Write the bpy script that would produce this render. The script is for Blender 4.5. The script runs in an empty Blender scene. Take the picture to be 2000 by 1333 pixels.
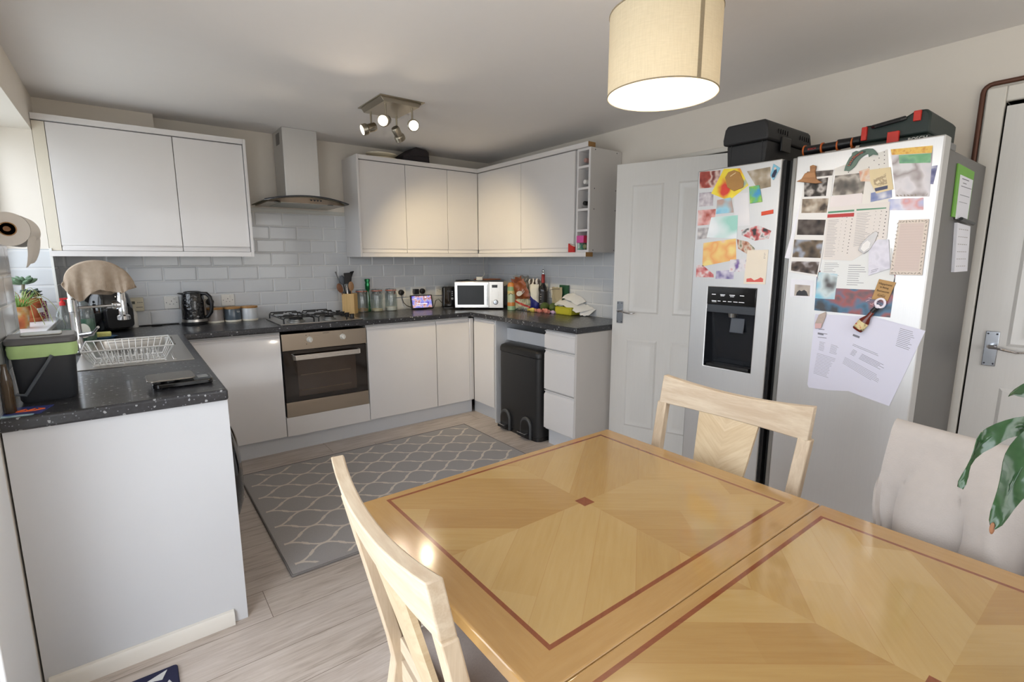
import bpy, bmesh, math, random
from mathutils import Vector, Matrix
random.seed(7)
PI = math.pi
scn = bpy.context.scene
COL = scn.collection

# ---------------------------------------------------------------- materials
def lin(c):
    c = c / 255.0
    return c / 12.92 if c <= 0.04045 else ((c + 0.055) / 1.055) ** 2.4

def rgb(r, g, b):
    return (lin(r), lin(g), lin(b), 1.0)

class X:
    """tiny expression wrapper around math nodes"""
    def __init__(s, nt, sock):
        s.nt, s.s = nt, sock
    def _op(s, op, *o):
        n = s.nt.nodes.new('ShaderNodeMath'); n.operation = op
        for i, v in enumerate((s,) + o):
            if isinstance(v, X): s.nt.links.new(v.s, n.inputs[i])
            else: n.inputs[i].default_value = float(v)
        return X(s.nt, n.outputs[0])
    def __add__(s, o): return s._op('ADD', o)
    def __sub__(s, o): return s._op('SUBTRACT', o)
    def __mul__(s, o): return s._op('MULTIPLY', o)
    def __truediv__(s, o): return s._op('DIVIDE', o)
    def fract(s): return s._op('FRACT')
    def floor(s): return s._op('FLOOR')
    def abs(s): return s._op('ABSOLUTE')
    def cos(s): return s._op('COSINE')
    def sin(s): return s._op('SINE')
    def min(s, o): return s._op('MINIMUM', o)
    def max(s, o): return s._op('MAXIMUM', o)
    def lt(s, o): return s._op('LESS_THAN', o)
    def gt(s, o): return s._op('GREATER_THAN', o)
    def mod(s, o): return s._op('FLOORED_MODULO', o)
    def sgn(s): return s._op('SIGN')
    def step(s, a, b):
        n = s.nt.nodes.new('ShaderNodeMapRange'); n.interpolation_type = 'SMOOTHSTEP'
        s.nt.links.new(s.s, n.inputs['Value'])
        n.inputs['From Min'].default_value = a; n.inputs['From Max'].default_value = b
        return X(s.nt, n.outputs['Result'])

class Mat:
    def __init__(s, name, rough=.5, metal=0.0, coat=0.0, spec=.5):
        s.m = bpy.data.materials.new(name); s.m.use_nodes = True
        s.nt = s.m.node_tree; s.nt.nodes.clear()
        s.out = s.nt.nodes.new('ShaderNodeOutputMaterial')
        s.b = s.nt.nodes.new('ShaderNodeBsdfPrincipled')
        s.nt.links.new(s.b.outputs[0], s.out.inputs[0])
        s.b.inputs['Roughness'].default_value = rough
        s.b.inputs['Metallic'].default_value = metal
        s.b.inputs['Coat Weight'].default_value = coat
        s.b.inputs['Coat Roughness'].default_value = .06
        s.b.inputs['Specular IOR Level'].default_value = spec
        s.tc = None
    def coord(s, kind='Object'):
        if s.tc is None: s.tc = s.nt.nodes.new('ShaderNodeTexCoord')
        return s.tc.outputs[kind]
    def geo(s):
        n = s.nt.nodes.new('ShaderNodeNewGeometry'); return n.outputs['Position']
    def xyz(s, sock):
        n = s.nt.nodes.new('ShaderNodeSeparateXYZ'); s.nt.links.new(sock, n.inputs[0])
        return [X(s.nt, o) for o in n.outputs]
    def comb(s, x, y, z=0.0):
        n = s.nt.nodes.new('ShaderNodeCombineXYZ')
        for i, v in enumerate((x, y, z)):
            if isinstance(v, X): s.nt.links.new(v.s, n.inputs[i])
            else: n.inputs[i].default_value = v
        return n.outputs[0]
    def noise(s, vec, scale=5, detail=3, rough=.55, color=False, dist=0.0):
        n = s.nt.nodes.new('ShaderNodeTexNoise')
        if vec is not None: s.nt.links.new(vec, n.inputs['Vector'])
        n.inputs['Scale'].default_value = scale; n.inputs['Detail'].default_value = detail
        n.inputs['Roughness'].default_value = rough; n.inputs['Distortion'].default_value = dist
        return n.outputs['Color'] if color else X(s.nt, n.outputs[0])
    def scaled(s, vec, sc):
        n = s.nt.nodes.new('ShaderNodeMapping'); s.nt.links.new(vec, n.inputs[0])
        n.inputs['Scale'].default_value = sc
        return n.outputs[0]
    def voronoi(s, vec, scale, feature='F1', rnd=1.0):
        n = s.nt.nodes.new('ShaderNodeTexVoronoi'); n.feature = feature
        s.nt.links.new(vec, n.inputs['Vector']); n.inputs['Scale'].default_value = scale
        n.inputs['Randomness'].default_value = rnd
        return n
    def white(s, x):
        n = s.nt.nodes.new('ShaderNodeTexWhiteNoise'); n.noise_dimensions = '1D'
        s.nt.links.new(x.s, n.inputs['W']); return X(s.nt, n.outputs['Value'])
    def mix(s, f, a, b):
        n = s.nt.nodes.new('ShaderNodeMix'); n.data_type = 'RGBA'
        if isinstance(f, X): s.nt.links.new(f.s, n.inputs[0])
        else: n.inputs[0].default_value = f
        for i, v in ((6, a), (7, b)):
            if isinstance(v, tuple): n.inputs[i].default_value = v
            else: s.nt.links.new(v, n.inputs[i])
        return n.outputs[2]
    def ramp(s, f, stops, const=False):
        n = s.nt.nodes.new('ShaderNodeValToRGB'); cr = n.color_ramp
        if const: cr.interpolation = 'CONSTANT'
        while len(cr.elements) < len(stops): cr.elements.new(.5)
        for e, (p, c) in zip(cr.elements, stops): e.position = p; e.color = c
        s.nt.links.new(f.s, n.inputs[0]); return n.outputs[0]
    def col(s, sock):
        if isinstance(sock, tuple): s.b.inputs['Base Color'].default_value = sock
        else: s.nt.links.new(sock, s.b.inputs['Base Color'])
        return s
    def rough(s, x):
        s.nt.links.new(x.s, s.b.inputs['Roughness']); return s
    def bump(s, h, strength=.3, dist=.002):
        n = s.nt.nodes.new('ShaderNodeBump')
        n.inputs['Strength'].default_value = strength; n.inputs['Distance'].default_value = dist
        s.nt.links.new(h.s, n.inputs['Height']); s.nt.links.new(n.outputs[0], s.b.inputs['Normal'])
        return s
    def emit(s, color, strength):
        if isinstance(color, tuple): s.b.inputs['Emission Color'].default_value = color
        else: s.nt.links.new(color, s.b.inputs['Emission Color'])
        s.b.inputs['Emission Strength'].default_value = strength
        return s

MC = {}
def flat(name, c, rough=.5, metal=0.0, var=.05, scale=14, coat=0.0, bump=0.0, bscale=60, stretch=(1, 1, 1), spec=.5, trans=0.0, ior=1.45):
    """plain material with slight procedural variation"""
    if name in MC: return MC[name]
    m = Mat(name, rough, metal, coat, spec)
    base = rgb(*c)
    dark = tuple(x * (1 - var) for x in base[:3]) + (1,)
    lite = tuple(min(1, x * (1 + var)) for x in base[:3]) + (1,)
    v = m.scaled(m.coord(), stretch)
    m.col(m.mix(m.noise(v, scale), dark, lite))
    if bump: m.bump(m.noise(v, bscale, 2), bump, .001)
    if trans:
        m.b.inputs['Transmission Weight'].default_value = trans; m.b.inputs['IOR'].default_value = ior
    MC[name] = m.m
    return m.m

def glow(name, c, strength):
    if name in MC: return MC[name]
    m = Mat(name, .4); m.col(rgb(*c)); m.emit(rgb(*c), strength); MC[name] = m.m
    return m.m

def blotch(name, cols, scale=18, seed=0.0, rough=.4):
    """a printed picture gone soft: several colours flowing into each other"""
    if name in MC: return MC[name]
    m = Mat(name, rough)
    v = m.nt.nodes.new('ShaderNodeMapping'); m.nt.links.new(m.coord(), v.inputs[0])
    v.inputs['Location'].default_value = (seed, seed * .7, seed * 1.3)
    f = m.noise(v.outputs[0], scale, 1.5, .5)
    n = len(cols)
    m.col(m.ramp(f, [(.30 + .4 * i / max(1, n - 1), rgb(*c)) for i, c in enumerate(cols)]))
    MC[name] = m.m
    return m.m

# ---------------------------------------------------------------- geometry
class MB:
    def __init__(s): s.bm = bmesh.new()
    def box(s, x0, x1, y0, y1, z0, z1):
        v = [s.bm.verts.new(p) for p in ((x0, y0, z0), (x1, y0, z0), (x1, y1, z0), (x0, y1, z0), (x0, y0, z1), (x1, y0, z1), (x1, y1, z1), (x0, y1, z1))]
        for f in ((0, 3, 2, 1), (4, 5, 6, 7), (0, 1, 5, 4), (1, 2, 6, 5), (2, 3, 7, 6), (3, 0, 4, 7)):
            s.bm.faces.new([v[i] for i in f])
        return s
    def obox(s, c, half, ax=(1, 0, 0), ay=(0, 1, 0)):
        """oriented box"""
        ax = Vector(ax).normalized(); ay = Vector(ay); ay = (ay - ax * ay.dot(ax)).normalized(); az = ax.cross(ay)
        c = Vector(c)
        v = [s.bm.verts.new(c + ax * half[0] * i + ay * half[1] * j + az * half[2] * k) for k in (-1, 1) for (i, j) in ((-1, -1), (1, -1), (1, 1), (-1, 1))]
        for f in ((0, 3, 2, 1), (4, 5, 6, 7), (0, 1, 5, 4), (1, 2, 6, 5), (2, 3, 7, 6), (3, 0, 4, 7)):
            s.bm.faces.new([v[i] for i in f])
        return s
    def prism(s, poly, axis, a, b):
        def P(p, t):
            if axis == 'x': return (t, p[0], p[1])
            if axis == 'y': return (p[0], t, p[1])
            return (p[0], p[1], t)
        A = [s.bm.verts.new(P(p, a)) for p in poly]; B = [s.bm.verts.new(P(p, b)) for p in poly]
        n = len(poly)
        fs = [s.bm.faces.new(A), s.bm.faces.new(B[::-1])]
        for i in range(n): fs.append(s.bm.faces.new((A[i], B[i], B[(i + 1) % n], A[(i + 1) % n])))
        return s
    def lathe(s, prof, c=(0, 0, 0), seg=24, d=(0, 0, 1), sx=1.0, sy=1.0):
        c = Vector(c); d = Vector(d).normalized()
        ref = Vector((1, 0, 0)) if abs(d.x) < .9 else Vector((0, 1, 0))
        u = (ref - d * ref.dot(d)).normalized(); w = d.cross(u)
        rings = []
        for r, h in prof:
            if r < 1e-6: rings.append([s.bm.verts.new(c + d * h)])
            else: rings.append([s.bm.verts.new(c + d * h + u * (r * sx * math.cos(2 * PI * i / seg)) + w * (r * sy * math.sin(2 * PI * i / seg))) for i in range(seg)])
        for A, B in zip(rings, rings[1:]):
            for i in range(seg):
                j = (i + 1) % seg
                if len(A) == 1 and len(B) == 1: continue
                if len(A) == 1: s.bm.faces.new((A[0], B[j], B[i]))
                elif len(B) == 1: s.bm.faces.new((A[i], A[j], B[0]))
                else: s.bm.faces.new((A[i], A[j], B[j], B[i]))
        for R, flip in ((rings[0], True), (rings[-1], False)):
            if len(R) > 2: s.bm.faces.new(R[::-1] if flip else R)
        return s
    def cyl(s, p0, p1, r0, r1=None, seg=16):
        r1 = r0 if r1 is None else r1
        p0 = Vector(p0); p1 = Vector(p1); d = p1 - p0
        return s.lathe([(r0, 0), (r1, d.length)], p0, seg, d)
    def ball(s, c, r, sx=1, sy=1, sz=1, seg=16, rings=10):
        return s.lathe([(r * math.sin(PI * i / rings), -r * sz * math.cos(PI * i / rings)) for i in range(rings + 1)], c, seg, (0, 0, 1), sx, sy)
    def tube(s, pts, r, seg=8, closed=False):
        P = [Vector(p) for p in pts]; n = len(P)
        R = r if isinstance(r, (list, tuple)) else [r] * n
        T = []
        for i in range(n):
            a = P[(i - 1) % n] if (closed or i > 0) else P[i]
            b = P[(i + 1) % n] if (closed or i < n - 1) else P[i]
            T.append((b - a).normalized())
        ref = Vector((0, 0, 1)) if abs(T[0].z) < .9 else Vector((1, 0, 0))
        u = (ref - T[0] * ref.dot(T[0])).normalized()
        rings = []
        for i in range(n):
            u = (u - T[i] * u.dot(T[i])); u = u.normalized() if u.length > 1e-6 else Vector((1, 0, 0))
            w = T[i].cross(u)
            rings.append([s.bm.verts.new(P[i] + (u * math.cos(2 * PI * k / seg) + w * math.sin(2 * PI * k / seg)) * R[i]) for k in range(seg)])
        m = n if closed else n - 1
        for i in range(m):
            A, B = rings[i], rings[(i + 1) % n]
            for k in range(seg): s.bm.faces.new((A[k], A[(k + 1) % seg], B[(k + 1) % seg], B[k]))
        if not closed:
            s.bm.faces.new(rings[0][::-1]); s.bm.faces.new(rings[-1])
        return s
    def grid(s, rows, thick=0.0, closed_u=False):
        V = [[s.bm.verts.new(p) for p in r] for r in rows]
        fs = []
        for i in range(len(V) - 1):
            n = len(V[i])
            for j in range(n if closed_u else n - 1):
                k = (j + 1) % n
                fs.append(s.bm.faces.new((V[i][j], V[i][k], V[i + 1][k], V[i + 1][j])))
        if thick:
            bmesh.ops.recalc_face_normals(s.bm, faces=fs)
            bmesh.ops.solidify(s.bm, geom=fs, thickness=thick)
        return s
    def slab(s, xs, ys, z0, z1, hole):
        """rectilinear slab made of cells; hole(i, j) True leaves the cell open"""
        V = {}
        def v(i, j, k):
            if (i, j, k) not in V: V[(i, j, k)] = s.bm.verts.new((xs[i], ys[j], (z0, z1)[k]))
            return V[(i, j, k)]
        nx, ny = len(xs) - 1, len(ys) - 1
        solid = lambda i, j: 0 <= i < nx and 0 <= j < ny and not hole(i, j)
        for i in range(nx):
            for j in range(ny):
                if not solid(i, j): continue
                s.bm.faces.new((v(i, j, 1), v(i + 1, j, 1), v(i + 1, j + 1, 1), v(i, j + 1, 1)))
                s.bm.faces.new((v(i, j, 0), v(i, j + 1, 0), v(i + 1, j + 1, 0), v(i + 1, j, 0)))
                for (di, dj, a, b) in ((0, -1, (i, j), (i + 1, j)), (1, 0, (i + 1, j), (i + 1, j + 1)), (0, 1, (i + 1, j + 1), (i, j + 1)), (-1, 0, (i, j + 1), (i, j))):
                    if not solid(i + di, j + dj):
                        s.bm.faces.new((v(*a, 0), v(*b, 0), v(*b, 1), v(*a, 1)))
        bmesh.ops.dissolve_limit(s.bm, angle_limit=.01, verts=s.bm.verts, edges=s.bm.edges)
        return s

OFF = {}
def root_off(o):
    while o is not None:
        if o.name in OFF: return OFF[o.name]
        o = o.parent
    return Vector((0, 0, 0))

def build(name, mb, mat, parent=None, bevel=0.0, bseg=2, world=None, angle=35, xf=None):
    bm = mb.bm
    if xf is not None: bmesh.ops.transform(bm, matrix=xf, verts=bm.verts)
    bmesh.ops.recalc_face_normals(bm, faces=bm.faces)
    me = bpy.data.meshes.new(name)
    off = root_off(parent)
    loc = Vector((0, 0, 0))
    if parent is None:
        bm.verts.ensure_lookup_table()
        xs = [v.co.x for v in bm.verts]; ys = [v.co.y for v in bm.verts]; zs = [v.co.z for v in bm.verts]
        loc = Vector(((min(xs) + max(xs)) / 2, (min(ys) + max(ys)) / 2, min(zs)))
        off = loc
    if off.length > 0: bmesh.ops.translate(bm, vec=-off, verts=bm.verts)
    bm.to_mesh(me); bm.free()
    for p in me.polygons: p.use_smooth = True
    me.set_sharp_from_angle(angle=math.radians(angle))
    if mat is not None: me.materials.append(mat)
    o = bpy.data.objects.new(name, me); COL.objects.link(o)
    if parent is not None: o.parent = parent
    else: o.location = loc
    if bevel:
        b = o.modifiers.new('bevel', 'BEVEL'); b.width = bevel; b.segments = bseg; b.limit_method = 'ANGLE'; b.angle_limit = math.radians(40)
    return o

def tag(o, label, cat, group=None):
    o['label'] = label; o['category'] = cat
    if group: o['group'] = group
    return o

def thing(name, label, cat, loc=(0, 0, 0), rz=0.0, group=None, world=False):
    o = bpy.data.objects.new(name, None); COL.objects.link(o)
    o.empty_display_size = .05
    o.location = loc; o.rotation_euler = (0, 0, rz)
    tag(o, label, cat, group)
    if world: OFF[o.name] = Vector(loc)
    return o

def solo(name, label, cat, mb, mat, group=None, **k):
    return tag(build(name, mb, mat, None, **k), label, cat, group)

def struct(name, mb, mat, **k):
    o = build(name, mb, mat, None, **k); o['kind'] = 'structure'
    return o

def text(s, size, loc, right, up, mat, parent, name='lettering', depth=.0004, align='CENTER'):
    cu = bpy.data.curves.new('t', 'FONT'); cu.body = s; cu.size = size; cu.extrude = depth; cu.align_x = align; cu.align_y = 'CENTER'
    ob = bpy.data.objects.new('t', cu); COL.objects.link(ob)
    bpy.context.view_layer.update()
    me = bpy.data.meshes.new_from_object(ob.evaluated_get(bpy.context.evaluated_depsgraph_get()))
    bpy.data.objects.remove(ob); bpy.data.curves.remove(cu)
    r = Vector(right).normalized(); u = Vector(up).normalized(); n = r.cross(u)
    M = Matrix((r, u, n)).transposed().to_4x4(); M.translation = Vector(loc) - root_off(parent)
    me.transform(M); me.materials.clear(); me.materials.append(mat)
    o = bpy.data.objects.new(name, me); COL.objects.link(o); o.parent = parent
    return o

def copy_tree(o, parent=None):
    c = o.copy(); COL.objects.link(c)
    if parent is not None: c.parent = parent
    for ch in list(o.children): copy_tree(ch, c)
    return c

def arc(c, r, a0, a1, n, plane='xz'):
    out = []
    for i in range(n + 1):
        a = a0 + (a1 - a0) * i / n
        x, y = r * math.cos(a), r * math.sin(a)
        out.append((c[0] + x, c[1], c[2] + y) if plane == 'xz' else (c[0] + x, c[1] + y, c[2]) if plane == 'xy' else (c[0], c[1] + x, c[2] + y))
    return out

def rrect(x0, x1, y0, y1, r, n=4):
    out = []
    for cx, cy, a in ((x1 - r, y1 - r, 0), (x0 + r, y1 - r, 90), (x0 + r, y0 + r, 180), (x1 - r, y0 + r, 270)):
        for i in range(n + 1):
            t = math.radians(a + 90 * i / n); out.append((cx + r * math.cos(t), cy + r * math.sin(t)))
    return out
# ---------------------------------------------------------------- shared materials
WHITE = flat('white_gloss_laminate', (224, 221, 220), .22, coat=.25, var=.012)
WHITE2 = flat('white_satin_panel', (208, 210, 214), .4, var=.012)
GREYP = flat('grey_white_side_panel', (205, 201, 197), .45, var=.015)
WALLM = flat('cream_white_wall_paint', (230, 223, 213), .85, var=.015, bump=.06, bscale=220)
CEILM = flat('white_ceiling_paint', (236, 232, 229), .9, var=.012, bump=.08, bscale=160)
TRIMM = flat('white_gloss_trim_paint', (226, 222, 214), .35, var=.015)
DOORM = None
BLACK = flat('black_plastic', (22, 22, 24), .35, var=.12)
BLACKG = flat('black_gloss_plastic', (12, 12, 14), .08, var=.05, coat=.6)
RUBBER = flat('dark_rubber', (30, 30, 31), .7, var=.1)
CHROME = flat('polished_chrome', (215, 217, 220), .07, 1.0, var=.02)
WIRE = flat('white_coated_wire', (226, 226, 224), .3, .0, var=.03, coat=.2)
BRASSN = flat('satin_nickel', (176, 168, 152), .28, 1.0, var=.05)
PAPER = flat('white_paper', (226, 226, 234), .8, var=.01)
INK = flat('grey_print_ink', (120, 120, 130), .8, var=.05)
INKD = flat('dark_print_ink', (60, 60, 66), .8, var=.05)
PLATE = flat('white_switch_plate', (228, 226, 220), .35, var=.01)
COPPER = flat('old_copper_pipe', (96, 62, 48), .45, .4, var=.2, scale=9)
CHIP = flat('bare_chipboard', (150, 112, 66), .8, var=.25, scale=120)
GLASSP = flat('clear_jar_glass', (240, 244, 243), .03, var=.0, trans=1.0, ior=1.3)
GREENG = flat('green_bottle_glass', (40, 140, 80), .05, var=.1, trans=.75, ior=1.35)

def brushed(name, c, rough=.32, axis='z', amt=.05):
    if name in MC: return MC[name]
    m = Mat(name, rough, 1.0)
    st = {'z': (160, 160, 1.5), 'x': (1.5, 160, 160), 'y': (160, 1.5, 160)}[axis]
    f = m.noise(m.scaled(m.coord(), st), 3, 3)
    base = rgb(*c)
    m.col(m.mix(f, tuple(x * (1 - amt) for x in base[:3]) + (1,), tuple(x * (1 + amt) for x in base[:3]) + (1,)))
    m.rough(f * .12 + (rough - .06))
    m.bump(f, .04, .001)
    MC[name] = m.m
    return m.m
STEEL = brushed('brushed_steel', (196, 192, 186), .3, 'x')
STEELV = brushed('brushed_fridge_steel', (212, 212, 212), .5, 'z')
STEELO = brushed('brushed_oven_steel', (184, 172, 156), .3, 'x')

def wood(name, c1, c2, rough=.35, coat=0.0, axis='x', scale=1.0, spec=.5):
    if name in MC: return MC[name]
    m = Mat(name, rough, 0, coat, spec)
    st = {'x': (2, 22, 22), 'y': (22, 2, 22), 'z': (22, 22, 2)}[axis]
    v = m.scaled(m.coord(), tuple(q * scale for q in st))
    f = m.noise(v, 2.2, 5, .6, dist=.6)
    g = m.noise(m.scaled(m.coord(), tuple(q * 3 * scale for q in st)), 4, 3)
    m.col(m.mix((f * .75 + g * .25).step(.3, .72), rgb(*c1), rgb(*c2)))
    m.bump(f, .05, .001)
    MC[name] = m.m
    return m.m
BEECH = wood('pale_ash_chair_wood', (186, 164, 137), (208, 190, 165), .45, 0, 'z')
BEECHY = wood('pale_ash_rail_wood', (188, 167, 142), (210, 195, 172), .45, 0, 'y')
BAMBOO = wood('bamboo_block_wood', (205, 168, 108), (222, 188, 130), .5, 0, 'z')

def make_tiles(name, axis):
    m = Mat(name, .18, 0, .3)
    x, y, z = m.xyz(m.geo())
    h = {'x': x, 'y': y}[axis]
    row = ((z - .91) / .1).floor()
    u = ((h - .04) / .2 + (row.mod(2.0) * .5))
    v = (z - .91) / .1
    fu = u.fract(); fv = v.fract()
    du = fu.min(fu * -1 + 1) * .2; dv = fv.min(fv * -1 + 1) * .1
    d = du.min(dv)
    cell = m.white(u.floor() * 7.3 + row * 31.7)
    tile = m.mix(cell, rgb(202, 205, 209), rgb(209, 212, 215))
    m.col(m.mix(d.lt(.0016), tile, rgb(228, 228, 226)))
    m.rough(d.lt(.0016) * .6 + .16)
    m.bump(d.step(.0012, .011), .55, .004)
    return m.m
TILEX = make_tiles('grey_bevelled_metro_tiles', 'x')
TILEY = make_tiles('grey_bevelled_metro_tiles_side', 'y')

def make_worktop():
    m = Mat('black_speckled_laminate', .3, 0, .15)
    p = m.geo()
    n1 = m.voronoi(m.scaled(p, (1, 1, 1)), 62)
    c1 = m.xyz(n1.outputs['Color'])[0]
    d1 = X(m.nt, n1.outputs['Distance'])
    n2 = m.voronoi(m.scaled(p, (1, 1.6, 1)), 150)
    c2 = m.xyz(n2.outputs['Color'])[0]
    d2 = X(m.nt, n2.outputs['Distance'])
    base = m.mix(m.noise(p, 90, 3), rgb(34, 34, 37), rgb(60, 61, 66))
    wob = m.noise(p, 220, 2) * .5
    big = (d1 + wob * .55).lt(.42) * c1.gt(.80)
    small = (d2 + wob * .4).lt(.40) * c2.gt(.82)
    c = m.mix(small, base, rgb(120, 124, 130))
    c = m.mix(big * .85, c, rgb(170, 173, 176))
    m.col(c); m.rough(m.noise(p, 30, 2) * .1 + .26)
    return m.m
WORKTOP = make_worktop()

def make_floor():
    m = Mat('pale_grey_oak_laminate', .42)
    x, y, z = m.xyz(m.geo())
    row = (y / .192).floor()
    off = m.white(row * 3.17) * 1.2
    u = (x + off) / 1.25
    pid = m.white(u.floor() * 13.1 + row * 5.7)
    fu = u.fract(); fv = (y / .192).fract()
    d = (fu.min(fu * -1 + 1) * 1.25).min(fv.min(fv * -1 + 1) * .192)
    v = m.comb(x * 1.6 + pid * 20, y * 16, pid * 9)
    g = m.noise(v, 2.2, 6, .62, dist=1.2)
    g2 = m.noise(m.comb(x * 5 + pid * 4, y * 90), 2.0, 3)
    knot = m.noise(m.comb(x * 1.2 + pid * 3, y * 3.2, pid), 1.7, 2)
    t = (g * .6 + g2 * .22 + knot * .3).step(.34, .78)
    c = m.ramp(t, [(0, rgb(152, 139, 129)), (.35, rgb(186, 174, 165)), (1, rgb(210, 200, 193))])
    c = m.mix(pid * .25, c, rgb(196, 184, 168))
    m.col(m.mix(d.lt(.0011), c, rgb(112, 98, 84)))
    m.bump(g2 + d.step(0, .003), .12, .001)
    return m.m
FLOORM = make_floor()

def make_rug():
    m = Mat('grey_trellis_rug_pile', .95, spec=.1)
    x, y, z = m.xyz(m.geo())
    wx = (x - .825) / .1435
    fx = wx.fract()
    kink = (fx - .5).abs().lt(.09) * .06
    v = (y + 1.04) / .0975
    c = (wx * PI).cos() * .5
    d1 = (((v - c + 1.5).mod(2.0)) - 1.0).abs()
    d2 = (((v + c + .5).mod(2.0)) - 1.0).abs()
    jit = m.noise(m.geo(), 160, 2) * .05
    d = d1.min(d2) - kink + jit
    line = d.lt(.10)
    inner = ((x - 1.611).abs().lt(.80)) * ((y + 1.46).abs().lt(.60))
    f = m.noise(m.geo(), 420, 2)
    g = m.mix(f, rgb(156, 152, 150), rgb(180, 176, 174))
    cr = m.mix(f, rgb(206, 196, 184), rgb(228, 220, 208))
    m.col(m.mix(line * inner, g, cr))
    m.bump(f, .5, .003)
    return m.m
RUGM = make_rug()

def make_table():
    m = Mat('honey_maple_veneer', .16, 0, .55)
    x, y, z = m.xyz(m.geo())
    k = (y.lt(-3.7715))
    cy = k * -.716 - 3.3975
    lx = x - 1.2155; ly = y - cy
    HX, HY = .3935, .3075
    inside = lx.abs().lt(HX) * ly.abs().lt(HY)
    ring = (lx.abs().lt(HX + .009) * ly.abs().lt(HY + .009)) - inside
    sq = (lx.abs().lt(.018)) * (ly.abs().lt(.018))
    q = lx.sgn() * ly.sgn()
    # strips run towards the centre in each quarter
    perp = lx * HY - ly * HX * q
    perp = perp / math.hypot(HX, HY)
    along = (lx * HX + ly * HY * q) / math.hypot(HX, HY)
    sid = (perp / .088 + .5).floor()
    seg = (along / .62 + sid * .37).floor()
    tone = m.white(sid * 3.7 + q * 11.3 + seg * 5.1 + k * 23.0 + lx.sgn() * 2.9)
    grain = m.noise(m.comb(along * 2.5, perp * 34, sid), 3, 4, .6)
    # border boards
    by = lx.abs() * (1 / .475) - ly.abs() * (1 / .357)
    bal = m.noise(m.comb(x * 3, y * 30), 3, 4, .6) * by.lt(0) + m.noise(m.comb(x * 30, y * 3), 3, 4, .6) * by.gt(0)
    A = m.ramp((tone * .40 + grain * .42 + (q.gt(0) * .16)), [(.2, rgb(160, 124, 73)), (.5, rgb(173, 141, 87)), (.9, rgb(185, 157, 106))])
    B = m.mix(bal, rgb(160, 121, 70), rgb(180, 145, 93))
    dk = m.mix(grain, rgb(112, 60, 34), rgb(140, 80, 48))
    c = m.mix(inside, B, A)
    c = m.mix(ring, c, dk)
    c = m.mix(sq, c, dk)
    joint = ((perp / .088 + .5).fract() - .5).abs().gt(.491) * inside
    c = m.mix(joint * .25, c, rgb(150, 100, 56))
    m.col(c)
    m.rough(grain * .05 + .12)
    return m.m
TABLEM = make_table()
TABLEW = wood('honey_maple_solid', (168, 122, 74), (188, 144, 94), .3, .3, 'z')

def make_shade():
    m = Mat('cream_linen_shade', .9, spec=.1)
    v = m.coord()
    f = m.noise(m.scaled(v, (90, 90, 6)), 4, 2) * .5 + m.noise(m.scaled(v, (9, 9, 120)), 4, 2) * .5
    m.col(m.mix(f, rgb(196, 180, 150), rgb(228, 214, 186)))
    t = m.nt.nodes.new('ShaderNodeBsdfTranslucent'); t.inputs[0].default_value = rgb(244, 226, 190)
    mx = m.nt.nodes.new('ShaderNodeMixShader'); mx.inputs[0].default_value = .018
    m.nt.links.new(m.b.outputs[0], mx.inputs[1]); m.nt.links.new(t.outputs[0], mx.inputs[2]); m.nt.links.new(mx.outputs[0], m.out.inputs[0])
    m.bump(f, .3, .001)
    return m.m
SHADE = make_shade()

def make_pane(name):
    m = Mat(name, .02)
    t = m.nt.nodes.new('ShaderNodeBsdfTransparent'); t.inputs[0].default_value = (.96, .98, .97, 1)
    g = m.nt.nodes.new('ShaderNodeBsdfGlossy'); g.inputs['Roughness'].default_value = .02
    mx = m.nt.nodes.new('ShaderNodeMixShader'); mx.inputs[0].default_value = .06
    m.nt.links.new(t.outputs[0], mx.inputs[1]); m.nt.links.new(g.outputs[0], mx.inputs[2]); m.nt.links.new(mx.outputs[0], m.out.inputs[0])
    return m.m
PANE = make_pane('window_glass')
def make_thin(name, tint, gl=.12, body=0.0):
    """thin clear glass or plastic film: see-through with a sheen"""
    m = Mat(name, .05)
    t = m.nt.nodes.new('ShaderNodeBsdfTransparent'); t.inputs[0].default_value = rgb(*tint)
    mx = m.nt.nodes.new('ShaderNodeMixShader'); mx.inputs[0].default_value = gl + body
    m.col(rgb(*tint)); m.b.inputs['Coat Weight'].default_value = .5
    g = m.nt.nodes.new('ShaderNodeBsdfGlossy'); g.inputs['Roughness'].default_value = .04
    m2 = m.nt.nodes.new('ShaderNodeMixShader'); m2.inputs[0].default_value = .5 if body == 0 else gl / (gl + body)
    m.nt.links.new(m.b.outputs[0], m2.inputs[1]); m.nt.links.new(g.outputs[0], m2.inputs[2])
    m.nt.links.new(t.outputs[0], mx.inputs[1]); m.nt.links.new(m2.outputs[0], mx.inputs[2]); m.nt.links.new(mx.outputs[0], m.out.inputs[0])
    return m.m
JARG = make_thin('jar_glass', (226, 232, 232), .16)
FILM = make_thin('clear_plastic_film', (235, 235, 232), .15, .12)
HOODG = make_thin('smoked_hood_glass', (176, 176, 168), .2)
GREENL = make_thin('green_liquid', (24, 130, 84), .12, .65)
GREENB = make_thin('green_glass', (30, 120, 66), .15, .45)
FLEECE = flat('pale_grey_fleece', (178, 171, 166), .95, var=.06, scale=40, bump=.5, bscale=300, spec=.1)
FABRIC = flat('taupe_seat_fabric', (176, 166, 160), .95, var=.12, scale=220, bump=.4, bscale=500, spec=.1)
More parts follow.
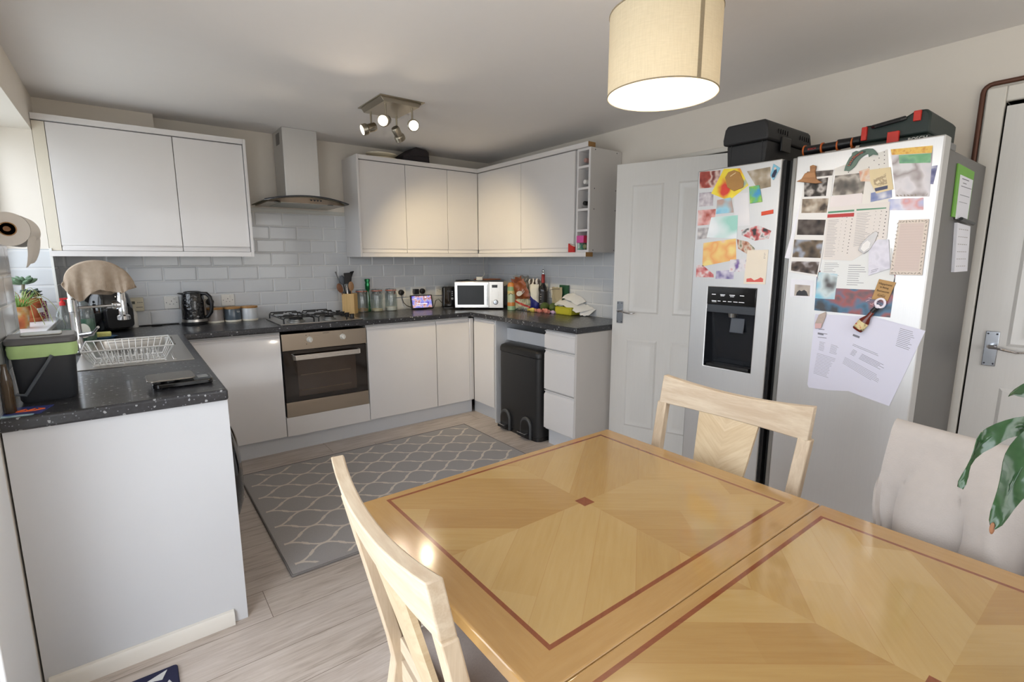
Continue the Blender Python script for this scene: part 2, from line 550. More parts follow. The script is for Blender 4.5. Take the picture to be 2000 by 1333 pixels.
# ---------------------------------------------------------------- the room
W, H, YF = 3.28, 2.289, -5.5
WT = .91                                        # worktop top
struct('floor', MB().box(-.4, 4.5, YF - .1, .12, -.06, 0), FLOORM)
struct('ceiling', MB().box(-.4, 4.5, YF - .1, .12, H, H + .06), CEILM)
struct('wall_back', MB().box(-.28, 3.4, 0, .12, 0, H), WALLM)
FWX0, FWX1, FWZ0, FWZ1 = .45, 2.85, .95, 2.1  # opening for the added fill window
struct('wall_front', MB().box(-.28, FWX0, YF - .1, YF, 0, H).box(FWX1, 4.5, YF - .1, YF, 0, H).box(FWX0, FWX1, YF - .1, YF, 0, FWZ0).box(FWX0, FWX1, YF - .1, YF, FWZ1, H), WALLM)
wl = MB()                                       # window opening and garden door opening
Y0, Y1, Z0, Z1 = -1.70, -.30, 1.03, 2.07
PY0, PY1, PZ = -4.40, -2.66, 2.06
wl.box(-.28, 0, Y1, 0, 0, H).box(-.28, 0, Y0, Y1, 0, Z0 - .02).box(-.28, 0, Y0, Y1, Z1, H).box(-.28, 0, PY1, Y0, 0, H)
wl.box(-.28, 0, PY0, PY1, PZ, H).box(-.28, 0, YF, PY0, 0, H)
struct('wall_left', wl, WALLM)
wr = MB()
D1A, D1B, DZ = -2.60, -1.905, 2.0
D2A, D2B = -4.515, -3.735
wr.box(W, W + .1, D1B, 0, 0, H).box(W, W + .1, D1A, D1B, DZ, H).box(W, W + .1, D2B, D1A, 0, H).box(W, W + .1, D2A, D2B, DZ, H).box(W, W + .1, YF, D2A, 0, H)
struct('wall_right', wr, WALLM)
struct('wall_hall', MB().box(4.4, 4.5, YF, .12, 0, H).box(3.4, 4.4, 0, .12, 0, H), WALLM)
struct('ceiling_boxing', MB().box(0, .576, -.1, 0, 2.16, H), WALLM)
bpy.data.objects['ceiling_boxing'].name = 'trim_8'

# tiles
t = MB(); t.box(0, W, -.008, 0, WT, 1.44).box(1.05, 1.84, -.008, 0, 1.44, 1.712)
struct('trim_3', t, TILEX)
struct('trim_4', MB().box(1.05, 1.84, -.009, 0, 1.714, 1.742), flat('pale_tile_edging', (196, 196, 190), .25, var=.02))
struct('trim_5', MB().box(W - .008, W, -1.905, -.008, WT, 1.44), TILEY)
t = MB(); t.box(0, .008, Y1, -.008, WT, 1.42).box(0, .008, Y0, Y1, WT, Z0 - .02).box(0, .008, -2.29, Y0, WT, 1.42)
t.box(-.25, 0, Y1, Y1 - .008, Z0, 1.42)
struct('trim_6', t, TILEY)
bpy.data.objects['trim_6'].data.materials.append(TILEX)
struct('trim_7', MB().box(-.27, .014, Y0 + .001, Y1 - .001, Z0 - .02, Z0), flat('white_window_sill', (220, 220, 222), .3, var=.02), bevel=.003)
struct('trim_9', MB().box(.0, .012, Y1 - .012, Y1 + .002, Z0 + .001, 1.425), flat('white_tile_edging', (222, 222, 218), .35, var=.01))

# window above the sink
UPVC = flat('white_upvc', (232, 234, 236), .28, var=.01)
w = MB(); a, b = -.25, -.19
w.box(a, b, Y0, Y0 + .06, Z0, Z1).box(a, b, Y1 - .06, Y1, Z0, Z1).box(a, b, Y0 + .06, Y1 - .06, Z0, Z0 + .06).box(a, b, Y0 + .06, Y1 - .06, Z1 - .06, Z1).box(a, b, -1.03, -.97, Z0 + .06, Z1 - .06)
win = struct('window_1', w, UPVC, bevel=.004)
OFF[win.name] = win.location.copy()
build('pane', MB().box(-.225, -.221, Y0 + .05, Y1 - .05, Z0 + .05, Z1 - .05), PANE, win)

# glazed garden door in the same wall, nearer the camera
w = MB(); a, b = -.12, -.05
w.box(a, b, PY0, PY0 + .07, 0, PZ).box(a, b, PY1 - .07, PY1, 0, PZ).box(a, b, PY0 + .07, PY1 - .07, 0, .07).box(a, b, PY0 + .07, PY1 - .07, PZ - .07, PZ)
ym = (PY0 + PY1) / 2
w.box(a, b, ym - .06, ym + .06, .07, PZ - .07)
gd = struct('door_3', w, UPVC, bevel=.004)
OFF[gd.name] = gd.location.copy()
build('pane', MB().box(-.09, -.086, PY0 + .06, ym - .05, .06, PZ - .06), PANE, gd)
build('pane', MB().box(-.09, -.086, ym + .05, PY1 - .06, .06, PZ - .06), PANE, gd)
struct('trim_10', MB().box(-.0, .012, PY1 - .002, -2.325, 0, PZ + .05), UPVC, bevel=.003)

# door frames on the right wall
def casing(name, ya, yb, wd, proud):
    m = MB()
    m.box(W - proud, W + .1, yb, yb + wd, 0, DZ + wd).box(W - proud, W + .1, ya - wd, ya, 0, DZ + wd).box(W - proud, W + .1, ya, yb, DZ, DZ + wd)
    return struct(name, m, TRIMM, bevel=.005)
casing('trim_1', D1A, D1B, .03, .012)
casing('trim_2', D2A, D2B, .062, .02)
struct('baseboard_left', MB().box(0, .014, YF, PY0 - .02, 0, .09), TRIMM, bevel=.003)
struct('baseboard_right', MB().box(W - .014, W, YF, D2A - .07, 0, .09), TRIMM, bevel=.003)

# moulded four-panel doors: grain emboss in the material, raised fields in the mesh
def make_doorpaint():
    m = Mat('white_woodgrain_door_paint', .38, 0, .1)
    v = m.scaled(m.coord(), (60, 60, 2.2))
    f = m.noise(v, 3, 4, .6, dist=.5)
    m.col(m.mix(f, rgb(217, 215, 211), rgb(224, 222, 218)))
    m.bump(f, .22, .002)
    return m.m
DOORM = make_doorpaint()

def door_mesh(width, height=1.98, th=.036):
    """leaf in local coordinates: hinge edge at x=0, leaf along +x, faces at y=0 and y=th"""
    m = MB().box(0, width, 0, th, .005, height)
    c = width / 2
    for (xa, xb) in ((.11, c - .045), (c + .045, width - .11)):
        for (za, zb) in ((.2, .82), (1.0, 1.84)):
            for (yo, sg) in ((0, -1), (th, 1)):
                P = [(xa, xb, za, zb, 0), (xa + .012, xb - .012, za + .012, zb - .012, .006), (xa + .03, xb - .03, za + .03, zb - .03, .0015), (xa + .05, xb - .05, za + .05, zb - .05, .005)]
                V = [[m.bm.verts.new((x, yo + sg * d, z)) for (x, z) in ((p[0], p[2]), (p[1], p[2]), (p[1], p[3]), (p[0], p[3]))] for p in P for d in (p[4],)]
                for A, B in zip(V, V[1:]):
                    for i in range(4): m.bm.faces.new((A[i], A[(i + 1) % 4], B[(i + 1) % 4], B[i]))
                m.bm.faces.new(V[-1])
    return m

def lever(parent, x, z, sy, direction, y):
    """lever handle on its back plate, local to the leaf"""
    pl = build('handle_plate', MB().box(x - .022, x + .022, min(y, y + sy * .008), max(y, y + sy * .008), z - .075, z + .075), flat('satin_chrome_plate', (176, 180, 186), .25, 1.0, var=.03), parent, bevel=.002)
    s = MB()
    for dx in (-.014, .014):
        for dz in (-.064, .064): s.cyl((x + dx, y + sy * .0081, z + dz), (x + dx, y + sy * .0095, z + dz), .0035, seg=10)
    build('screw', s, INKD, pl)
    h = MB().cyl((x, y + sy * .008, z + .012), (x, y + sy * .045, z + .012), .009, seg=14)
    pts = [(x, y + sy * .043, z + .012), (x + direction * .02, y + sy * .05, z + .013), (x + direction * .05, y + sy * .05, z + .006), (x + direction * .085, y + sy * .05, z), (x + direction * .11, y + sy * .05, z + .002), (x + direction * .12, y + sy * .046, z + .006)]
    h.tube(pts, [.009, .0085, .0075, .0065, .006, .004], 10)
    build('lever', h, CHROME, parent)

# door_1 stands ajar: hinge by the fridge, free edge towards the worktop
d1 = build('door_1', door_mesh(.73), DOORM, None); d1['kind'] = 'structure'
for v in d1.data.vertices: v.co += d1.location
hx, hy, fx, fy = 3.268, -2.588, 3.036, -1.895
d1.location = (hx, hy, 0); d1.rotation_euler = (0, 0, math.atan2(fy - hy, fx - hx))
d1.data.update(); OFF[d1.name] = Vector((0, 0, 0))
lever(d1, .73 - .055, 1.0, 1, -1, .036)
# door_2 closed in its frame
d2 = build('door_2', door_mesh(.765), DOORM, None); d2['kind'] = 'structure'
for v in d2.data.vertices: v.co += d2.location
d2.location = (W + .012, D2A + .007, 0); d2.rotation_euler = (0, 0, PI / 2)
d2.data.update(); OFF[d2.name] = Vector((0, 0, 0))
lever(d2, .765 - .065, .985, 1, -1, .036)

# old copper gas pipe running round that door frame
# wide window added unseen behind the camera to let in fill light
w = MB(); a, b = YF - .08, YF - .02
w.box(FWX0, FWX0 + .06, a, b, FWZ0, FWZ1).box(FWX1 - .06, FWX1, a, b, FWZ0, FWZ1).box(FWX0 + .06, FWX1 - .06, a, b, FWZ0, FWZ0 + .06).box(FWX0 + .06, FWX1 - .06, a, b, FWZ1 - .06, FWZ1)
for x in (1.25, 2.05): w.box(x - .03, x + .03, a, b, FWZ0 + .06, FWZ1 - .06)
w2 = struct('added_fill_window', w, UPVC, bevel=.004); OFF[w2.name] = w2.location.copy()
build('pane', MB().box(FWX0 + .05, FWX1 - .05, YF - .055, YF - .051, FWZ0 + .05, FWZ1 - .05), PANE, w2)
p = thing('copper_pipe', 'old painted copper pipe running up beside the closed white door and over its frame', 'pipe', (W - .014, -3.668, .72), world=True)
yy = -3.660
run = [(W - .012, yy, .72), (W - .012, yy, 2.05)] + [(W - .012, yy - .03 * (1 - math.cos(t * PI / 8)), 2.05 + .03 * math.sin(t * PI / 8)) for t in range(1, 5)] + [(W - .012, -4.6, 2.08)]
build('tube', MB().tube(run, .0095, 12), COPPER, p)
for z in (1.52, 1.13, .76):
    build('pipe_clip', MB().box(W - .024, W - .0004, yy - .014, yy + .012, z - .009, z + .009), PLATE, p, bevel=.003)
build('valve', MB().cyl((W - .012, yy, .70), (W - .012, yy, .735), .014, seg=12).box(W - .03, W - .004, yy - .016, yy + .016, .672, .70), flat('tarnished_brass_valve', (92, 82, 62), .4, 1.0, var=.2), p, bevel=.002)
# ---------------------------------------------------------------- fitted kitchen
XR, YB = 2.661, -.616                            # worktop front edges
DX, DY = 2.683, -.594                            # door fronts of the base units
def jdoor(parent, name, axis, a0, a1, z0, z1, f, sgn, groove='top', mat=None):
    """slab door with a finger-pull channel along one edge; axis is the run, f the face, sgn the inward direction"""
    g, d, t = .034, .011 * sgn, .018 * sgn
    if groove == 'top': pr = [(f, z0), (f, z1 - g), (f + d * .5, z1 - g + .009), (f + d, z1 - g + .013), (f + d, z1 - .010), (f + d * .2, z1 - .006), (f + d * .2, z1), (f + t, z1), (f + t, z0)]
    else: pr = [(f, z1), (f, z0 + g), (f + d * .5, z0 + g - .006), (f + d * .7, z0 + g - .009), (f + d * .25, z0 + .014), (f + d * .2, z0), (f + t, z0), (f + t, z1)]
    return build(name, MB().prism(pr, axis, a0, a1), mat or WHITE, parent, bevel=.0012, bseg=1)
CARC = flat('white_carcass_board', (214, 213, 211), .5, var=.01)
GB = 'fitted base units'
def base_back(x0, x1, doors, label):
    t = thing('base_cabinet', label, 'cabinet', ((x0 + x1) / 2, -.3, .12), group=GB, world=True)
    build('carcass', MB().box(x0, x1, DY + .02, -.03, .12, .868), CARC, t)
    for (a, b) in doors: jdoor(t, 'door', 'x', a, b, .124, .856, DY, 1)
    return t
base_back(.602, 1.132, [(.606, 1.128)], 'white gloss base cabinet with one door, left of the built-in oven')
base_back(1.738, 2.333, [(1.741, 2.331)], 'wide white base cabinet with one door, right of the built-in oven')
t = base_back(2.335, 2.66, [(2.337, 2.655)], 'narrow white corner base cabinet on the oven wall')
build('corner_post', MB().box(2.657, 2.70, DY - .004, DY + .03, .124, .856), WHITE, t, bevel=.006)

# oven
OV = 1.137; OVR = 1.734
t = thing('oven', 'built-in stainless steel electric oven under the gas hob', 'oven', (1.435, -.3, .255), world=True)
build('body', MB().box(OV, OVR, DY + .022, -.05, .257, .85), BLACK, t)
cp = build('control_panel', MB().box(OV, OVR, DY, DY + .022, .733, .851), STEELO, t, bevel=.002)
gl = Mat('dark_oven_glass', .06, 0, .6); gl.col(gl.mix(gl.noise(gl.coord(), 4), rgb(26, 20, 17), rgb(38, 30, 25)))
dr = build('door', MB().box(OV + .002, OVR - .002, DY, DY + .022, .366, .729), gl.m, t, bevel=.002)
build('window', MB().box(OV + .09, OVR - .09, DY - .0008, DY, .40, .66), flat('oven_window_glass', (66, 54, 46), .07, var=.12, coat=.5), dr)
m = MB()
for z in (.44, .55): m.box(OV + .11, OVR - .13, DY - .0012, DY - .0008, z, z + .006)
build('shelf_runner', m, flat('dim_oven_shelf', (96, 80, 62), .3, var=.1), dr)
build('lower_panel', MB().box(OV + .002, OVR - .002, DY, DY + .022, .257, .364), STEELO, dr, bevel=.002)
pts = [(OV + .062, DY, .685), (OV + .062, DY - .032, .685), (OV + .075, DY - .043, .685), (OVR - .075, DY - .043, .685), (OVR - .062, DY - .032, .685), (OVR - .062, DY, .685)]
m = MB()
V = [[m.bm.verts.new((x, y, z + dz)) for dz in (-.017, .017)] + [m.bm.verts.new((x + (.008 if x < 1.4 else -.008), y + .006, z + dz)) for dz in (.017, -.017)] for x, y, z in pts]
for A, B in zip(V, V[1:]):
    for i in range(4): m.bm.faces.new((A[i], A[(i + 1) % 4], B[(i + 1) % 4], B[i]))
m.bm.faces.new(V[0]); m.bm.faces.new(V[-1])
build('handle', m, brushed('satin_oven_handle', (222, 218, 212), .28, 'x'), dr, bevel=.001)
for kx in (1.322, 1.556):
    k = MB().lathe([(.021, 0), (.021, .006), (.016, .010), (.014, .030), (0, .031)], (kx, DY, .80), 24, (0, -1, 0)).box(kx - .004, kx + .004, DY - .034, DY - .01, .784, .816)
    kb = build('knob', k, flat('ivory_knob', (226, 224, 216), .3, var=.02), cp, bevel=.001)
    build('knob_mark', MB().cyl((kx, DY - .0005, .832), (kx, DY + .0002, .832), .0022, seg=8), INKD, cp)
m = MB()
for z in (.770, .832): m.cyl((1.300, DY - .0005, z), (1.300, DY + .0002, z), .003, seg=8)
build('indicator', m, INKD, cp)
text('ZANUSSI', .011, (1.437, DY - .0004, .838), (1, 0, 0), (0, 0, 1), INKD, cp, 'badge')
solo('oven_plinth_panel', 'white filler panel under the oven door', 'panel', MB().box(1.1325, 1.7375, DY + .001, DY + .040, .1195, .2565), WHITE, bevel=.001)
# plinths
solo('plinth', 'long white kickboard under the oven wall units', 'kickboard', MB().box(.60, 2.705, DY + .05, DY + .066, 0, .119), WHITE2)
solo('plinth', 'short white kickboard under the corner door on the fridge side', 'kickboard', MB().box(2.735, 2.75, -.9325, DY + .048, 0, .119), WHITE2)

# right-hand run
t = thing('base_cabinet', 'white corner base cabinet facing the table, beside the pedal bin', 'cabinet', (2.95, -.78, .12), group=GB, world=True)
build('carcass', MB().box(DX + .02, 3.25, -.932, -.60, .12, .868), CARC, t)
jdoor(t, 'door', 'y', -.925, -.626, .124, .856, DX, 1)
build('side_panel', MB().box(DX + .005, 3.25, -.948, -.933, .0, .868), WHITE2, t)
solo('support_rail', 'white batten fixed under the worktop over the pedal bin', 'rail', MB().box(2.80, 2.818, -1.552, -.949, .70, .80), WHITE2)
t = thing('drawer_unit', 'white base unit with a stack of three drawers at the worktop end', 'drawer unit', (2.95, -1.71, 0), world=True)
build('carcass', MB().box(DX + .02, 3.25, -1.868, -1.556, .12, .868), CARC, t)
build('plinth', MB().box(2.735, 2.75, -1.866, -1.558, 0, .12), WHITE2, t)
for z0, z1 in ((.732, .858), (.428, .722), (.134, .418)):
    jdoor(t, 'drawer', 'y', -1.866, -1.556, z0, z1, DX, 1)
build('end_panel', MB().box(DX - .002, 3.262, -1.888, -1.870, 0, .868), GREYP, t)

# worktop, one continuous U with the sink cut out
xs = [.001, .165, .515, .583, XR, W - .009]; ys = [-2.263, -1.90, -1.05, -.70, YB, -.009]
def hole(i, j):
    if i == 1 and j == 2: return True            # sink bowl
    x = (xs[i] + xs[i + 1]) / 2; y = (ys[j] + ys[j + 1]) / 2
    if y > YB: return False
    if x < .583: return False
    return not (x > XR and y > -1.90)
wt = solo('worktop', 'continuous black speckled laminate worktop running round three sides', 'worktop', MB().slab(xs, ys, WT - .04, WT, hole), WORKTOP, bevel=.009, bseg=4)
solo('worktop_end_panel', 'tall white panel closing the near end of the sink worktop', 'panel', MB().box(.006, .581, -2.245, -2.227, 0, WT - .041), WHITE2, bevel=.001)
struct('baseboard_end', MB().prism([(-2.262, 0), (-2.262, .045), (-2.256, .055), (-2.246, .058), (-2.246, 0)], 'x', .016, .535), TRIMM)
bpy.data.objects['baseboard_end'].name = 'baseboard_front'

# washing machine under the sink worktop; only the round door bulges past the panel
t = thing('washing_machine', 'white washing machine under the sink worktop with dark round door', 'washing machine', (.31, -1.92, 0), world=True)
build('body', MB().box(.02, .572, -2.220, -1.625, .012, .862), WHITE2, t, bevel=.01)
d = build('door', MB().lathe([(.0, .066), (.10, .064), (.16, .056), (.205, .036), (.225, .012), (.23, 0)], (.573, -1.93, .50), 36, (1, 0, 0)), BLACKG, t)
build('foot', MB().cyl((.07, -2.17, 0), (.07, -2.17, .02), .02).cyl((.52, -2.17, 0), (.52, -2.17, .02), .02).cyl((.07, -1.67, 0), (.07, -1.67, .02), .02).cyl((.52, -1.67, 0), (.52, -1.67, .02), .02), RUBBER, t)

# gas hob
t = thing('gas_hob', 'four-burner stainless gas hob set in the worktop over the oven', 'hob', (1.435, -.34, WT), world=True)
pl = build('hob_plate', MB().box(1.145, 1.725, -.575, -.10, WT + .0005, WT + .008), STEEL, t, bevel=.004, bseg=3)
IRON = flat('black_enamel_iron', (20, 20, 21), .4, var=.1)
for bx, by, br in ((1.275, -.455, .05), (1.275, -.225, .036), (1.51, -.455, .036), (1.51, -.225, .045)):
    b = build('burner', MB().lathe([(br + .012, 0), (br + .012, .006), (br, .010), (br, .017), (br - .004, .019), (0, .019)], (bx, by, WT + .008), 26), flat('grey_burner_ring', (150, 150, 148), .35, .8, var=.06), t)
    build('burner_cap', MB().lathe([(br - .004, .019), (br - .003, .025), (br - .01, .029), (0, .030)], (bx, by, WT + .008), 24), IRON, b)
for gx in (1.275, 1.51):
    m = MB(); zt, zb, r = WT + .05, WT + .008, .0045
    for yy in (-.555, -.455, -.225, -.125):
        m.tube([(gx - .105, yy, zb), (gx - .105, yy, zt - .012), (gx - .095, yy, zt), (gx + .085, yy, zt), (gx + .097, yy, zt - .012), (gx + .097, yy, zb)] if yy in (-.555, -.125) else
               [(gx - .105, yy, zt - .012), (gx - .095, yy, zt), (gx - .03, yy, zt)], r, 8)
        if yy not in (-.555, -.125): m.tube([(gx + .03, yy, zt), (gx + .09, yy, zt), (gx + .097, yy, zt - .012)], r, 8)
    for xx in (gx - .105, gx + .097): m.tube([(xx, -.555, zt - .012), (xx, -.125, zt - .012)], r, 8)
    m.tube([(gx, -.555, zt), (gx, -.50, zt)], r, 8).tube([(gx, -.18, zt), (gx, -.125, zt)], r, 8).tube([(gx, -.405, zt), (gx, -.275, zt)], r, 8)
    m.tube([(gx - .10, -.34, zt - .012), (gx + .095, -.34, zt - .012)], r, 8)
    build('pan_support', m, IRON, t)
for i in range(4):
    build('knob', MB().lathe([(.019, 0), (.019, .004), (.0155, .008), (.014, .026), (.012, .028), (0, .028)], (1.672, -.17 - .105 * i, WT + .008), 20).box(1.655, 1.689, -.174 - .105 * i, -.166 - .105 * i, WT + .03, WT + .041), BLACK, t, bevel=.001)

# sink
t = thing('sink', 'stainless inset sink with ribbed drainer below the window', 'sink', (.34, -1.1, WT), world=True)
m = MB()
xs = [.128, .168, .512, .548]; ys = [-1.572, -1.052, -.698, -.638]
m.slab(xs, ys, WT + .0006, WT + .0035, lambda i, j: i == 1 and j == 1)
for i in range(7):
    x = .20 + .045 * i
    m.box(x, x + .012, -1.53, -1.10, WT + .0034, WT + .0065)
build('drainer', m, STEEL, t, bevel=.001, bseg=1)
B = [(.167, -1.051), (.513, -1.051), (.513, -.699), (.167, -.699)]
m = MB()
def ring(k, z): return [m.bm.verts.new((.34 + (p[0] - .34) * k, -.875 + (p[1] + .875) * k, z)) for p in rrect(.1665, .5135, -1.0515, -.6985, .05, 5)]
R = [ring(1.0, WT + .003), ring(.985, WT - .02), ring(.93, WT - .15), ring(.85, WT - .165)]
for A, C in zip(R, R[1:]):
    for i in range(len(A)): m.bm.faces.new((A[i], A[(i + 1) % len(A)], C[(i + 1) % len(A)], C[i]))
m.bm.faces.new(R[-1])
build('bowl', m, STEEL, t)
build('plughole', MB().lathe([(.04, 0), (.038, .003), (.02, .002), (0, .001)], (.34, -.875, WT - .165), 20), CHROME, t)
wt2 = None

# mixer tap with a spring hose
TX, TY = .122, -1.075
t = thing('kitchen_tap', 'chrome pull-down spring mixer tap at the sink with black hose', 'tap', (TX, TY, WT), world=True)
m = MB().lathe([(.028, 0), (.028, .008), (.021, .012), (.021, .05), (.019, .055), (.019, .20), (.021, .202), (.021, .26), (.017, .265), (.017, .33), (.0, .33)], (TX, TY, WT + .0036), 20)
build('column', m, CHROME, t)
build('mixer_lever', MB().cyl((TX, TY, WT + .09), (TX + .06, TY - .045, WT + .10), .011, seg=12).cyl((TX + .06, TY - .045, WT + .10), (TX + .085, TY - .10, WT + .135), .006, seg=10), CHROME, t)
hose = [(TX, TY, WT + .33)] + [(TX + .090 - .090 * math.cos(a * PI / 12), TY, WT + .355 + .072 * math.sin(a * PI / 12)) for a in range(0, 13)] + [(TX + .183, TY, WT + .33), (TX + .185, TY, WT + .285)]
build('hose', MB().tube(hose, .011, 12), BLACK, t)
coil = []
def hp(u):
    u *= len(hose) - 1; i = min(int(u), len(hose) - 2); f = u - i
    return Vector(hose[i]).lerp(Vector(hose[i + 1]), f), (Vector(hose[i + 1]) - Vector(hose[i])).normalized()
for k in range(0, 641):
    p, d = hp(k / 640); n1 = Vector((0, 1, 0)); n2 = d.cross(n1)
    a = k / 640 * 2 * PI * 26
    coil.append(p + n1 * (.0165 * math.cos(a)) + n2 * (.0165 * math.sin(a)))
build('spring', MB().tube(coil, .0019, 5), CHROME, t)
build('spray_head', MB().lathe([(.013, 0), (.0165, -.012), (.0165, -.05), (.018, -.055), (.018, -.135), (.027, -.142), (.027, -.160), (.02, -.163), (0, -.163)], (TX + .185, TY, WT + .315), 20), CHROME, t)
build('support_arm', MB().cyl((TX, TY, WT + .222), (TX + .16, TY, WT + .228), .0065, seg=10).lathe([(.02, -.017), (.021, -.014), (.021, .014), (.02, .017)], (TX + .162, TY, WT + .228), 18, (1, 0, 0)), CHROME, t)

# dish cloth over the tap
def lerp_tab(tab, x):
    for (x0, y0), (x1, y1) in zip(tab, tab[1:]):
        if x <= x1: return y0 + (y1 - y0) * (x - x0) / (x1 - x0)
    return tab[-1][1]
FRONT = [(0, 1.250), (.12, 1.205), (.24, 1.168), (.34, 1.172), (.44, 1.205), (.52, 1.222), (.66, 1.206), (.80, 1.204), (.92, 1.222), (1, 1.226)]
BACK = [(0, 1.25), (.3, 1.20), (.6, 1.19), (1, 1.225)]
rows = []
for i in range(37):
    s = i / 36; row = []
    a = PI * (.03 + .95 * s)
    bx = TX + .100 - .122 * math.cos(a) + (.022 * max(0, s - .8) / .2); bz = WT + .348 + .098 * math.sin(a) - (.02 * max(0, s - .85) / .15)
    for j in range(33):
        q = j / 32 * 2 - 1
        e = abs(q); t_ = max(0, (e - .18) / .82)
        zb = lerp_tab(FRONT if q < 0 else BACK, s)
        z = bz - max(0, bz - zb) * t_ - .006 * (e / .18 if e < .18 else 1)
        y = TY + math.copysign(.020 * min(1, e / .18) + .030 * t_ ** .8, q) + .010 * t_ * math.sin(s * 19 + 2 * t_) + .006 * t_ * math.sin(s * 41)
        row.append((bx + .008 * t_ * math.sin(s * 13 + q), y, z + .003))
    rows.append(row)
CL = Mat('taupe_ribbed_dishcloth', .95, spec=.1)
f = CL.noise(CL.coord(), 60, 3)
cq = CL.xyz(CL.coord())
rib = ((cq[0] * .8 + cq[2] * .9) * 1300 + f * 4).sin()
CL.col(CL.mix(f, rgb(158, 140, 122), rgb(190, 174, 156))); CL.bump(rib, .35, .0015)
solo('dish_cloth', 'taupe ribbed dish cloth draped over the arch of the tap', 'cloth', MB().grid(rows, .003), CL.m)

# wall units
GW = 'fitted wall units'
UY, UX = -.325, 2.935                             # cornice fronts
FY, FX = -.306, 2.953                             # door fronts
def wallunit(x0, x1, doors, label, extra=None):
    t = thing('wall_cabinet', label, 'cabinet', ((x0 + x1) / 2, -.15, 1.41), group=GW, world=True)
    build('carcass', MB().box(x0, x1, FY + .02, -.01, 1.415, 2.124), CARC, t)
    for a, b in doors: jdoor(t, 'door', 'x', a, b, 1.412, 2.122, FY, 1, 'bottom')
    return t
t = wallunit(.002, 1.046, [(.058, .648), (.652, 1.044)], 'white two-door wall cabinet beside the window')
build('filler_strip', MB().box(.002, .055, FY + .002, FY + .02, 1.412, 2.122), flat('cream_filler', (220, 212, 196), .5, var=.01), t)
build('end_panel', MB().box(1.047, 1.063, UY, -.009, 1.379, 2.158), WHITE, t)
build('cornice', MB().box(.002, 1.046, UY, -.26, 2.126, 2.158), WHITE, t)
build('top_board', MB().box(.002, 1.046, -.259, -.102, 2.1245, 2.150), WHITE, t)
build('pelmet', MB().box(.002, 1.046, UY, -.27, 1.379, 1.410), WHITE, t)
t = wallunit(1.842, 2.952, [(1.845, 2.236), (2.240, 2.632), (2.636, 2.950)], 'white three-door wall cabinet right of the cooker hood')
build('end_panel', MB().box(1.825, 1.841, UY, -.009, 1.379, 2.158), WHITE, t)
build('cornice', MB().box(1.842, UX, UY, -.26, 2.126, 2.158), WHITE, t)
build('top_board', MB().box(1.842, UX, -.259, -.010, 2.1245, 2.150), WHITE, t)
build('pelmet', MB().box(1.842, UX, UY, -.27, 1.379, 1.410), WHITE, t)
t = thing('wall_cabinet', 'white two-door wall cabinet on the fridge-side wall, with glossy doors', 'cabinet', (3.1, -.95, 1.41), group=GW, world=True)
build('carcass', MB().box(FX + .02, W - .01, -1.562, -.29, 1.415, 2.124), CARC, t)
jdoor(t, 'door', 'y', -.936, -.308, 1.412, 2.122, FX, 1, 'bottom'); jdoor(t, 'door', 'y', -1.556, -.940, 1.412, 2.122, FX, 1, 'bottom')
for nm, z0, z1 in (('cornice', 2.126, 2.158), ('pelmet', 1.379, 1.410)):
    build(nm, MB().box(UX, UX + .07, -1.700, UY - .001, z0, z1), WHITE, t)
    build('cut_end', MB().box(UX, UX + .07, -1.7012, -1.7002, z0, z1), CHIP, t)

# wine rack at the end of that run
t = thing('wine_rack', 'tall narrow open wine rack with five pigeonholes, ending the wall units', 'wine rack', (3.1, -1.64, 1.41), world=True)
m = MB()
ya, yb = -1.706, -1.578
m.box(FX + .002, W - .01, ya, ya + .016, 1.411, 2.124).box(FX + .002, W - .01, yb - .014, yb, 1.411, 2.124)
zs = [1.411, 1.556, 1.700, 1.846, 1.992, 2.108]
for z in zs: m.box(FX + .002, W - .02, ya + .016, yb - .014, z, z + .016)
m.box(W - .02, W - .01, ya + .016, yb - .014, 1.411, 2.124)
build('frame', m, WHITE, t)
build('side_panel', MB().box(FX + .004, W - .009, ya - .002, ya - .0005, 1.411, 2.124), GREYP, t)
m = MB()
for x in (FX + .045, W - .06):
    for z in (1.425, 1.71, 1.85, 2.11): m.cyl((x, ya - .0035, z), (x, ya - .0015, z), .0038, seg=8)
build('screw', m, INKD, t)

# cooker hood
t = thing('cooker_hood', 'stainless chimney cooker hood with curved glass canopy over the hob', 'cooker hood', (1.417, -.25, 1.71), world=True)
ch = build('chimney', MB().box(1.312, 1.552, -.28, -.011, 1.80, H - .001), STEELV, t, bevel=.002)
m = MB()
for i in range(9): m.box(1.3112, 1.3124, -.20, -.10, 2.185 + i * .009, 2.190 + i * .009)
build('vent', m, INKD, ch)
CXH = 1.417
def arcz(x): return 1.797 - .034 * ((x - CXH) / .288) ** 2
def bow(x): return -.505 + .055 * ((x - CXH) / .288) ** 2
rows = []
for i in range(21):
    x = CXH - .288 + .576 * i / 20
    rows.append([(x, bow(x) * (j / 8.0) - .011 * (1 - j / 8.0), arcz(x)) for j in range(9)])
build('glass_canopy', MB().grid(rows, .006), HOODG, t)
m = MB()
top = [(CXH - .262 + .524 * i / 16) for i in range(17)]
front = [(x, bow(x) + .035) for x in top]
A = [m.bm.verts.new((x, y, arcz(x) - .0075)) for x, y in front]; B = [m.bm.verts.new((x, y + .015, max(1.752, arcz(x) - .047))) for x, y in front]
for i in range(16): m.bm.faces.new((A[i], A[i + 1], B[i + 1], B[i]))
A2 = [m.bm.verts.new((x, -.012, arcz(x) - .0075)) for x in top]; B2 = [m.bm.verts.new((x, -.012, max(1.752, arcz(x) - .047))) for x in top]
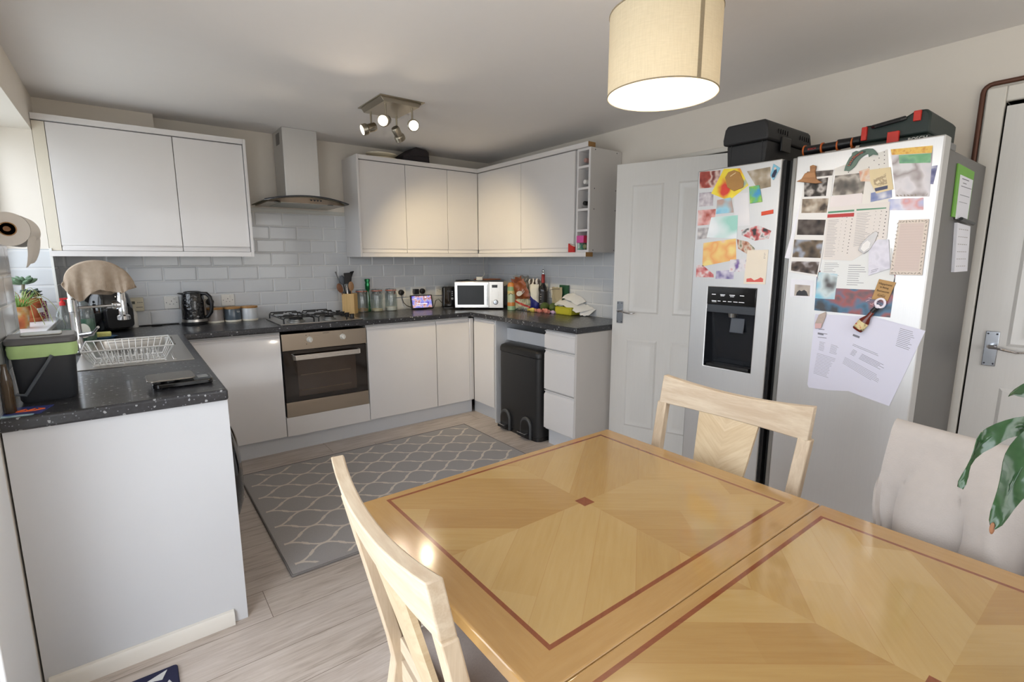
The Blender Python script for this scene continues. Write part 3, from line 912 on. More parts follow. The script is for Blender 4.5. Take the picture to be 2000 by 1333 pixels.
for i in range(16):
    m.bm.faces.new((A[i], A2[i], A2[i + 1], A[i + 1])); m.bm.faces.new((A2[i], B2[i], B2[i + 1], A2[i + 1]))
    m.bm.faces.new((B[i], B[i + 1], B2[i + 1], B2[i]))
m.bm.faces.new((A[0], B[0], B2[0], A2[0])); m.bm.faces.new((A[16], A2[16], B2[16], B[16]))
bd = build('canopy_body', m, STEELO, t)
build('glass_edge', MB().tube([(x, bow(x) - .001, arcz(x)) for x in [CXH - .288 + .576 * i / 24 for i in range(25)]], .0042, 6), INKD, t)
m = MB()
for i in range(4): m.cyl((1.43 + i * .022, bow(1.43) + .034, 1.772), (1.43 + i * .022, bow(1.43) + .028, 1.772), .0055, seg=10)
build('button', m, INKD, bd)
build('grease_filter', MB().box(CXH - .18, CXH + .14, -.43, -.08, 1.7495, 1.7519), flat('grey_mesh_filter', (168, 168, 160), .4, .5, var=.12, scale=400), bd)
m = MB()
for x in (CXH - .20, CXH + .16): m.cyl((x, -.42, 1.749), (x, -.42, 1.752), .022, seg=16)
build('hood_lamp', m, flat('unlit_hood_lamp', (70, 68, 64), .3, var=.05), bd)
# ---------------------------------------------------------------- on the worktop
Z = WT
# air fryer
t = thing('air_fryer', 'black glossy egg-shaped air fryer in the corner behind the tap', 'air fryer', (.215, -.175, Z))
build('body', MB().lathe([(.0, .004), (.10, .004), (.125, .02), (.138, .09), (.136, .16), (.122, .225), (.092, .275), (.05, .298), (0, .303)], seg=36), BLACKG, t)
dr = build('drawer', MB().prism(rrect(-.075, .075, .03, .155, .02), 'y', -.146, -.10), BLACK, t, bevel=.003)
build('drawer_handle', MB().box(-.018, .018, -.215, -.14, .085, .115), BLACKG, dr, bevel=.006)
t.rotation_euler[2] = .5
t = thing('soap_pump', 'slim white plastic bottle standing right of the air fryer', 'bottle', (.350, -.062, Z))
build('bottle', MB().lathe([(.019, 0), (.021, .004), (.021, .09), (.016, .105), (.009, .11), (.009, .12), (0, .12)], seg=18), PLATE, t)
# washing-up liquids
t = thing('washing_up_bottle', 'clear squeezy bottle of green washing-up liquid with red cap', 'bottle', (.062, -.80, Z))
build('bottle', MB().lathe([(.030, 0), (.034, .005), (.035, .12), (.033, .17), (.020, .205), (.011, .215), (.011, .222), (0, .222)], seg=20, sy=.7), JARG, t)
build('liquid', MB().lathe([(.0285, .003), (.032, .008), (.033, .095), (0, .095)], seg=20, sy=.68), GREENL, t)
build('cap', MB().lathe([(.0125, .218), (.0125, .235), (.006, .24), (.006, .252), (0, .252)], seg=14).box(-.008, .03, -.007, .007, .247, .256), flat('red_cap', (206, 40, 44), .4), t)
t = thing('washing_up_bottle', 'big clear bottle of green soap with oval cream label', 'bottle', (.128, -.60, Z))
build('bottle', MB().lathe([(.042, 0), (.047, .006), (.048, .13), (.044, .18), (.026, .215), (.013, .222), (.013, .232), (0, .232)], seg=22, sy=.7), JARG, t)
build('liquid', MB().lathe([(.040, .003), (.045, .009), (.0455, .125), (0, .125)], seg=22, sy=.68), GREENL, t)
build('label', MB().prism([(.030 * math.cos(a * PI / 12), .062 + .04 * math.sin(a * PI / 12)) for a in range(24)], 'y', -.0360, -.0345), flat('cream_oval_label', (222, 220, 206), .6, var=.08, scale=60), t)
build('cap', MB().lathe([(.014, .228), (.014, .25), (.008, .254), (0, .254)], seg=14), flat('clear_grey_cap', (150, 156, 156), .3), t)
t.rotation_euler[2] = -.2
# sponge on its dish
solo('sponge_dish', 'small blue dish under the yellow sponge behind the sink', 'dish', MB().lathe([(0, 0), (.05, 0), (.062, .010), (.060, .011), (.048, .003), (0, .003)], (.19, -.53, Z), 28, sx=1.2), flat('blue_glazed_dish', (52, 88, 120), .2))
m = Mat('yellow_sponge_foam', .95); m.col(m.mix(m.noise(m.coord(), 90), rgb(206, 200, 110), rgb(228, 224, 146))); m.bump(m.noise(m.coord(), 300), .7, .003)
solo('sponge', 'yellow sponge lying on a small blue dish', 'sponge', MB().box(.145, .235, -.563, -.503, Z + .0112, Z + .036), m.m, bevel=.006)
# dish rack
t = thing('dish_rack', 'empty white wire dish rack standing on the drainer', 'dish rack', (.315, -1.45, Z + .004), world=True)
zb, zt = Z + .012, Z + .082
bx0, bx1, by0, by1 = .192, .440, -1.545, -1.345
tx0, tx1, ty0, ty1 = .160, .472, -1.61, -1.275
m = MB().tube([(tx0, ty0, zt), (tx1, ty0, zt), (tx1, ty1, zt), (tx0, ty1, zt)], .0032, 8, True).tube([(bx0, by0, zb), (bx1, by0, zb), (bx1, by1, zb), (bx0, by1, zb)], .0028, 8, True)
build('frame', m, WIRE, t)
m = MB(); n = 13
for i in range(n):
    f = i / (n - 1); xb = bx0 + (bx1 - bx0) * f; xt = tx0 + (tx1 - tx0) * f
    m.tube([(xt, ty0, zt), (xb, by0, zb), (xb, by1, zb), (xt, ty1, zt)], .0018, 6)
for i in range(4):
    f = (i + .5) / 4; yb = by0 + (by1 - by0) * f
    m.tube([(tx0, ty0 + (ty1 - ty0) * f, zt), (bx0, yb, zb), (bx1, yb, zb), (tx1, ty0 + (ty1 - ty0) * f, zt)], .0016, 6)
build('wire_basket', m, WIRE, t)
m = MB()
for i in range(9):
    x = bx0 + .03 + i * .023
    for yp in (-1.50, -1.40): build('plate_prong', MB().tube([(x, yp, zb), (x - .006, yp, zb + .034), (x + .004, yp, zb + .042), (x + .008, yp, zb)], .0016, 6), WIRE, t)
m = MB()
for x in (bx0, bx1):
    for y in (by0, by1): m.cyl((x, y, Z + .0066), (x, y, zb), .004, seg=8)
build('foot', m, WIRE, t)
# kitchen scale
t = thing('kitchen_scale', 'black digital kitchen scale with a glassy weighing plate', 'scale', (.455, -2.075, Z), .02)
build('body', MB().prism(rrect(-.085, .10, -.062, .062, .02), 'z', .003, .021), BLACKG, t, bevel=.004)
build('weighing_plate', MB().prism(rrect(-.10, .045, -.068, .068, .018), 'z', .030, .036), flat('smoked_scale_plate', (140, 136, 130), .12, .6, var=.03), t, bevel=.002)
build('stem', MB().cyl((-.03, 0, .021), (-.03, 0, .030), .03, seg=20), BLACK, t)
build('display', MB().box(.055, .088, -.024, .024, .0211, .0218), flat('grey_display', (140, 144, 146), .1, var=.03), t)
build('foot', MB().cyl((-.065, -.045, 0), (-.065, -.045, .004), .01).cyl((-.065, .045, 0), (-.065, .045, .004), .01).cyl((.08, -.045, 0), (.08, -.045, .004), .01).cyl((.08, .045, 0), (.08, .045, .004), .01), RUBBER, t)
# food waste caddy
t = thing('food_caddy', 'dark plastic food waste caddy with pale green liner hanging out', 'bin', (.098, -2.015, Z), .06)
def loft(m, rings):
    V = [[m.bm.verts.new((x, y, z)) for (x, y) in pts] for pts, z in rings]
    for A, B in zip(V, V[1:]):
        n = len(A)
        for i in range(n): m.bm.faces.new((A[i], A[(i + 1) % n], B[(i + 1) % n], B[i]))
    m.bm.faces.new(V[0]); m.bm.faces.new(V[-1]); return m
def rc(w, d, r): return rrect(-w, w, -d, d, r, 5)
build('bucket', loft(MB(), [(rc(.064, .060, .02), 0), (rc(.070, .066, .022), .01), (rc(.078, .075, .024), .17)]), flat('charcoal_caddy_plastic', (44, 47, 52), .5, var=.08), t)
ln = []
for z, k, a in ((.147, 1.05, .002), (.160, 1.07, .004), (.178, 1.075, .003), (.188, 1.05, .001)):
    pts = rc(.078 * k, .075 * k, .026); n = len(pts)
    ln.append(([(x * (1 + a * 6 * math.sin(i * 1.9 + z * 90)), y * (1 + a * 6 * math.cos(i * 2.3 + z * 70))) for i, (x, y) in enumerate(pts)], z))
build('liner', loft(MB(), ln), flat('pale_green_liner', (178, 208, 142), .45, var=.15, scale=20), t)
lid = build('lid', loft(MB(), [(rc(.084, .081, .028), .188), (rc(.087, .084, .028), .192), (rc(.087, .084, .028), .204), (rc(.081, .078, .026), .211), (rc(.060, .056, .02), .2125)]), flat('grey_caddy_lid', (92, 92, 94), .3, var=.08), t)
build('lid_panel', MB().prism(rc(.05, .048, .015), 'z', .2126, .2165), flat('pale_lid_insert', (168, 166, 158), .2, var=.08), lid, bevel=.002)
build('carry_handle', MB().tube([(-.088, -.005, .17), (-.088, -.06, .10), (-.085, -.086, .04), (-.05, -.088, .032)], .0045, 8).tube([(-.052, -.0885, .035), (.02, -.090, .152)], .005, 8), flat('grey_caddy_handle', (84, 90, 96), .4), t)
solo('glass_bottle', 'dark amber bottle at the left frame edge in front of the caddy', 'bottle', MB().lathe([(.013, 0), (.014, .004), (.014, .10), (.012, .115), (.007, .135), (.007, .15), (0, .15)], (.0235, -2.188, Z), 20), flat('dark_amber_glass', (62, 46, 26), .08, var=.25, coat=.5, scale=8))
t = thing('leaflet', 'flat blue printed leaflet with orange lettering under the caddy edge', 'leaflet', (.05, -2.185, Z), -.25)
build('sheet', MB().box(-.045, .055, -.04, .05, .0003, .002), blotch('blue_leaflet_print', [(20, 30, 90), (60, 72, 140), (24, 28, 60)], 20, 1.3), t)
m = MB()
for i in range(3): m.tube([(-.03 + .022 * i, -.005, .0026), (-.02 + .022 * i, .012, .0026), (-.012 + .022 * i, -.004, .0026)], .0022, 6)
m.tube([(.03, .015, .0026), (.048, .006, .0026), (.03, -.01, .0026), (-.02, -.014, .0026)], .002, 6)
build('print', m, flat('orange_print', (236, 108, 52), .5), t)
t = thing('leaflet', 'pale blue leaflet lying at the front edge of the sink worktop', 'leaflet', (.04, -2.215, Z), -.1)
build('sheet', MB().box(-.035, .04, -.028, .02, .0001, .0012), blotch('pale_leaflet_print', [(150, 190, 205), (190, 214, 220), (120, 160, 190)], 30, 4.1), t)

# kettle
t = thing('kettle', 'black hammered-finish jug kettle with steel base ring', 'kettle', (.688, -.125, Z))
kb = Mat('black_hammered_enamel', .12, 0, .6); kb.col(kb.mix(kb.noise(kb.coord(), 8), rgb(14, 14, 16), rgb(22, 22, 25)))
kb.bump(X(kb.nt, kb.voronoi(kb.coord(), 55, 'SMOOTH_F1').outputs['Distance']), .9, .006)
build('base', MB().lathe([(.078, 0), (.08, .004), (.08, .018), (.076, .021), (0, .021)], seg=32), BLACK, t)
build('base_ring', MB().lathe([(.074, .021), (.078, .023), (.077, .040), (.073, .042), (0, .042)], seg=32), STEEL, t)
build('jug', MB().lathe([(.0745, .042), (.075, .06), (.073, .14), (.066, .205), (.062, .217), (.055, .222), (0, .222)], seg=36), kb.m, t)
build('lid', MB().lathe([(.053, .222), (.052, .228), (.04, .233), (0, .235)], seg=28), BLACK, t)
build('spout', MB().prism([(-.05, .205), (-.088, .219), (-.084, .222), (-.05, .222)], 'y', -.022, .022), BLACK, t, bevel=.003)
build('handle', MB().tube([(.052, -.02, .216), (.085, -.03, .214), (.105, -.037, .19), (.112, -.04, .14), (.105, -.037, .085), (.084, -.03, .055), (.07, -.025, .05)], [.012, .013, .013, .012, .012, .011, .01], 12), BLACK, t)
build('water_window', MB().obox((.071, -.030, .12), (.002, .008, .055), (.92, -.39, 0), (.39, .92, 0)), flat('grey_water_gauge', (128, 116, 104), .2), t)
t.rotation_euler[2] = -.15
# storage canisters
LIDW = wood('acacia_lid_wood', (176, 128, 74), (202, 158, 100), .45, 0, 'x')
def canister(x, y, c, label):
    t = thing('canister', label, 'canister', (x, y, Z), 0, 'storage canisters beside the kettle')
    build('pot', MB().lathe([(.052, .0), (.054, .003), (.054, .012)], seg=30).lathe([(.0538, .012), (.054, .014), (.054, .090), (.052, .094), (0, .094)], seg=30), flat('glaze_%d_%d_%d' % c, c, .25, var=.03, coat=.3), t)
    build('foot_band', MB().lathe([(.0535, .0005), (.0548, .002), (.0548, .013), (.0542, .014)], seg=30), flat('cream_glaze', (226, 220, 204), .35, var=.02), t)
    build('lid', MB().lathe([(.055, .094), (.056, .096), (.056, .106), (.054, .108), (0, .108)], seg=30), LIDW, t)
    return t
a = canister(.818, -.085, (160, 152, 148), 'taupe glazed canister with wooden lid, nearest the kettle')
b = canister(.930, -.090, (82, 94, 104), 'slate grey glazed canister with wooden lid, middle of three')
c = canister(1.042, -.090, (204, 208, 212), 'white glazed canister with wooden lid, nearest the hob')
text('TEA', .016, (.030, -.0462, .072), (.86, .51, 0), (0, 0, 1), flat('white_print', (230, 230, 228), .5), b)
# utensil block
t = thing('utensil_holder', 'square bamboo utensil holder beside the hob', 'utensil holder', (1.802, -.092, Z), -.645)
m = MB(); s_ = .05; h_ = .168
m.box(-s_, s_, -s_, -s_ + .009, 0, h_).box(-s_, s_, s_ - .009, s_, 0, h_).box(-s_, -s_ + .009, -s_ + .009, s_ - .009, 0, h_).box(s_ - .009, s_, -s_ + .009, s_ - .009, 0, h_).box(-s_ + .009, s_ - .009, -s_ + .009, s_ - .009, 0, .008)
build('box', m, BAMBOO, t, bevel=.0015)
def utensil(name, label, base, tip, mat, head, hm=None):
    t = thing(name, label, 'utensil', (base[0], base[1], Z + .0085), 0, 'cooking utensils in the bamboo holder')
    d = Vector(tip) - Vector(base); b = Vector((0, 0, 0)); e = d
    n = d.normalized(); side = n.cross(Vector((0, 1, 0))).normalized()
    k = e - n * .06
    build('handle', MB().tube([b, e * .5, k], [.006, .0065, .0045], 8), mat, t)
    m = MB(); c = e - n * .03
    if head == 'spoon':
        M = Matrix((side, side.cross(n) * -1, n)).transposed().to_4x4(); M.translation = c
        m.ball((0, 0, 0), 1, .024, .008, .040, 16, 10)
        build('head', m, hm or mat, t, xf=M)
    elif head == 'turner':
        m.obox(c, (.028, .0025, .045), side, side.cross(n) * -1); build('head', m, hm or mat, t, bevel=.004)
    elif head == 'curve':
        pts = [c - n * .045, c - n * .02 + side * .012, c + n * .02 + side * .014, c + n * .055 - side * .004, c + n * .068 - side * .022]
        m.tube(pts, [.006, .017, .021, .014, .004], 10); build('head', m, hm or mat, t)
    elif head == 'tongs':
        m.tube([c - n * .04, c + n * .01, c + n * .035], [.006, .0045, .008], 8); build('head', m, hm or mat, t)
    return t
WOODB = wood('brown_spoon_wood', (112, 70, 44), (148, 98, 64), .5, 0, 'z')
NYL = flat('black_nylon', (30, 30, 32), .4, var=.1); GRYN = flat('grey_nylon', (82, 88, 96), .35, var=.08)
bx, by = 1.802, -.092
utensil('wooden_spoon', 'brown wooden spoon leaning left in the bamboo holder', (bx - .005, by - .012, 0), (bx - .092, by - .01, .235), WOODB, 'spoon')
utensil('cooking_spoon', 'grey plastic spoon, second from the left in the holder', (bx + .0, by + .012, 0), (bx - .055, by + .012, .30), NYL, 'spoon', GRYN)
utensil('tongs', 'thin steel tongs sticking up highest at the left of the holder', (bx + .008, by + .024, 0), (bx - .098, by + .02, .335), flat('steel_tongs', (130, 132, 136), .3, .9), 'tongs')
utensil('turner', 'black nylon slice in the middle of the bamboo holder', (bx + .004, by - .004, 0), (bx - .012, by + .0, .315), NYL, 'turner')
utensil('ladle', 'black curved nylon spoon tallest at the right of the holder', (bx - .002, by + .02, 0), (bx + .026, by + .018, .305), NYL, 'curve')
utensil('wooden_fork', 'pale wooden spoon handle in front of the black slice', (bx + .012, by - .022, 0), (bx + .008, by - .02, .25), wood('pale_spoon_wood', (150, 112, 78), (178, 138, 100), .5, 0, 'z'), 'spoon')
utensil('peeler', 'short green-handled peeler low in the bamboo holder', (bx - .002, by - .026, 0), (bx - .034, by - .03, .225), flat('bright_green_plastic', (60, 160, 70), .35), 'tongs', CHROME)
# clip-top jars
def jar(x, label, level, c, seedy=False):
    t = thing('storage_jar', label, 'jar', (x, -.062, Z), 0, 'clip-top jars by the bamboo holder')
    build('glass', MB().lathe([(.044, 0), (.050, .004), (.051, .02), (.051, .135), (.047, .152), (.042, .16), (.042, .168), (.046, .172), (.046, .178), (0, .178)], seg=28), JARG, t)
    build('lid', MB().lathe([(.046, .180), (.047, .184), (.044, .192), (0, .194)], seg=26), JARG, t)
    build('rubber_seal', MB().lathe([(.0455, .176), (.048, .177), (.048, .181), (.0455, .182)], seg=26), flat('orange_rubber_seal', (196, 98, 70), .6), t)
    m = MB().tube(arc((0, 0, .160), .0437, 0, 2 * PI, 24, 'xy')[:-1], .0016, 6, True)
    m.tube([(-.012, -.043, .160), (-.014, -.053, .175), (-.012, -.05, .19), (.012, -.05, .19), (.014, -.053, .175), (.012, -.043, .160)], .0016, 6)
    m.tube([(-.012, .043, .160), (-.012, .05, .185), (0, .02, .196), (.012, .05, .185), (.012, .043, .160)], .0016, 6)
    m.tube([(0, -.051, .186), (0, -.056, .16), (0, -.053, .135)], .002, 6)
    build('wire_clip', m, CHROME, t)
    if seedy:
        m = MB(); random.seed(11)
        for i in range(70):
            a = random.uniform(0, 2 * PI); r = .044 * math.sqrt(random.random()); z = .008 + random.random() * level * (1 - .3 * r / .044)
            m.tube([(r * math.cos(a) - .006, r * math.sin(a), z), (r * math.cos(a), r * math.sin(a) + .004, z + .003), (r * math.cos(a) + .006, r * math.sin(a), z)], .0028, 5)
        f = build('filling', m, flat('dry_pasta', c, .6, var=.2), t); f['kind'] = 'stuff'
    else:
        f = build('filling', MB().lathe([(.0, .003), (.046, .004), (.048, .01), (.048, level), (.03, level + .004), (0, level + .002)], seg=24), flat('filling_%d_%d_%d' % c, c, .8, var=.04, scale=200, bump=.3, bscale=400), t); f['kind'] = 'stuff'
jar(1.915, 'clip-top glass jar with a little pasta, beside the bamboo holder', .03, (196, 150, 90), True)
jar(2.050, 'clip-top glass jar with a shallow layer of cream oats, middle one', .022, (222, 206, 168))
jar(2.182, 'clip-top glass jar with white powder, nearest the red switch', .032, (224, 220, 214))
t = thing('glass_bottle', 'slim green glass bottle with gathered top, behind the jars', 'bottle', (1.982, -.032, Z))
build('bottle', MB().lathe([(.017, 0), (.019, .004), (.0185, .06), (.016, .12), (.012, .165), (.0125, .18)], seg=18), GREENB, t)
build('top', MB().lathe([(.012, .178), (.019, .195), (.021, .235), (.017, .25), (.023, .272), (.02, .282), (0, .282)], seg=9), flat('green_foil', (28, 120, 70), .15, .5, var=.35, scale=60), t)

# wall sockets and switches
def plate(name, label, cat, x, w, z=1.062, h=.086, wall='back'):
    t = thing(name, label, cat, (x, -.008, z))
    build('plate', MB().box(-w / 2, w / 2, -.009, 0, -h / 2, h / 2), PLATE, t, bevel=.0025)
    m = MB()
    for dx in (-w / 2 + .013, w / 2 - .013): m.cyl((dx, -.0098, 0), (dx, -.0088, 0), .0028, seg=10)
    build('screw', m, INKD, t)
    return t
def slots(t, dx, rock=True):
    m = MB().box(dx - .002, dx + .002, -.0098, -.0089, .006, .014).box(dx - .014, dx - .007, -.0098, -.0089, -.012, -.009).box(dx + .007, dx + .014, -.0098, -.0089, -.012, -.009)
    build('pin_slot', m, INKD, t)
    if rock: build('rocker', MB().obox((dx + .018, -.0105, .026), (.005, .0025, .008), (1, 0, 0), (0, 1, .15)), PLATE, t, bevel=.001)
t = plate('wall_socket', 'white single socket left of the kettle', 'socket', .570, .086); slots(t, 0)
t = plate('wall_socket', 'white socket hidden behind the kettle, with a black plug', 'socket', .775, .086); slots(t, 0)
t = plate('wall_socket', 'white single socket above the slate grey canister', 'socket', .917, .086); slots(t, 0)
t = plate('wall_socket', 'white double socket with red switch right of the jars', 'socket', 2.270, .150); slots(t, .035, False)
build('red_switch', MB().box(-.042, -.026, -.0125, -.0085, -.014, .014), flat('red_rocker', (170, 44, 34), .35), t, bevel=.0015)
t = plate('wall_socket', 'white double socket behind the smart display', 'socket', 2.475, .150); slots(t, -.035, False)
t = plate('wall_socket', 'white socket half hidden by the toaster', 'socket', 2.700, .086); slots(t, 0)
def plug(label, x, z, square=False):
    t = thing('plug', label, 'plug', (x, -.0175, z))
    if square: build('body', MB().box(-.024, .024, -.042, 0, -.024, .024), BLACK, t, bevel=.006)
    else: build('body', MB().lathe([(.026, 0), (.026, .012), (.023, .022), (.012, .026), (0, .026)], (0, 0, 0), 20, (0, -1, 0)), BLACK, t)
    return t
t = plug('round black plug beside the red switch', 2.297, 1.062)
build('cable', MB().tube([(.002, -.015, -.02), (.003, -.016, -.045), (.015, -.018, -.09), (.045, -.022, -.122), (.085, -.03, -.138), (.13, -.05, -.1465)], .0034, 8), BLACK, t)
plug('square black adapter plugged in above the smart display', 2.438, 1.066, True)
plug('round black plug right of the square adapter', 2.510, 1.066)
t = plug('black plug in the socket behind the kettle', .800, 1.055)
build('cable', MB().tube([(0, -.02, -.02), (.004, -.022, -.06), (.02, -.02, -.035), (.06, -.018, -.052), (.12, -.012, -.06), (.20, -.010, -.046), (.27, -.010, -.040)], .003, 8), BLACK, t)
t = thing('thermostat', 'cream wall thermostat with small dark display, by the air fryer', 'thermostat', (.369, -.008, 1.06))
CRM = flat('cream_plastic', (216, 208, 184), .45, var=.02)
build('housing', MB().box(-.044, .044, -.028, 0, -.046, .046), CRM, t, bevel=.005)
build('display', MB().box(-.036, -.004, -.0288, -.0275, .004, .022), flat('dark_lcd', (62, 64, 54), .2), t)
m = MB()
for i in range(3): m.box(.008 + i * .011, .016 + i * .011, -.0296, -.0276, .010, .016)
m.box(.0, .036, -.0296, -.0276, -.022, -.016)
build('button', m, flat('grey_button', (150, 144, 130), .5), t)
t = thing('loose_cable', 'black cable lying along the worktop left of the kettle', 'cable', (.47, -.06, Z))
build('cord', MB().tube([(-.14, .03, .0038), (-.09, .035, .0038), (-.04, .032, .0038), (.01, .03, .0038), (.07, .034, .0038), (.13, .03, .0038)], .0034, 8).tube([(-.03, .0, .0048), (.0, -.004, .0048), (.03, .0, .0048)], .0045, 8), BLACK, t)

# smart display
t = thing('smart_display', 'black smart display showing a purple picture, leaning on the worktop', 'smart display', (2.442, -.150, Z), -.12)
tilt = Matrix.Rotation(-.30, 4, 'X')
build('frame', MB().box(-.105, .105, -.012, .0, .002, .132), BLACK, t, bevel=.004, xf=tilt)
sc = Mat('display_picture', .1)
v = sc.coord(); sx, sy, sz = sc.xyz(v)
f = sc.noise(v, 26, 1.5, .5)
pc = sc.ramp(f + sz * .6 - .04, [(.30, rgb(92, 66, 190)), (.44, rgb(150, 160, 236)), (.52, rgb(206, 170, 178)), (.60, rgb(150, 90, 84)), (.72, rgb(196, 190, 246))])
sc.col(pc); sc.emit(pc, .5)
s_ = build('screen', MB().box(-.092, .092, -.0126, -.0119, .014, .122), sc.m, t, xf=tilt)
build('caption', MB().box(-.05, .05, -.0132, -.0127, .048, .054).box(-.06, -.02, -.0132, -.0127, .030, .033).box(.03, .046, -.0132, -.0127, .105, .113).box(-.07, -.045, -.0132, -.0127, .1, .103), glow('white_screen_text', (240, 240, 250), .7), s_, xf=tilt)
build('stand', MB().prism([(.004, 0), (.075, 0), (.075, .012), (.046, .08), (.032, .08), (.012, .02)], 'x', -.05, .05), BLACK, t, bevel=.004)
# toaster
t = thing('toaster', 'black glossy two-slice toaster standing end-on beside the microwave', 'toaster', (2.712, -.142, Z), -.42)
build('body', MB().prism(rrect(-.060, .060, -.078, .078, .022, 5), 'z', .012, .2), BLACKG, t, bevel=.012, bseg=3)
build('base', MB().prism(rrect(-.056, .056, -.074, .074, .018, 5), 'z', 0, .012), BLACK, t)
build('slot', MB().box(-.032, -.008, -.06, .06, .1995, .2012).box(.008, .032, -.06, .06, .1995, .2012), flat('steel_slot', (120, 120, 122), .3, .9), t)
build('lever', MB().box(-.004, .004, -.0805, -.0778, .06, .17).box(-.016, .016, -.098, -.08, .15, .166), BLACK, t, bevel=.003)
m = MB()
for z in (.155, .137, .119): m.cyl((.034, -.0778, z), (.034, -.0815, z), .006, seg=12)
m.cyl((.034, -.0778, .09), (.034, -.085, .09), .011, seg=16)
build('button', m, flat('chrome_button', (190, 192, 196), .2, .9), t)
build('cable', MB().tube([(-.06, -.03, .05), (-.09, -.035, .085), (-.115, -.03, .07), (-.125, -.01, .03), (-.13, .0, .006)], .003, 8), BLACK, t)
# microwave
t = thing('microwave', 'silver microwave oven set diagonally in the corner of the worktop', 'microwave', (2.669, -.335, Z), -.652)
MW, MD, MH = .442, .315, .252
build('body', MB().box(0, MW, .022, MD, .012, MH), flat('dark_microwave_case', (64, 64, 66), .35, .3), t, bevel=.004)
fr = build('front_frame', MB().box(0, MW, 0, .022, .012, MH), STEEL, t, bevel=.004)
dr = build('door', MB().box(.004, .312, -.012, -.0005, .018, MH - .006), brushed('bright_microwave_steel', (214, 212, 208), .3, 'x'), t, bevel=.003)
build('window', MB().box(.028, .268, -.0135, -.0118, .044, MH - .034), flat('microwave_window', (22, 24, 27), .3, var=.3, scale=7, spec=.3), dr)
build('handle', MB().cyl((.296, -.030, .04), (.296, -.030, MH - .026), .0055, seg=10).box(.292, .300, -.031, -.011, .045, .053).box(.292, .300, -.031, -.011, MH - .04, MH - .032), CHROME, dr)
build('display', MB().box(.338, .388, -.0012, .0002, .196, .222), flat('dark_clock_display', (24, 26, 28), .15), fr)
m = MB()
for i in range(7):
    m.box(.396, .404, -.0016, .0002, .09 + i * .0135, .094 + i * .0135)
    if i in (0, 1, 6): m.box(.334, .344, -.0016, .0002, .05 + i * .019, .058 + i * .019)
build('button', m, flat('white_panel_mark', (236, 236, 234), .4), fr)
build('dial', MB().lathe([(.023, 0), (.021, .004), (.017, .016), (0, .017)], (.372, 0, .066), 22, (0, -1, 0)), flat('pale_blue_dial', (196, 204, 216), .2, .5), fr)
m = MB()
for x in (.04, MW - .04):
    for y in (.04, MD - .04): m.cyl((x, y, 0), (x, y, .012), .014, seg=12)
build('foot', m, RUBBER, t)
solo('chopping_board', 'thin brown board lying on top of the microwave', 'board', MB().prism(rrect(3.00, 3.22, -.31, -.13, .03, 5), 'z', Z + MH + .0005, Z + MH + .010), wood('reddish_board', (140, 84, 56), (168, 108, 74), .5), bevel=.002)
t = thing('power_adapter', 'white adapter on the microwave with its white cable running up the wall', 'adapter', (2.965, -.30, Z + MH), -.5)
build('body', MB().box(-.03, .03, -.015, .02, .0005, .034), PLATE, t, bevel=.007)
build('cable', MB().tube([(.02, .005, .03), (.05, .07, .045), (.06, .15, .06), (.062, .22, .10), (.064, .255, .16), (.064, .257, .215)], .003, 8), PLATE, t)
t = thing('loose_cable', 'black cable coiled on top of the microwave', 'cable', (2.84, -.24, Z + MH))
build('cord', MB().tube([(-.09, .01, .004), (-.05, .03, .004), (0, .02, .004), (.05, .035, .006), (.06, .0, .004), (.01, -.02, .006), (-.05, -.012, .004)], .0032, 8), BLACK, t)
# pepper tin
t = thing('food_canister', 'green and cream tall canister with orange lid beside the microwave', 'canister', (3.058, -.672, Z))
tm = Mat('printed_tin', .35, .0, .3); zz = tm.xyz(tm.coord())[2]
tm.col(tm.ramp(zz / .23, [(0, rgb(150, 184, 146)), (.16, rgb(206, 126, 56)), (.2, rgb(206, 132, 62)), (.3, rgb(176, 190, 160)), (.62, rgb(196, 178, 116)), (.72, rgb(198, 182, 122)), (.75, rgb(132, 166, 116)), (.96, rgb(226, 218, 192))], True))
build('tin', MB().lathe([(.034, 0), (.036, .002), (.036, .205), (.0345, .21), (0, .21)], seg=26), tm.m, t)
build('lid', MB().lathe([(.035, .209), (.0355, .222), (.028, .240), (.014, .246), (0, .247)], seg=26), flat('orange_lid', (206, 132, 62), .35), t)
build('print', MB().tube([(-.036 + .0, -.009, .135), (-.034, -.018, .146), (-.028, -.026, .150), (-.020, -.032, .146), (-.015, -.0345, .137)], .0022, 6), INKD, t)
# ---------------------------------------------------------------- bags and food at the right-hand end
def pillow(m, w, h, d, seed=0, nx=14, ny=14, crump=.012):
    """a crumpled filled bag standing in the xz plane of its own frame"""
    rnd = random.Random(seed)
    ph = [rnd.uniform(0, 6) for _ in range(6)]
    for sgn in (-1, 1):
        V = []
        for i in range(nx + 1):
            r = []
            for j in range(ny + 1):
                u = i / nx * 2 - 1; v = j / ny * 2 - 1
                t = max(0, (1 - abs(u) ** 2.6)) ** .6 * max(0, (1 - abs(v) ** 2.6)) ** .6
                k = 1 - .07 * v * v * (1 - abs(u))
                c = crump * (math.sin(u * 5 + v * 3 + ph[0]) + math.sin(v * 7 - u * 4 + ph[1]) * .7 + math.sin(u * 11 + ph[2]) * .35) * t
                r.append(m.bm.verts.new((u * w / 2 * k + crump * .6 * math.sin(v * 9 + ph[3]), sgn * (d / 2 * t + c) + .0005 * sgn, (v + 1) * h / 2 + crump * .5 * math.sin(u * 8 + ph[4]))))
            V.append(r)
        for i in range(nx):
            for j in range(ny): m.bm.faces.new((V[i][j], V[i + 1][j], V[i + 1][j + 1], V[i][j + 1]))
    bmesh.ops.remove_doubles(m.bm, verts=m.bm.verts, dist=.0016)
    return m
FACE = -PI / 2 + .35                              # turned to face the room (towards -x)
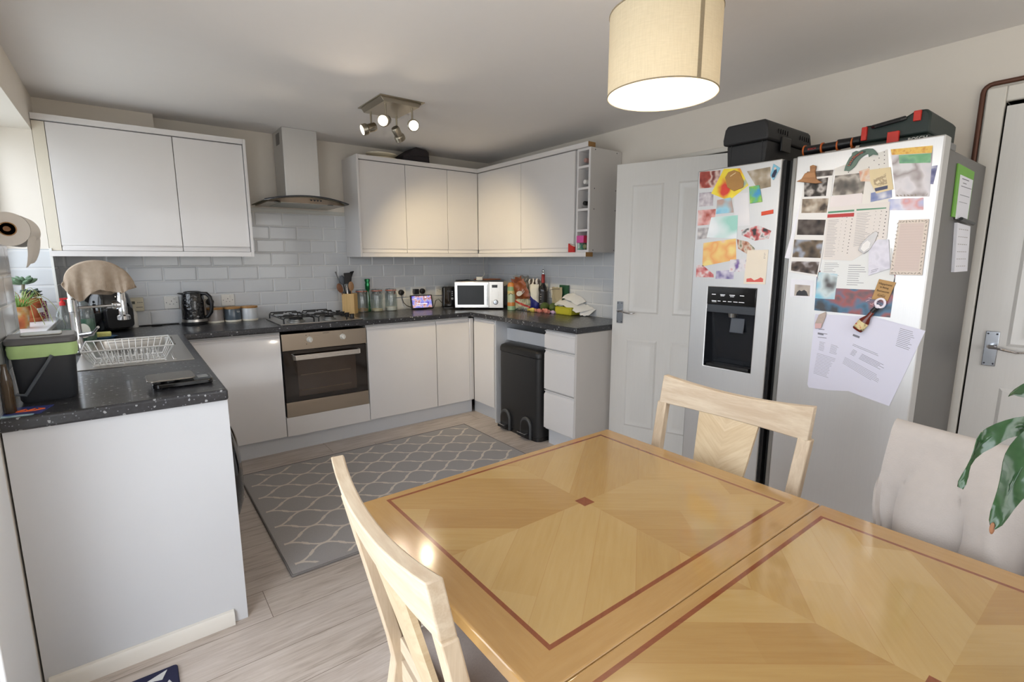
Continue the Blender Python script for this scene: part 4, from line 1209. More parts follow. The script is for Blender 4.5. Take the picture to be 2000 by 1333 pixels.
def bag(name, label, cat, loc, rz, tilt, w, h, d, mat, seed, group=None, roll=0.0, crump=.012):
    t = thing(name, label, cat, loc, rz, group)
    build('pouch', pillow(MB(), w, h, d, seed, crump=crump), mat, t, xf=Matrix.Rotation(tilt, 4, 'X') @ Matrix.Rotation(roll, 4, 'Y'))
    return t
t = thing('wire_basket', 'open chrome wire basket holding the snack bags', 'basket', (3.165, -.765, Z + .002))
m = MB()
for z in (.004, .10): m.tube([(-.08, -.11, z), (.08, -.11, z), (.08, .11, z), (-.08, .11, z)], .0022, 6, True)
for i in range(9):
    y = -.11 + .22 * i / 8; m.tube([(-.08, y, .10), (-.08, y, .004), (.08, y, .004), (.08, y, .10)], .0015, 6)
for i in range(6):
    x = -.08 + .16 * i / 5; m.tube([(x, -.11, .10), (x, -.11, .004), (x, .11, .004), (x, .11, .10)], .0015, 6)
m.tube([(-.08, -.11, .10), (-.078, -.115, .155), (-.03, -.117, .17)], .0022, 6)
build('wire', m, CHROME, t)
GB2 = 'snack bags in the wire basket'
b = bag('snack_bag', 'big brown crisp bag with white leaf print leaning over the basket', 'bag', (3.120, -.775, Z + .085), FACE - .1, .18, .175, .185, .05, flat('brown_foil_bag', (142, 78, 44), .3, .1, var=.22, scale=18), 3, GB2, -.35, crump=.007)
build('print', MB().prism([(.01 + .034 * math.cos(a * PI / 10), .075 + .022 * math.sin(a * PI / 10)) for a in range(20)], 'y', -.0365, -.034).tube([(.035, -.034, .075), (.06, -.030, .092), (.065, -.029, .098)], .003, 6).tube([(.03, -.034, .06), (.06, -.03, .072), (.068, -.028, .08)], .003, 6), flat('white_bag_print', (222, 214, 204), .5), b, xf=Matrix.Rotation(.18, 4, 'X') @ Matrix.Rotation(-.35, 4, 'Y'))
build('open_edge', MB().grid([[(-.05 + .02 * i, -.010 + .006 * math.sin(i * 2.1), .178 + .012 * math.sin(i * 1.7)) for i in range(7)], [(-.045 + .019 * i, .0 + .008 * math.sin(i * 1.3), .215 + .012 * math.cos(i * 1.9)) for i in range(7)]], .002), flat('brown_foil_fold', (112, 58, 34), .35, var=.25), b, xf=Matrix.Rotation(.18, 4, 'X') @ Matrix.Rotation(-.35, 4, 'Y'))
bag('snack_bag', 'striped black and white packet peeking out behind the brown bag', 'bag', (3.195, -.835, Z + .13), FACE, .1, .12, .15, .03, None, 5, GB2)
sb = Mat('striped_packet', .4); q = sb.xyz(sb.coord())[0]
sb.col(sb.ramp((q * 26).fract(), [(0, rgb(70, 60, 54)), (.6, rgb(224, 220, 214))], True))
for ch in bpy.data.objects:
    if ch.parent and ch.parent.get('label', '').startswith('striped black'): ch.data.materials.append(sb.m)
b = bag('snack_bag', 'tall white and dark blue bag between the basket and the wine bottle', 'bag', (3.150, -.888, Z), FACE + .1, .06, .085, .235, .05, None, 9, GB2, crump=.004)
bm_ = Mat('white_blue_bag', .4); qz = bm_.xyz(bm_.coord())
bm_.col(bm_.mix((qz[2] + qz[0] * .8).lt(.11), rgb(216, 212, 200), rgb(34, 40, 120)))
b.children[0].data.materials.append(bm_.m)
b = bag('snack_bag', 'low cream bag with red stripe at the bottom front of the basket', 'bag', (3.118, -.762, Z + .008), FACE, .05, .17, .105, .05, None, 12, GB2, crump=.006)
bm_ = Mat('cream_red_bag', .4); qz = bm_.xyz(bm_.coord()); f = bm_.noise(bm_.coord(), 30, 2)
bm_.col(bm_.mix(((qz[2] - .05 + qz[0] * .35).abs()).lt(.009), bm_.mix(f, rgb(206, 200, 160), rgb(160, 168, 150)), rgb(190, 52, 36)))
b.children[0].data.materials.append(bm_.m)
bag('plastic_bag', 'crumpled clear plastic bag of onions behind the canister', 'bag', (3.20, -.625, Z + .10), FACE, .0, .17, .20, .07, FILM, 15, GB2)
ON = flat('onion_skin', (206, 160, 96), .4, var=.25, scale=30)
for i, (dx, dy, z) in enumerate(((3.185, -.665, .175), (3.20, -.605, .16))):
    solo('onion', ('golden onion in the clear bag, nearest the brown bag', 'golden onion in the clear bag, nearer the microwave')[i], 'onion', MB().lathe([(0, -.03), (.016, -.028), (.030, -.012), (.031, .004), (.02, .022), (.006, .032), (.003, .044), (0, .045)], (dx, dy, Z + z), 18), ON, 'onions in the clear bag')
# wine bottle
t = thing('wine_bottle', 'dark red-necked wine bottle standing against the tiles', 'bottle', (3.195, -.945, Z))
build('bottle', MB().lathe([(.034, 0), (.037, .004), (.037, .18), (.034, .205), (.018, .235), (.0145, .25), (.0145, .26)], seg=26), flat('black_wine_glass', (20, 18, 20), .08, var=.1, coat=.5), t)
build('capsule', MB().lathe([(.0152, .235), (.0152, .318), (.013, .322), (0, .322)], seg=20), flat('dark_red_capsule', (140, 34, 30), .35, .2), t)
build('stopper', MB().lathe([(.006, .322), (.006, .335), (.012, .343), (.013, .353), (.008, .362), (0, .364)], seg=16), CHROME, t)
lb = build('label', MB().lathe([(.0372, .03), (.0376, .032), (.0376, .175), (.0372, .177)], seg=26), flat('black_label', (34, 32, 34), .5), t)
m = MB()
for z, w_ in ((.15, .012), (.128, .02), (.108, .014), (.07, .03), (.06, .024), (.045, .018)):
    m.prism([(-w_ / 2 - .012, z), (w_ / 2 - .012, z), (w_ / 2 - .012, z + .004), (-w_ / 2 - .012, z + .004)], 'x', -.0376, -.0366)
build('print', m, flat('silver_label_print', (176, 172, 168), .5), lb)
# avocados
AV = flat('avocado_skin', (78, 96, 48), .5, var=.3, scale=40, bump=.4, bscale=90)
for i, (x, y, z, r, lab) in enumerate(((3.160, -1.010, .043, .042, 'green avocado, nearest the pink sweets in the heap'), (3.190, -1.090, .042, .041, 'green avocado, second along towards the green case'), (3.232, -1.150, .064, .036, 'green avocado resting against the tiled wall behind the others'))):
    t = thing('avocado', lab, 'avocado', (x, y, Z + z), .5 * i, 'avocados on the worktop')
    build('fruit', MB().lathe([(0, -r * 1.0), (r * .6, -r * .85), (r, -.002), (r * .92, r * .5), (r * .55, r * 1.05), (r * .25, r * 1.3), (0, r * 1.35)], seg=18, d=(.75, .5, .42)), AV, t)
PK = flat('pink_wrapper', (206, 132, 120), .35, .1, var=.25, scale=50); GD = flat('gold_wrapper', (206, 186, 96), .3, .4, var=.3, scale=60); LV = flat('lilac_wrapper', (196, 188, 200), .4, var=.15, scale=40); PU = flat('purple_white_wrapper', (196, 170, 206), .35, var=.35, scale=70)
def sweet(label, x, y, s, mat, rz, z=0):
    t = thing('wrapped_sweet', label, 'sweet', (x, y, Z + z), rz, 'wrapped sweets on the worktop')
    m = MB().lathe([(s * .40, -s * 1.0), (s * .12, -s * .72), (s * .40, -s * .52), (s * .50, -s * .15), (s * .46, s * .25), (s * .36, s * .50), (s * .12, s * .70), (s * .42, s * 1.0)], (0, 0, s * .42), 9, (.12, 1, .03), .8, 1)
    build('wrapper', m, mat, t, angle=20)
sweet('gold-wrapped sweet lying nearest the snack basket', 3.085, -.935, .042, GD, .5)
sweet('pink-wrapped sweet in front of the first avocado', 3.100, -1.005, .040, PK, .2)
sweet('long pink-wrapped sweet beside the yellow-green case', 3.112, -1.080, .046, PK, -.1)
sweet('purple and white wrapped sweet between avocado and case', 3.140, -1.135, .030, PU, .3, .0)
sweet('lilac paper wrapper lying behind the sweets', 3.185, -.990, .036, LV, 1.2, .0)
# glasses case
t = thing('glasses_case', 'yellow-green soft case on the worktop under the receipts', 'case', (3.205, -1.248, Z))
YG = flat('yellow_green_leatherette', (176, 172, 44), .5, var=.08, scale=30)
build('case', MB().prism(rrect(-.098, .098, .001, .064, .012, 4), 'x', -.055, .055), YG, t, bevel=.003)
build('flap', MB().prism(rrect(-.074, .088, .010, .050, .016, 5), 'x', -.0575, -.0552), flat('yellow_green_flap', (188, 184, 52), .5, var=.05), t, bevel=.001)
# kraft bag and green book
t = thing('paper_bag', 'small folded kraft paper bag leaning on the tiles', 'bag', (3.232, -1.085, Z))
build('bag', pillow(MB(), .125, .215, .022, 21, crump=.004), flat('grey_kraft_paper', (166, 156, 130), .8, var=.08, scale=20), t, xf=Matrix.Rotation(PI / 2 * -1, 4, 'Z'))
build('bag_tie', MB().tube([(-.016, .07, .19), (-.02, .02, .2), (-.018, -.05, .203)], .002, 6), INKD, t)
solo('booklet', 'dark green booklet standing behind the kraft paper bag', 'book', MB().box(3.252, 3.264, -1.20, -1.09, Z, Z + .235), flat('dark_green_cover', (34, 78, 52), .5), bevel=.001)
# wall socket on the right
t = thing('wall_socket', 'white socket on the right-hand tiles above the avocados', 'socket', (W - .008, -.985, 1.07))
build('plate', MB().box(-.009, 0, -.043, .043, -.043, .043), PLATE, t, bevel=.0025)
m = MB().cyl((-.0098, -.03, 0), (-.0088, -.03, 0), .003, seg=8).cyl((-.0098, .03, 0), (-.0088, .03, 0), .003, seg=8)
build('screw', m, INKD, t)
# crumpled receipts
RC = flat('receipt_paper', (226, 226, 224), .75, var=.03, scale=20)
def receipt(label, low, top, seed, mat=RC):
    """curved paper strip between a lower and an upper edge, each given by three points"""
    rnd = random.Random(seed); a = rnd.uniform(0, 6)
    def q3(P, u):
        A, B, C = [Vector(p) for p in P]
        return A * (1 - u) * (1 - 2 * u) + B * 4 * u * (1 - u) + C * u * (2 * u - 1)
    rows = []
    for i in range(9):
        v = i / 8
        rows.append([q3(low, j / 16).lerp(q3(top, j / 16), v) + Vector((-.006 * math.sin(v * PI) + .002 * math.sin(j * 1.1 + a), 0, .003 * math.sin(j * .9 + a + v * 4))) for j in range(17)])
    return solo('receipt', label, 'receipt', MB().grid(rows, .0006), mat, 'till receipts on the glasses case')
receipt('long white receipt draped over the yellow-green case', [(3.150, -1.150, .995), (3.150, -1.255, .984), (3.165, -1.385, .935)], [(3.246, -1.185, 1.035), (3.250, -1.310, 1.020), (3.262, -1.490, .972)], 1)
receipt('white receipt lying uppermost, tilted against the tiles', [(3.185, -1.195, 1.040), (3.185, -1.285, 1.026), (3.195, -1.365, .990)], [(3.252, -1.200, 1.078), (3.258, -1.300, 1.072), (3.264, -1.395, 1.025)], 2)
receipt('green-edged white receipt at the left of the pile', [(3.140, -1.150, .985), (3.150, -1.19, .981), (3.160, -1.23, .976)], [(3.225, -1.125, 1.022), (3.235, -1.155, 1.018), (3.240, -1.19, 1.012)], 3, blotch('green_edged_receipt', [(60, 120, 84), (214, 218, 212), (226, 226, 224)], 14, 3.3, .7))
receipt('curled white receipt end hanging down to the worktop', [(3.185, -1.400, .925), (3.195, -1.430, .916), (3.215, -1.470, .918)], [(3.262, -1.400, 1.000), (3.264, -1.450, .985), (3.266, -1.505, .965)], 4)

# bottles and packets in the wine rack
def lying(label, z, caps, body):
    t = thing('wine_bottle', label, 'bottle', (3.12, -1.64, z), 0, 'bottles in the wine rack')
    build('bottle', MB().lathe([(0, -.13), (.037, -.128), (.037, .04), (.030, .065), (.0145, .095), (.0145, .115)], (0, 0, 0), 22, (-1, 0, 0)), body, t)
    build('capsule', MB().lathe([(.0152, .10), (.0155, .148), (.0135, .151), (0, .151)], (0, 0, 0), 18, (-1, 0, 0)), caps, t)
WGL = flat('dark_green_wine_glass', (26, 34, 24), .1, var=.1, coat=.4); CGL = flat('pale_wine_glass', (120, 112, 108), .1, var=.1)
lying('bottle with dull pink capsule in the top pigeonhole', 1.992 + .016 + .0375, flat('dull_pink_capsule', (170, 132, 126), .4), WGL)
lying('bottle with white capsule in the second pigeonhole', 1.846 + .016 + .0375, flat('white_capsule', (222, 220, 216), .4), WGL)
lying('black-capped bottle in the third pigeonhole', 1.700 + .016 + .0375, flat('black_capsule', (24, 22, 22), .5), WGL)
t = thing('tea_box', 'pink and crimson carton with white lettering in the bottom pigeonhole', 'box', (3.02, -1.642, 1.427 + .050))
PKM = flat('crimson_carton', (182, 44, 74), .45, var=.04)
build('carton', MB().box(-.085, .08, -.034, .034, .0, .05), PKM, t)
build('end_flap', MB().box(-.0866, -.0851, -.034, .034, .0, .05), flat('hot_pink_print', (214, 84, 158), .45, var=.12, scale=60), t)
text('TESCO', .020, (-.015, -.0345, .031), (1, 0, 0), (0, 0, 1), flat('white_carton_print', (236, 226, 226), .5), t)
solo('sachet_packet', 'mint and white packet under the pink carton in the wine rack', 'packet', MB().box(2.955, 3.08, -1.612, -1.598, 1.4275, 1.476), blotch('mint_packet_print', [(230, 232, 226), (90, 178, 150), (220, 224, 218)], 26, 2.2), bevel=.002)
solo('tea_sachet', 'olive green pouch lying under the pink carton', 'packet', MB().lathe([(0, -.05), (.018, -.045), (.024, 0), (.018, .045), (0, .05)], (3.02, -1.648, 1.4275 + .024), 14, (1, 0, 0)), flat('olive_pouch', (122, 128, 88), .5, var=.2, scale=30))
t = thing('card_box', 'small red house-shaped box on the ledge below the wall cabinet door', 'box', (2.944, -1.548, 1.4105))
build('box', MB().prism([(-.028, 0), (.028, 0), (.028, .064), (.012, .056), (-.028, .040)], 'x', -.0085, .0075), flat('bright_red_card', (196, 40, 36), .45, var=.12, scale=40), t)
build('lid', MB().prism([(-.030, .041), (.002, .054), (.010, .062), (-.030, .047)], 'x', -.009, .008), flat('cream_card_edge', (226, 204, 190), .5), t)
# on top of the wall units
solo('serving_plate', 'cream oval plate with a rim on top of the wall units', 'plate', MB().lathe([(0, 0), (.085, 0), (.10, .006), (.128, .020), (.130, .026), (.126, .024), (.10, .011), (0, .008)], (2.10, -.170, 2.1505), 36, sy=.8), flat('cream_china', (220, 210, 186), .25, var=.02))
solo('serving_plate', 'second cream plate stacked on the first above the wall units', 'plate', MB().lathe([(0, 0), (.085, 0), (.10, .006), (.128, .022), (.130, .030), (.126, .027), (.10, .011), (0, .008)], (2.10, -.170, 2.1815), 36, sy=.8), flat('cream_china', (220, 210, 186), .25, var=.02))
t = thing('storage_bag', 'dark soft zipped case on top of the wall units, right of the plates', 'bag', (2.37, -.150, 2.1505))
build('case', MB().prism([(-.11, 0), (.115, 0), (.125, .02), (.118, .11), (.10, .122), (-.005, .135), (-.12, .06), (-.125, .03)], 'y', -.115, .10), flat('dark_purple_grey_fabric', (42, 36, 40), .8, var=.15, scale=20, bump=.3, bscale=200), t, bevel=.012, bseg=3)
build('zip', MB().tube([(-.10, -.118, .05), (0, -.119, .068), (.118, -.118, .066)], .002, 6), BLACK, t)
# ---------------------------------------------------------------- fridge freezer and what hangs on it
FX0 = 2.562                                     # door faces
t = thing('fridge_freezer', 'tall stainless American-style fridge freezer covered in papers and magnets', 'fridge', (2.9, -3.26, 0), world=True)
build('cabinet', MB().box(2.648, 3.20, -3.716, -2.802, .02, 1.742), brushed('grey_fridge_side', (134, 132, 130), .42, 'z'), t, bevel=.004)
build('door_seal', MB().box(2.634, 2.648, -3.712, -2.806, .05, 1.74), RUBBER, t)
# freezer door with the dispenser opening
m = MB()
ys = [-3.188, -3.124, -2.887, -2.798]; zs = [.045, .846, 1.232, 1.778]
m2 = MB().slab([-y for y in reversed(ys)][::1] if False else ys, zs, 0, 1, lambda i, j: i == 1 and j == 1)
xf = Matrix(((0, 0, (2.634 - FX0), FX0), (1, 0, 0, 0), (0, 1, 0, 0), (0, 0, 0, 1)))
fd = build('freezer_door', m2, STEELV, t, bevel=.004, xf=xf)
r = MB()
yc0, yc1, z0, z1 = -3.123, -2.888, .847, 1.128
A = [r.bm.verts.new(p) for p in ((FX0 + .001, yc0, z0), (FX0 + .001, yc1, z0), (FX0 + .001, yc1, z1), (FX0 + .001, yc0, z1))]
Bv = [r.bm.verts.new(p) for p in ((FX0 + .062, yc0 + .01, z0 + .008), (FX0 + .062, yc1 - .01, z0 + .008), (FX0 + .03, yc1 - .01, z1), (FX0 + .03, yc0 + .01, z1))]
for i in range(4): r.bm.faces.new((A[i], A[(i + 1) % 4], Bv[(i + 1) % 4], Bv[i]))
r.bm.faces.new(Bv)
build('dispenser_recess', r, flat('dark_dispenser_plastic', (26, 29, 34), .22, var=.08, coat=.3), fd)
dp = build('control_panel', MB().box(FX0 - .002, FX0 + .02, -3.1235, -2.8875, 1.150, 1.2315), BLACKG, fd, bevel=.0015)
build('dispenser_brow', MB().box(FX0 + .002, FX0 + .035, -3.1235, -2.8875, 1.112, 1.1495), flat('slate_dispenser_brow', (52, 56, 62), .35), fd, bevel=.002)
build('nozzle', MB().cyl((FX0 + .026, -3.005, 1.112), (FX0 + .026, -3.005, 1.092), .019, .016, 18), flat('nozzle_grey', (140, 140, 138), .3, .8), fd)
build('paddle', MB().obox((FX0 + .030, -3.03, 1.055), (.003, .034, .036), (1, 0, -.12), (0, 1, 0)), flat('paddle_slate', (58, 62, 70), .3), fd, bevel=.003)
build('drip_tray', MB().box(FX0 + .001, FX0 + .058, -3.112, -2.90, .8475, .862), BLACK, fd, bevel=.002)
m = MB()
for i, (y, w_) in enumerate(((-2.921, .020), (-2.966, .024), (-3.013, .026), (-3.060, .020))): m.box(FX0 - .0028, FX0 - .002, y - w_ / 2, y + w_ / 2, 1.196, 1.199)
for i, (y, w_) in enumerate(((-2.924, .024), (-2.950, .014), (-2.977, .016), (-3.003, .018), (-3.031, .020), (-3.060, .026))): m.box(FX0 - .0028, FX0 - .002, y - w_ / 2, y + w_ / 2, 1.166, 1.1685)
m.box(FX0 - .0028, FX0 - .002, -2.974, -2.956, 1.191, 1.193).box(FX0 - .0028, FX0 - .002, -3.022, -3.003, 1.190, 1.192).box(FX0 - .0028, FX0 - .002, -2.936, -2.913, 1.1615, 1.1635)
build('print', m, glow('white_panel_legend', (230, 232, 236), .25), dp)
build('handle_channel', MB().box(FX0 + .012, 2.634, -3.203, -3.189, .05, 1.774), flat('black_handle_channel', (22, 22, 24), .3, .3), fd, bevel=.002)
rd = build('fridge_door', MB().box(FX0, 2.634, -3.720, -3.246, .045, 1.778), STEELV, t, bevel=.005, bseg=3)
build('handle_channel', MB().box(FX0 + .006, 2.634, -3.2455, -3.228, .05, 1.774), flat('grey_handle_channel', (150, 150, 148), .3, .9), rd, bevel=.003)
build('inner_channel', MB().box(FX0 + .04, 2.634, -3.2275, -3.2035, .05, 1.772), flat('channel_black', (14, 14, 15), .4), rd)
build('hinge_cover', MB().box(2.60, 2.74, -3.712, -3.665, 1.7435, 1.768), flat('grey_hinge_cover', (120, 120, 120), .5), t, bevel=.004)
build('foot', MB().cyl((2.70, -3.66, 0), (2.70, -3.66, .025), .02).cyl((2.70, -2.86, 0), (2.70, -2.86, .025), .02).cyl((3.15, -3.66, 0), (3.15, -3.66, .025), .02).cyl((3.15, -2.86, 0), (3.15, -2.86, .025), .02).box(2.66, 2.68, -3.70, -2.82, .02, .05), RUBBER, t)

_LAY = [0.0]
def flatpoly(poly, x1, x0): return MB().prism(poly, 'x', x0, x1)
def pinned(name, label, cat, poly, layer, mat, th=.0005, group=None, lift=0.0):
    """a sheet held flat on the fridge door; layer orders overlapping sheets"""
    x1 = FX0 - .0001 - layer * .00055
    x1 = x1 if x1 < FX0 else FX0 - .0002
    y = sum(p[0] for p in poly) / len(poly); z = min(p[1] for p in poly)
    t = thing(name, label, cat, (x1, y, z), 0, group, world=True)
    build('sheet' if th < .002 else 'body', flatpoly(poly, x1, x1 - th), mat, t, bevel=(.0012 if th > .002 else 0))
    t['_x'] = x1 - th
    return t
def on(t, name, poly, mat, th=.0002):
    x = t['_x']; return build(name, flatpoly(poly, x + .00005, x - th), mat, t)
def lines(t, quad, n, mat, fill=(.1, .9), hgt=.26, seed=0, cols=((0, 1),), name='print'):
    """rows of small unreadable print inside a quad (top-left, top-right, bottom-right, bottom-left)"""
    rnd = random.Random(seed); x = t['_x']; m = MB()
    TL, TR, BR, BL = [Vector((p[0], p[1])) for p in quad]
    for i in range(n):
        v0 = (i + .5 - hgt / 2) / n; v1 = (i + .5 + hgt / 2) / n
        for (c0, c1) in cols:
            e = c0 + (c1 - c0) * rnd.uniform(*fill)
            P = []
            for u, v in ((c0, v0), (e, v0), (e, v1), (c0, v1)):
                P.append(TL.lerp(TR, u).lerp(BL.lerp(BR, u), v))
            m.prism([(p.x, p.y) for p in P], 'x', x + .00005, x - .0001)
    return build(name, m, mat, t)
GL = 'cards and photos on the freezer door'; GR = 'papers and photos on the fridge door'
R_ = lambda *c: c
pinned('photo', 'dark red photo at the top left corner of the freezer door', 'photo', [[-2.806, 1.774], [-2.912, 1.768], [-2.91, 1.694], [-2.81, 1.697]], 0, blotch('red_brown_photo', [(120, 36, 30), (160, 70, 56), (206, 180, 170), (110, 44, 40)], 22, .3), group=GL)
pinned('photo', 'grey lilac photo below the dark red one', 'photo', [[-2.811, 1.676], [-2.884, 1.675], [-2.886, 1.611], [-2.813, 1.613]], 0, blotch('grey_lilac_photo', [(120, 112, 122), (176, 168, 176), (206, 202, 204)], 34, 1.1), group=GL)
pinned('photo', 'rosy red photo at the left, third from the top', 'photo', [[-2.809, 1.596], [-2.901, 1.595], [-2.9, 1.526], [-2.811, 1.523]], 0, blotch('rosy_photo', [(156, 70, 58), (206, 150, 146), (214, 190, 188)], 26, 2.1), group=GL)
pinned('photo', 'small dim grey photo at the left edge of the freezer door', 'photo', [[-2.814, 1.512], [-2.881, 1.512], [-2.879, 1.463], [-2.814, 1.457]], 0, blotch('dim_grey_photo', [(120, 116, 120), (170, 166, 168), (206, 202, 200)], 30, 3.1), group=GL)
pinned('postcard', 'big white postcard with a teal blotch in the middle of the freezer door', 'card', [[-2.881, 1.558], [-3.012, 1.56], [-3.015, 1.456], [-2.864, 1.466]], 1, blotch('white_teal_card', [(226, 230, 234), (214, 222, 226), (150, 200, 190)], 9, 4.4), group=GL)
pinned('postcard', 'pale grey card above the white one, right of the blue card', 'card', [[-2.986, 1.655], [-3.051, 1.655], [-3.072, 1.512], [-3.0, 1.511]], 0, blotch('pale_grey_card', [(206, 206, 212), (220, 218, 220)], 8, 5.0), group=GL)
pinned('postcard', 'bright yellow and red poster card with blue corner at the top', 'card', [[-2.929, 1.772], [-3.007, 1.764], [-3.051, 1.686], [-2.965, 1.627], [-2.873, 1.668]], 1, blotch('yellow_red_poster', [(206, 60, 44), (226, 200, 50), (232, 214, 70), (60, 150, 200)], 13, .25), group=GL)
pinned('postcard', 'sky blue card below the yellow poster', 'card', [[-2.906, 1.635], [-2.974, 1.641], [-2.99, 1.573], [-2.905, 1.572]], 2, blotch('sky_blue_card', [(96, 168, 206), (150, 196, 214), (176, 150, 140)], 14, 6.1), group=GL)
pinned('photo', 'white-framed brownish photo at the top right of the freezer door', 'photo', [[-3.039, 1.747], [-3.141, 1.752], [-3.15, 1.669], [-3.095, 1.663]], 0, blotch('brownish_photo', [(206, 200, 194), (160, 146, 124), (120, 106, 84)], 20, 7.2), group=GL)
t = pinned('fridge_magnet', 'brown hat-shaped magnet on the yellow poster', 'magnet', [[-2.941, 1.732], [-2.955, 1.753], [-2.981, 1.759], [-3.008, 1.746], [-3.03, 1.703], [-3.029, 1.679], [-2.988, 1.667], [-2.955, 1.687]], 3, flat('brown_magnet', (164, 122, 66), .5, var=.15, scale=30), .006, 'magnets on the freezer door')
on(t, 'shine_line', [[-2.965, 1.735], [-2.99, 1.748], [-2.992, 1.745], [-2.967, 1.732]], flat('cream_mark', (214, 190, 150), .5))
t = pinned('fridge_magnet', 'tilted blue magnet with a small figure in dark clothes, top right', 'magnet', [[-3.154, 1.762], [-3.184, 1.741], [-3.159, 1.694], [-3.144, 1.715]], 1, flat('light_blue_magnet', (124, 182, 206), .4), .003, 'magnets on the freezer door')
on(t, 'figure', [[-3.160, 1.735], [-3.170, 1.738], [-3.172, 1.725], [-3.164, 1.705], [-3.153, 1.706], [-3.151, 1.716]], flat('navy_ink', (34, 40, 66), .5))
on(t, 'face', [[-3.163 + .005 * math.cos(a), 1.742 + .005 * math.sin(a)] for a in [k * PI / 5 for k in range(10)]], flat('skin_ink', (222, 190, 172), .5))
pinned('fridge_magnet', 'green, yellow and blue magnet right of the pale grey card', 'magnet', [[-3.055, 1.679], [-3.101, 1.681], [-3.119, 1.609], [-3.065, 1.606]], 2, blotch('green_blue_magnet', [(60, 140, 196), (110, 176, 90), (196, 204, 80)], 24, 8.8), .003, 'magnets on the freezer door')
pinned('fridge_magnet', 'orange-red strip magnet at the right of the freezer door', 'magnet', [[-3.118, 1.567], [-3.169, 1.573], [-3.17, 1.556], [-3.119, 1.55]], 0, flat('orange_red_strip', (206, 72, 40), .4, var=.1), .003, 'magnets on the freezer door')
pinned('photo', 'black and white torn-edged photo strip with red spots', 'photo', [[-3.033, 1.492], [-3.107, 1.51], [-3.167, 1.484], [-3.158, 1.451], [-3.098, 1.444], [-3.037, 1.47]], 0, blotch('black_white_red_photo', [(40, 38, 40), (206, 202, 202), (190, 90, 90), (50, 48, 50)], 34, 9.3), group=GL)
pinned('postcard', 'yellow and peach striped card low on the freezer door', 'card', [[-2.848, 1.44], [-3.01, 1.456], [-3.019, 1.361], [-2.85, 1.328]], 0, blotch('yellow_peach_card', [(222, 186, 190), (226, 196, 120), (222, 158, 96), (226, 204, 130)], 12, 10.1), group=GL)
pinned('photo', 'brown and green food photo beside the striped card', 'photo', [[-3.015, 1.453], [-3.068, 1.44], [-3.101, 1.41], [-3.094, 1.371], [-3.024, 1.411]], 1, blotch('food_photo', [(96, 74, 60), (170, 110, 84), (200, 186, 170), (90, 100, 70)], 34, 11.4), group=GL)
pinned('photo', 'photo of red and purple shapes on white, below the food photo', 'photo', [[-2.99, 1.361], [-3.094, 1.366], [-3.098, 1.312], [-2.989, 1.304]], 1, blotch('red_purple_photo', [(196, 60, 66), (214, 210, 214), (206, 204, 210), (110, 84, 150)], 26, 12.2), group=GL)
pinned('postcard', 'purple landscape card at the bottom of the freezer papers', 'card', [[-2.924, 1.308], [-3.012, 1.315], [-3.013, 1.272], [-2.923, 1.271]], 0, blotch('purple_landscape', [(112, 104, 150), (170, 164, 190), (206, 202, 214)], 30, 13.7), group=GL)
pinned('ticket', 'small crimson-edged ticket at the bottom left of the freezer papers', 'card', [[-2.818, 1.334], [-2.849, 1.336], [-2.911, 1.292], [-2.913, 1.277], [-2.819, 1.276]], 0, blotch('crimson_ticket', [(156, 50, 60), (196, 120, 120), (214, 206, 206)], 36, 14.9), group=GL)
t = pinned('postcard', 'upright cream card with a red flower border at its foot', 'card', [[-3.069, 1.403], [-3.162, 1.404], [-3.161, 1.254], [-3.062, 1.253]], 2, flat('cream_card', (222, 212, 196), .6, var=.03), .0005, GL)
on(t, 'flower_border', [[-3.075, 1.262], [-3.150, 1.264], [-3.150, 1.278], [-3.138, 1.284], [-3.125, 1.276], [-3.110, 1.270], [-3.095, 1.280], [-3.075, 1.276]], flat('coral_print', (206, 92, 84), .6))
lines(t, [[-3.145, 1.392], [-3.158, 1.392], [-3.157, 1.365], [-3.144, 1.365]], 4, INK, seed=3)

# fridge door
pinned('paper_sheet', 'white sheet dotted with small black spots behind the fish magnet', 'paper', [[-3.391, 1.712], [-3.559, 1.755], [-3.587, 1.568], [-3.465, 1.561], [-3.399, 1.584]], 0, flat('warm_white_paper', (222, 218, 212), .75, var=.02), group=GR)
t = [o for o in bpy.data.objects if o.get('label', '').startswith('white sheet dotted')][0]
m = MB()
for (y, z) in ((-3.528, 1.745), (-3.549, 1.747), (-3.551, 1.735), (-3.535, 1.728), (-3.552, 1.720), (-3.520, 1.722), (-3.553, 1.707), (-3.537, 1.705), (-3.506, 1.700), (-3.440, 1.690), (-3.441, 1.678), (-3.428, 1.682), (-3.442, 1.664), (-3.54, 1.69)):
    m.cyl((t['_x'] + .0001, y, z), (t['_x'] - .0002, y, z), .0017, seg=8)
build('print', m, INKD, t)
pinned('scan_photo', 'loose grey scan photo right of the top of the photo strip', 'photo', [[-3.395, 1.683], [-3.5, 1.683], [-3.497, 1.605], [-3.391, 1.61]], 1, blotch('grey_scan_picture', [(34, 30, 28), (90, 84, 78), (170, 162, 152), (60, 54, 50)], 20, 20.3), group=GR)
pinned('paper_card', 'plain white card below the loose scan photo', 'card', [[-3.388, 1.606], [-3.494, 1.609], [-3.497, 1.57], [-3.387, 1.561]], 2, flat('pinkish_white_card', (220, 212, 212), .7), group=GR)
pinned('paper_card', 'orange and white picture card beside the fish magnet tail', 'card', [[-3.475, 1.69], [-3.508, 1.698], [-3.516, 1.648], [-3.484, 1.652]], 2, blotch('orange_white_picture', [(206, 140, 90), (210, 196, 180), (190, 110, 80)], 26, 21.5), group=GR)
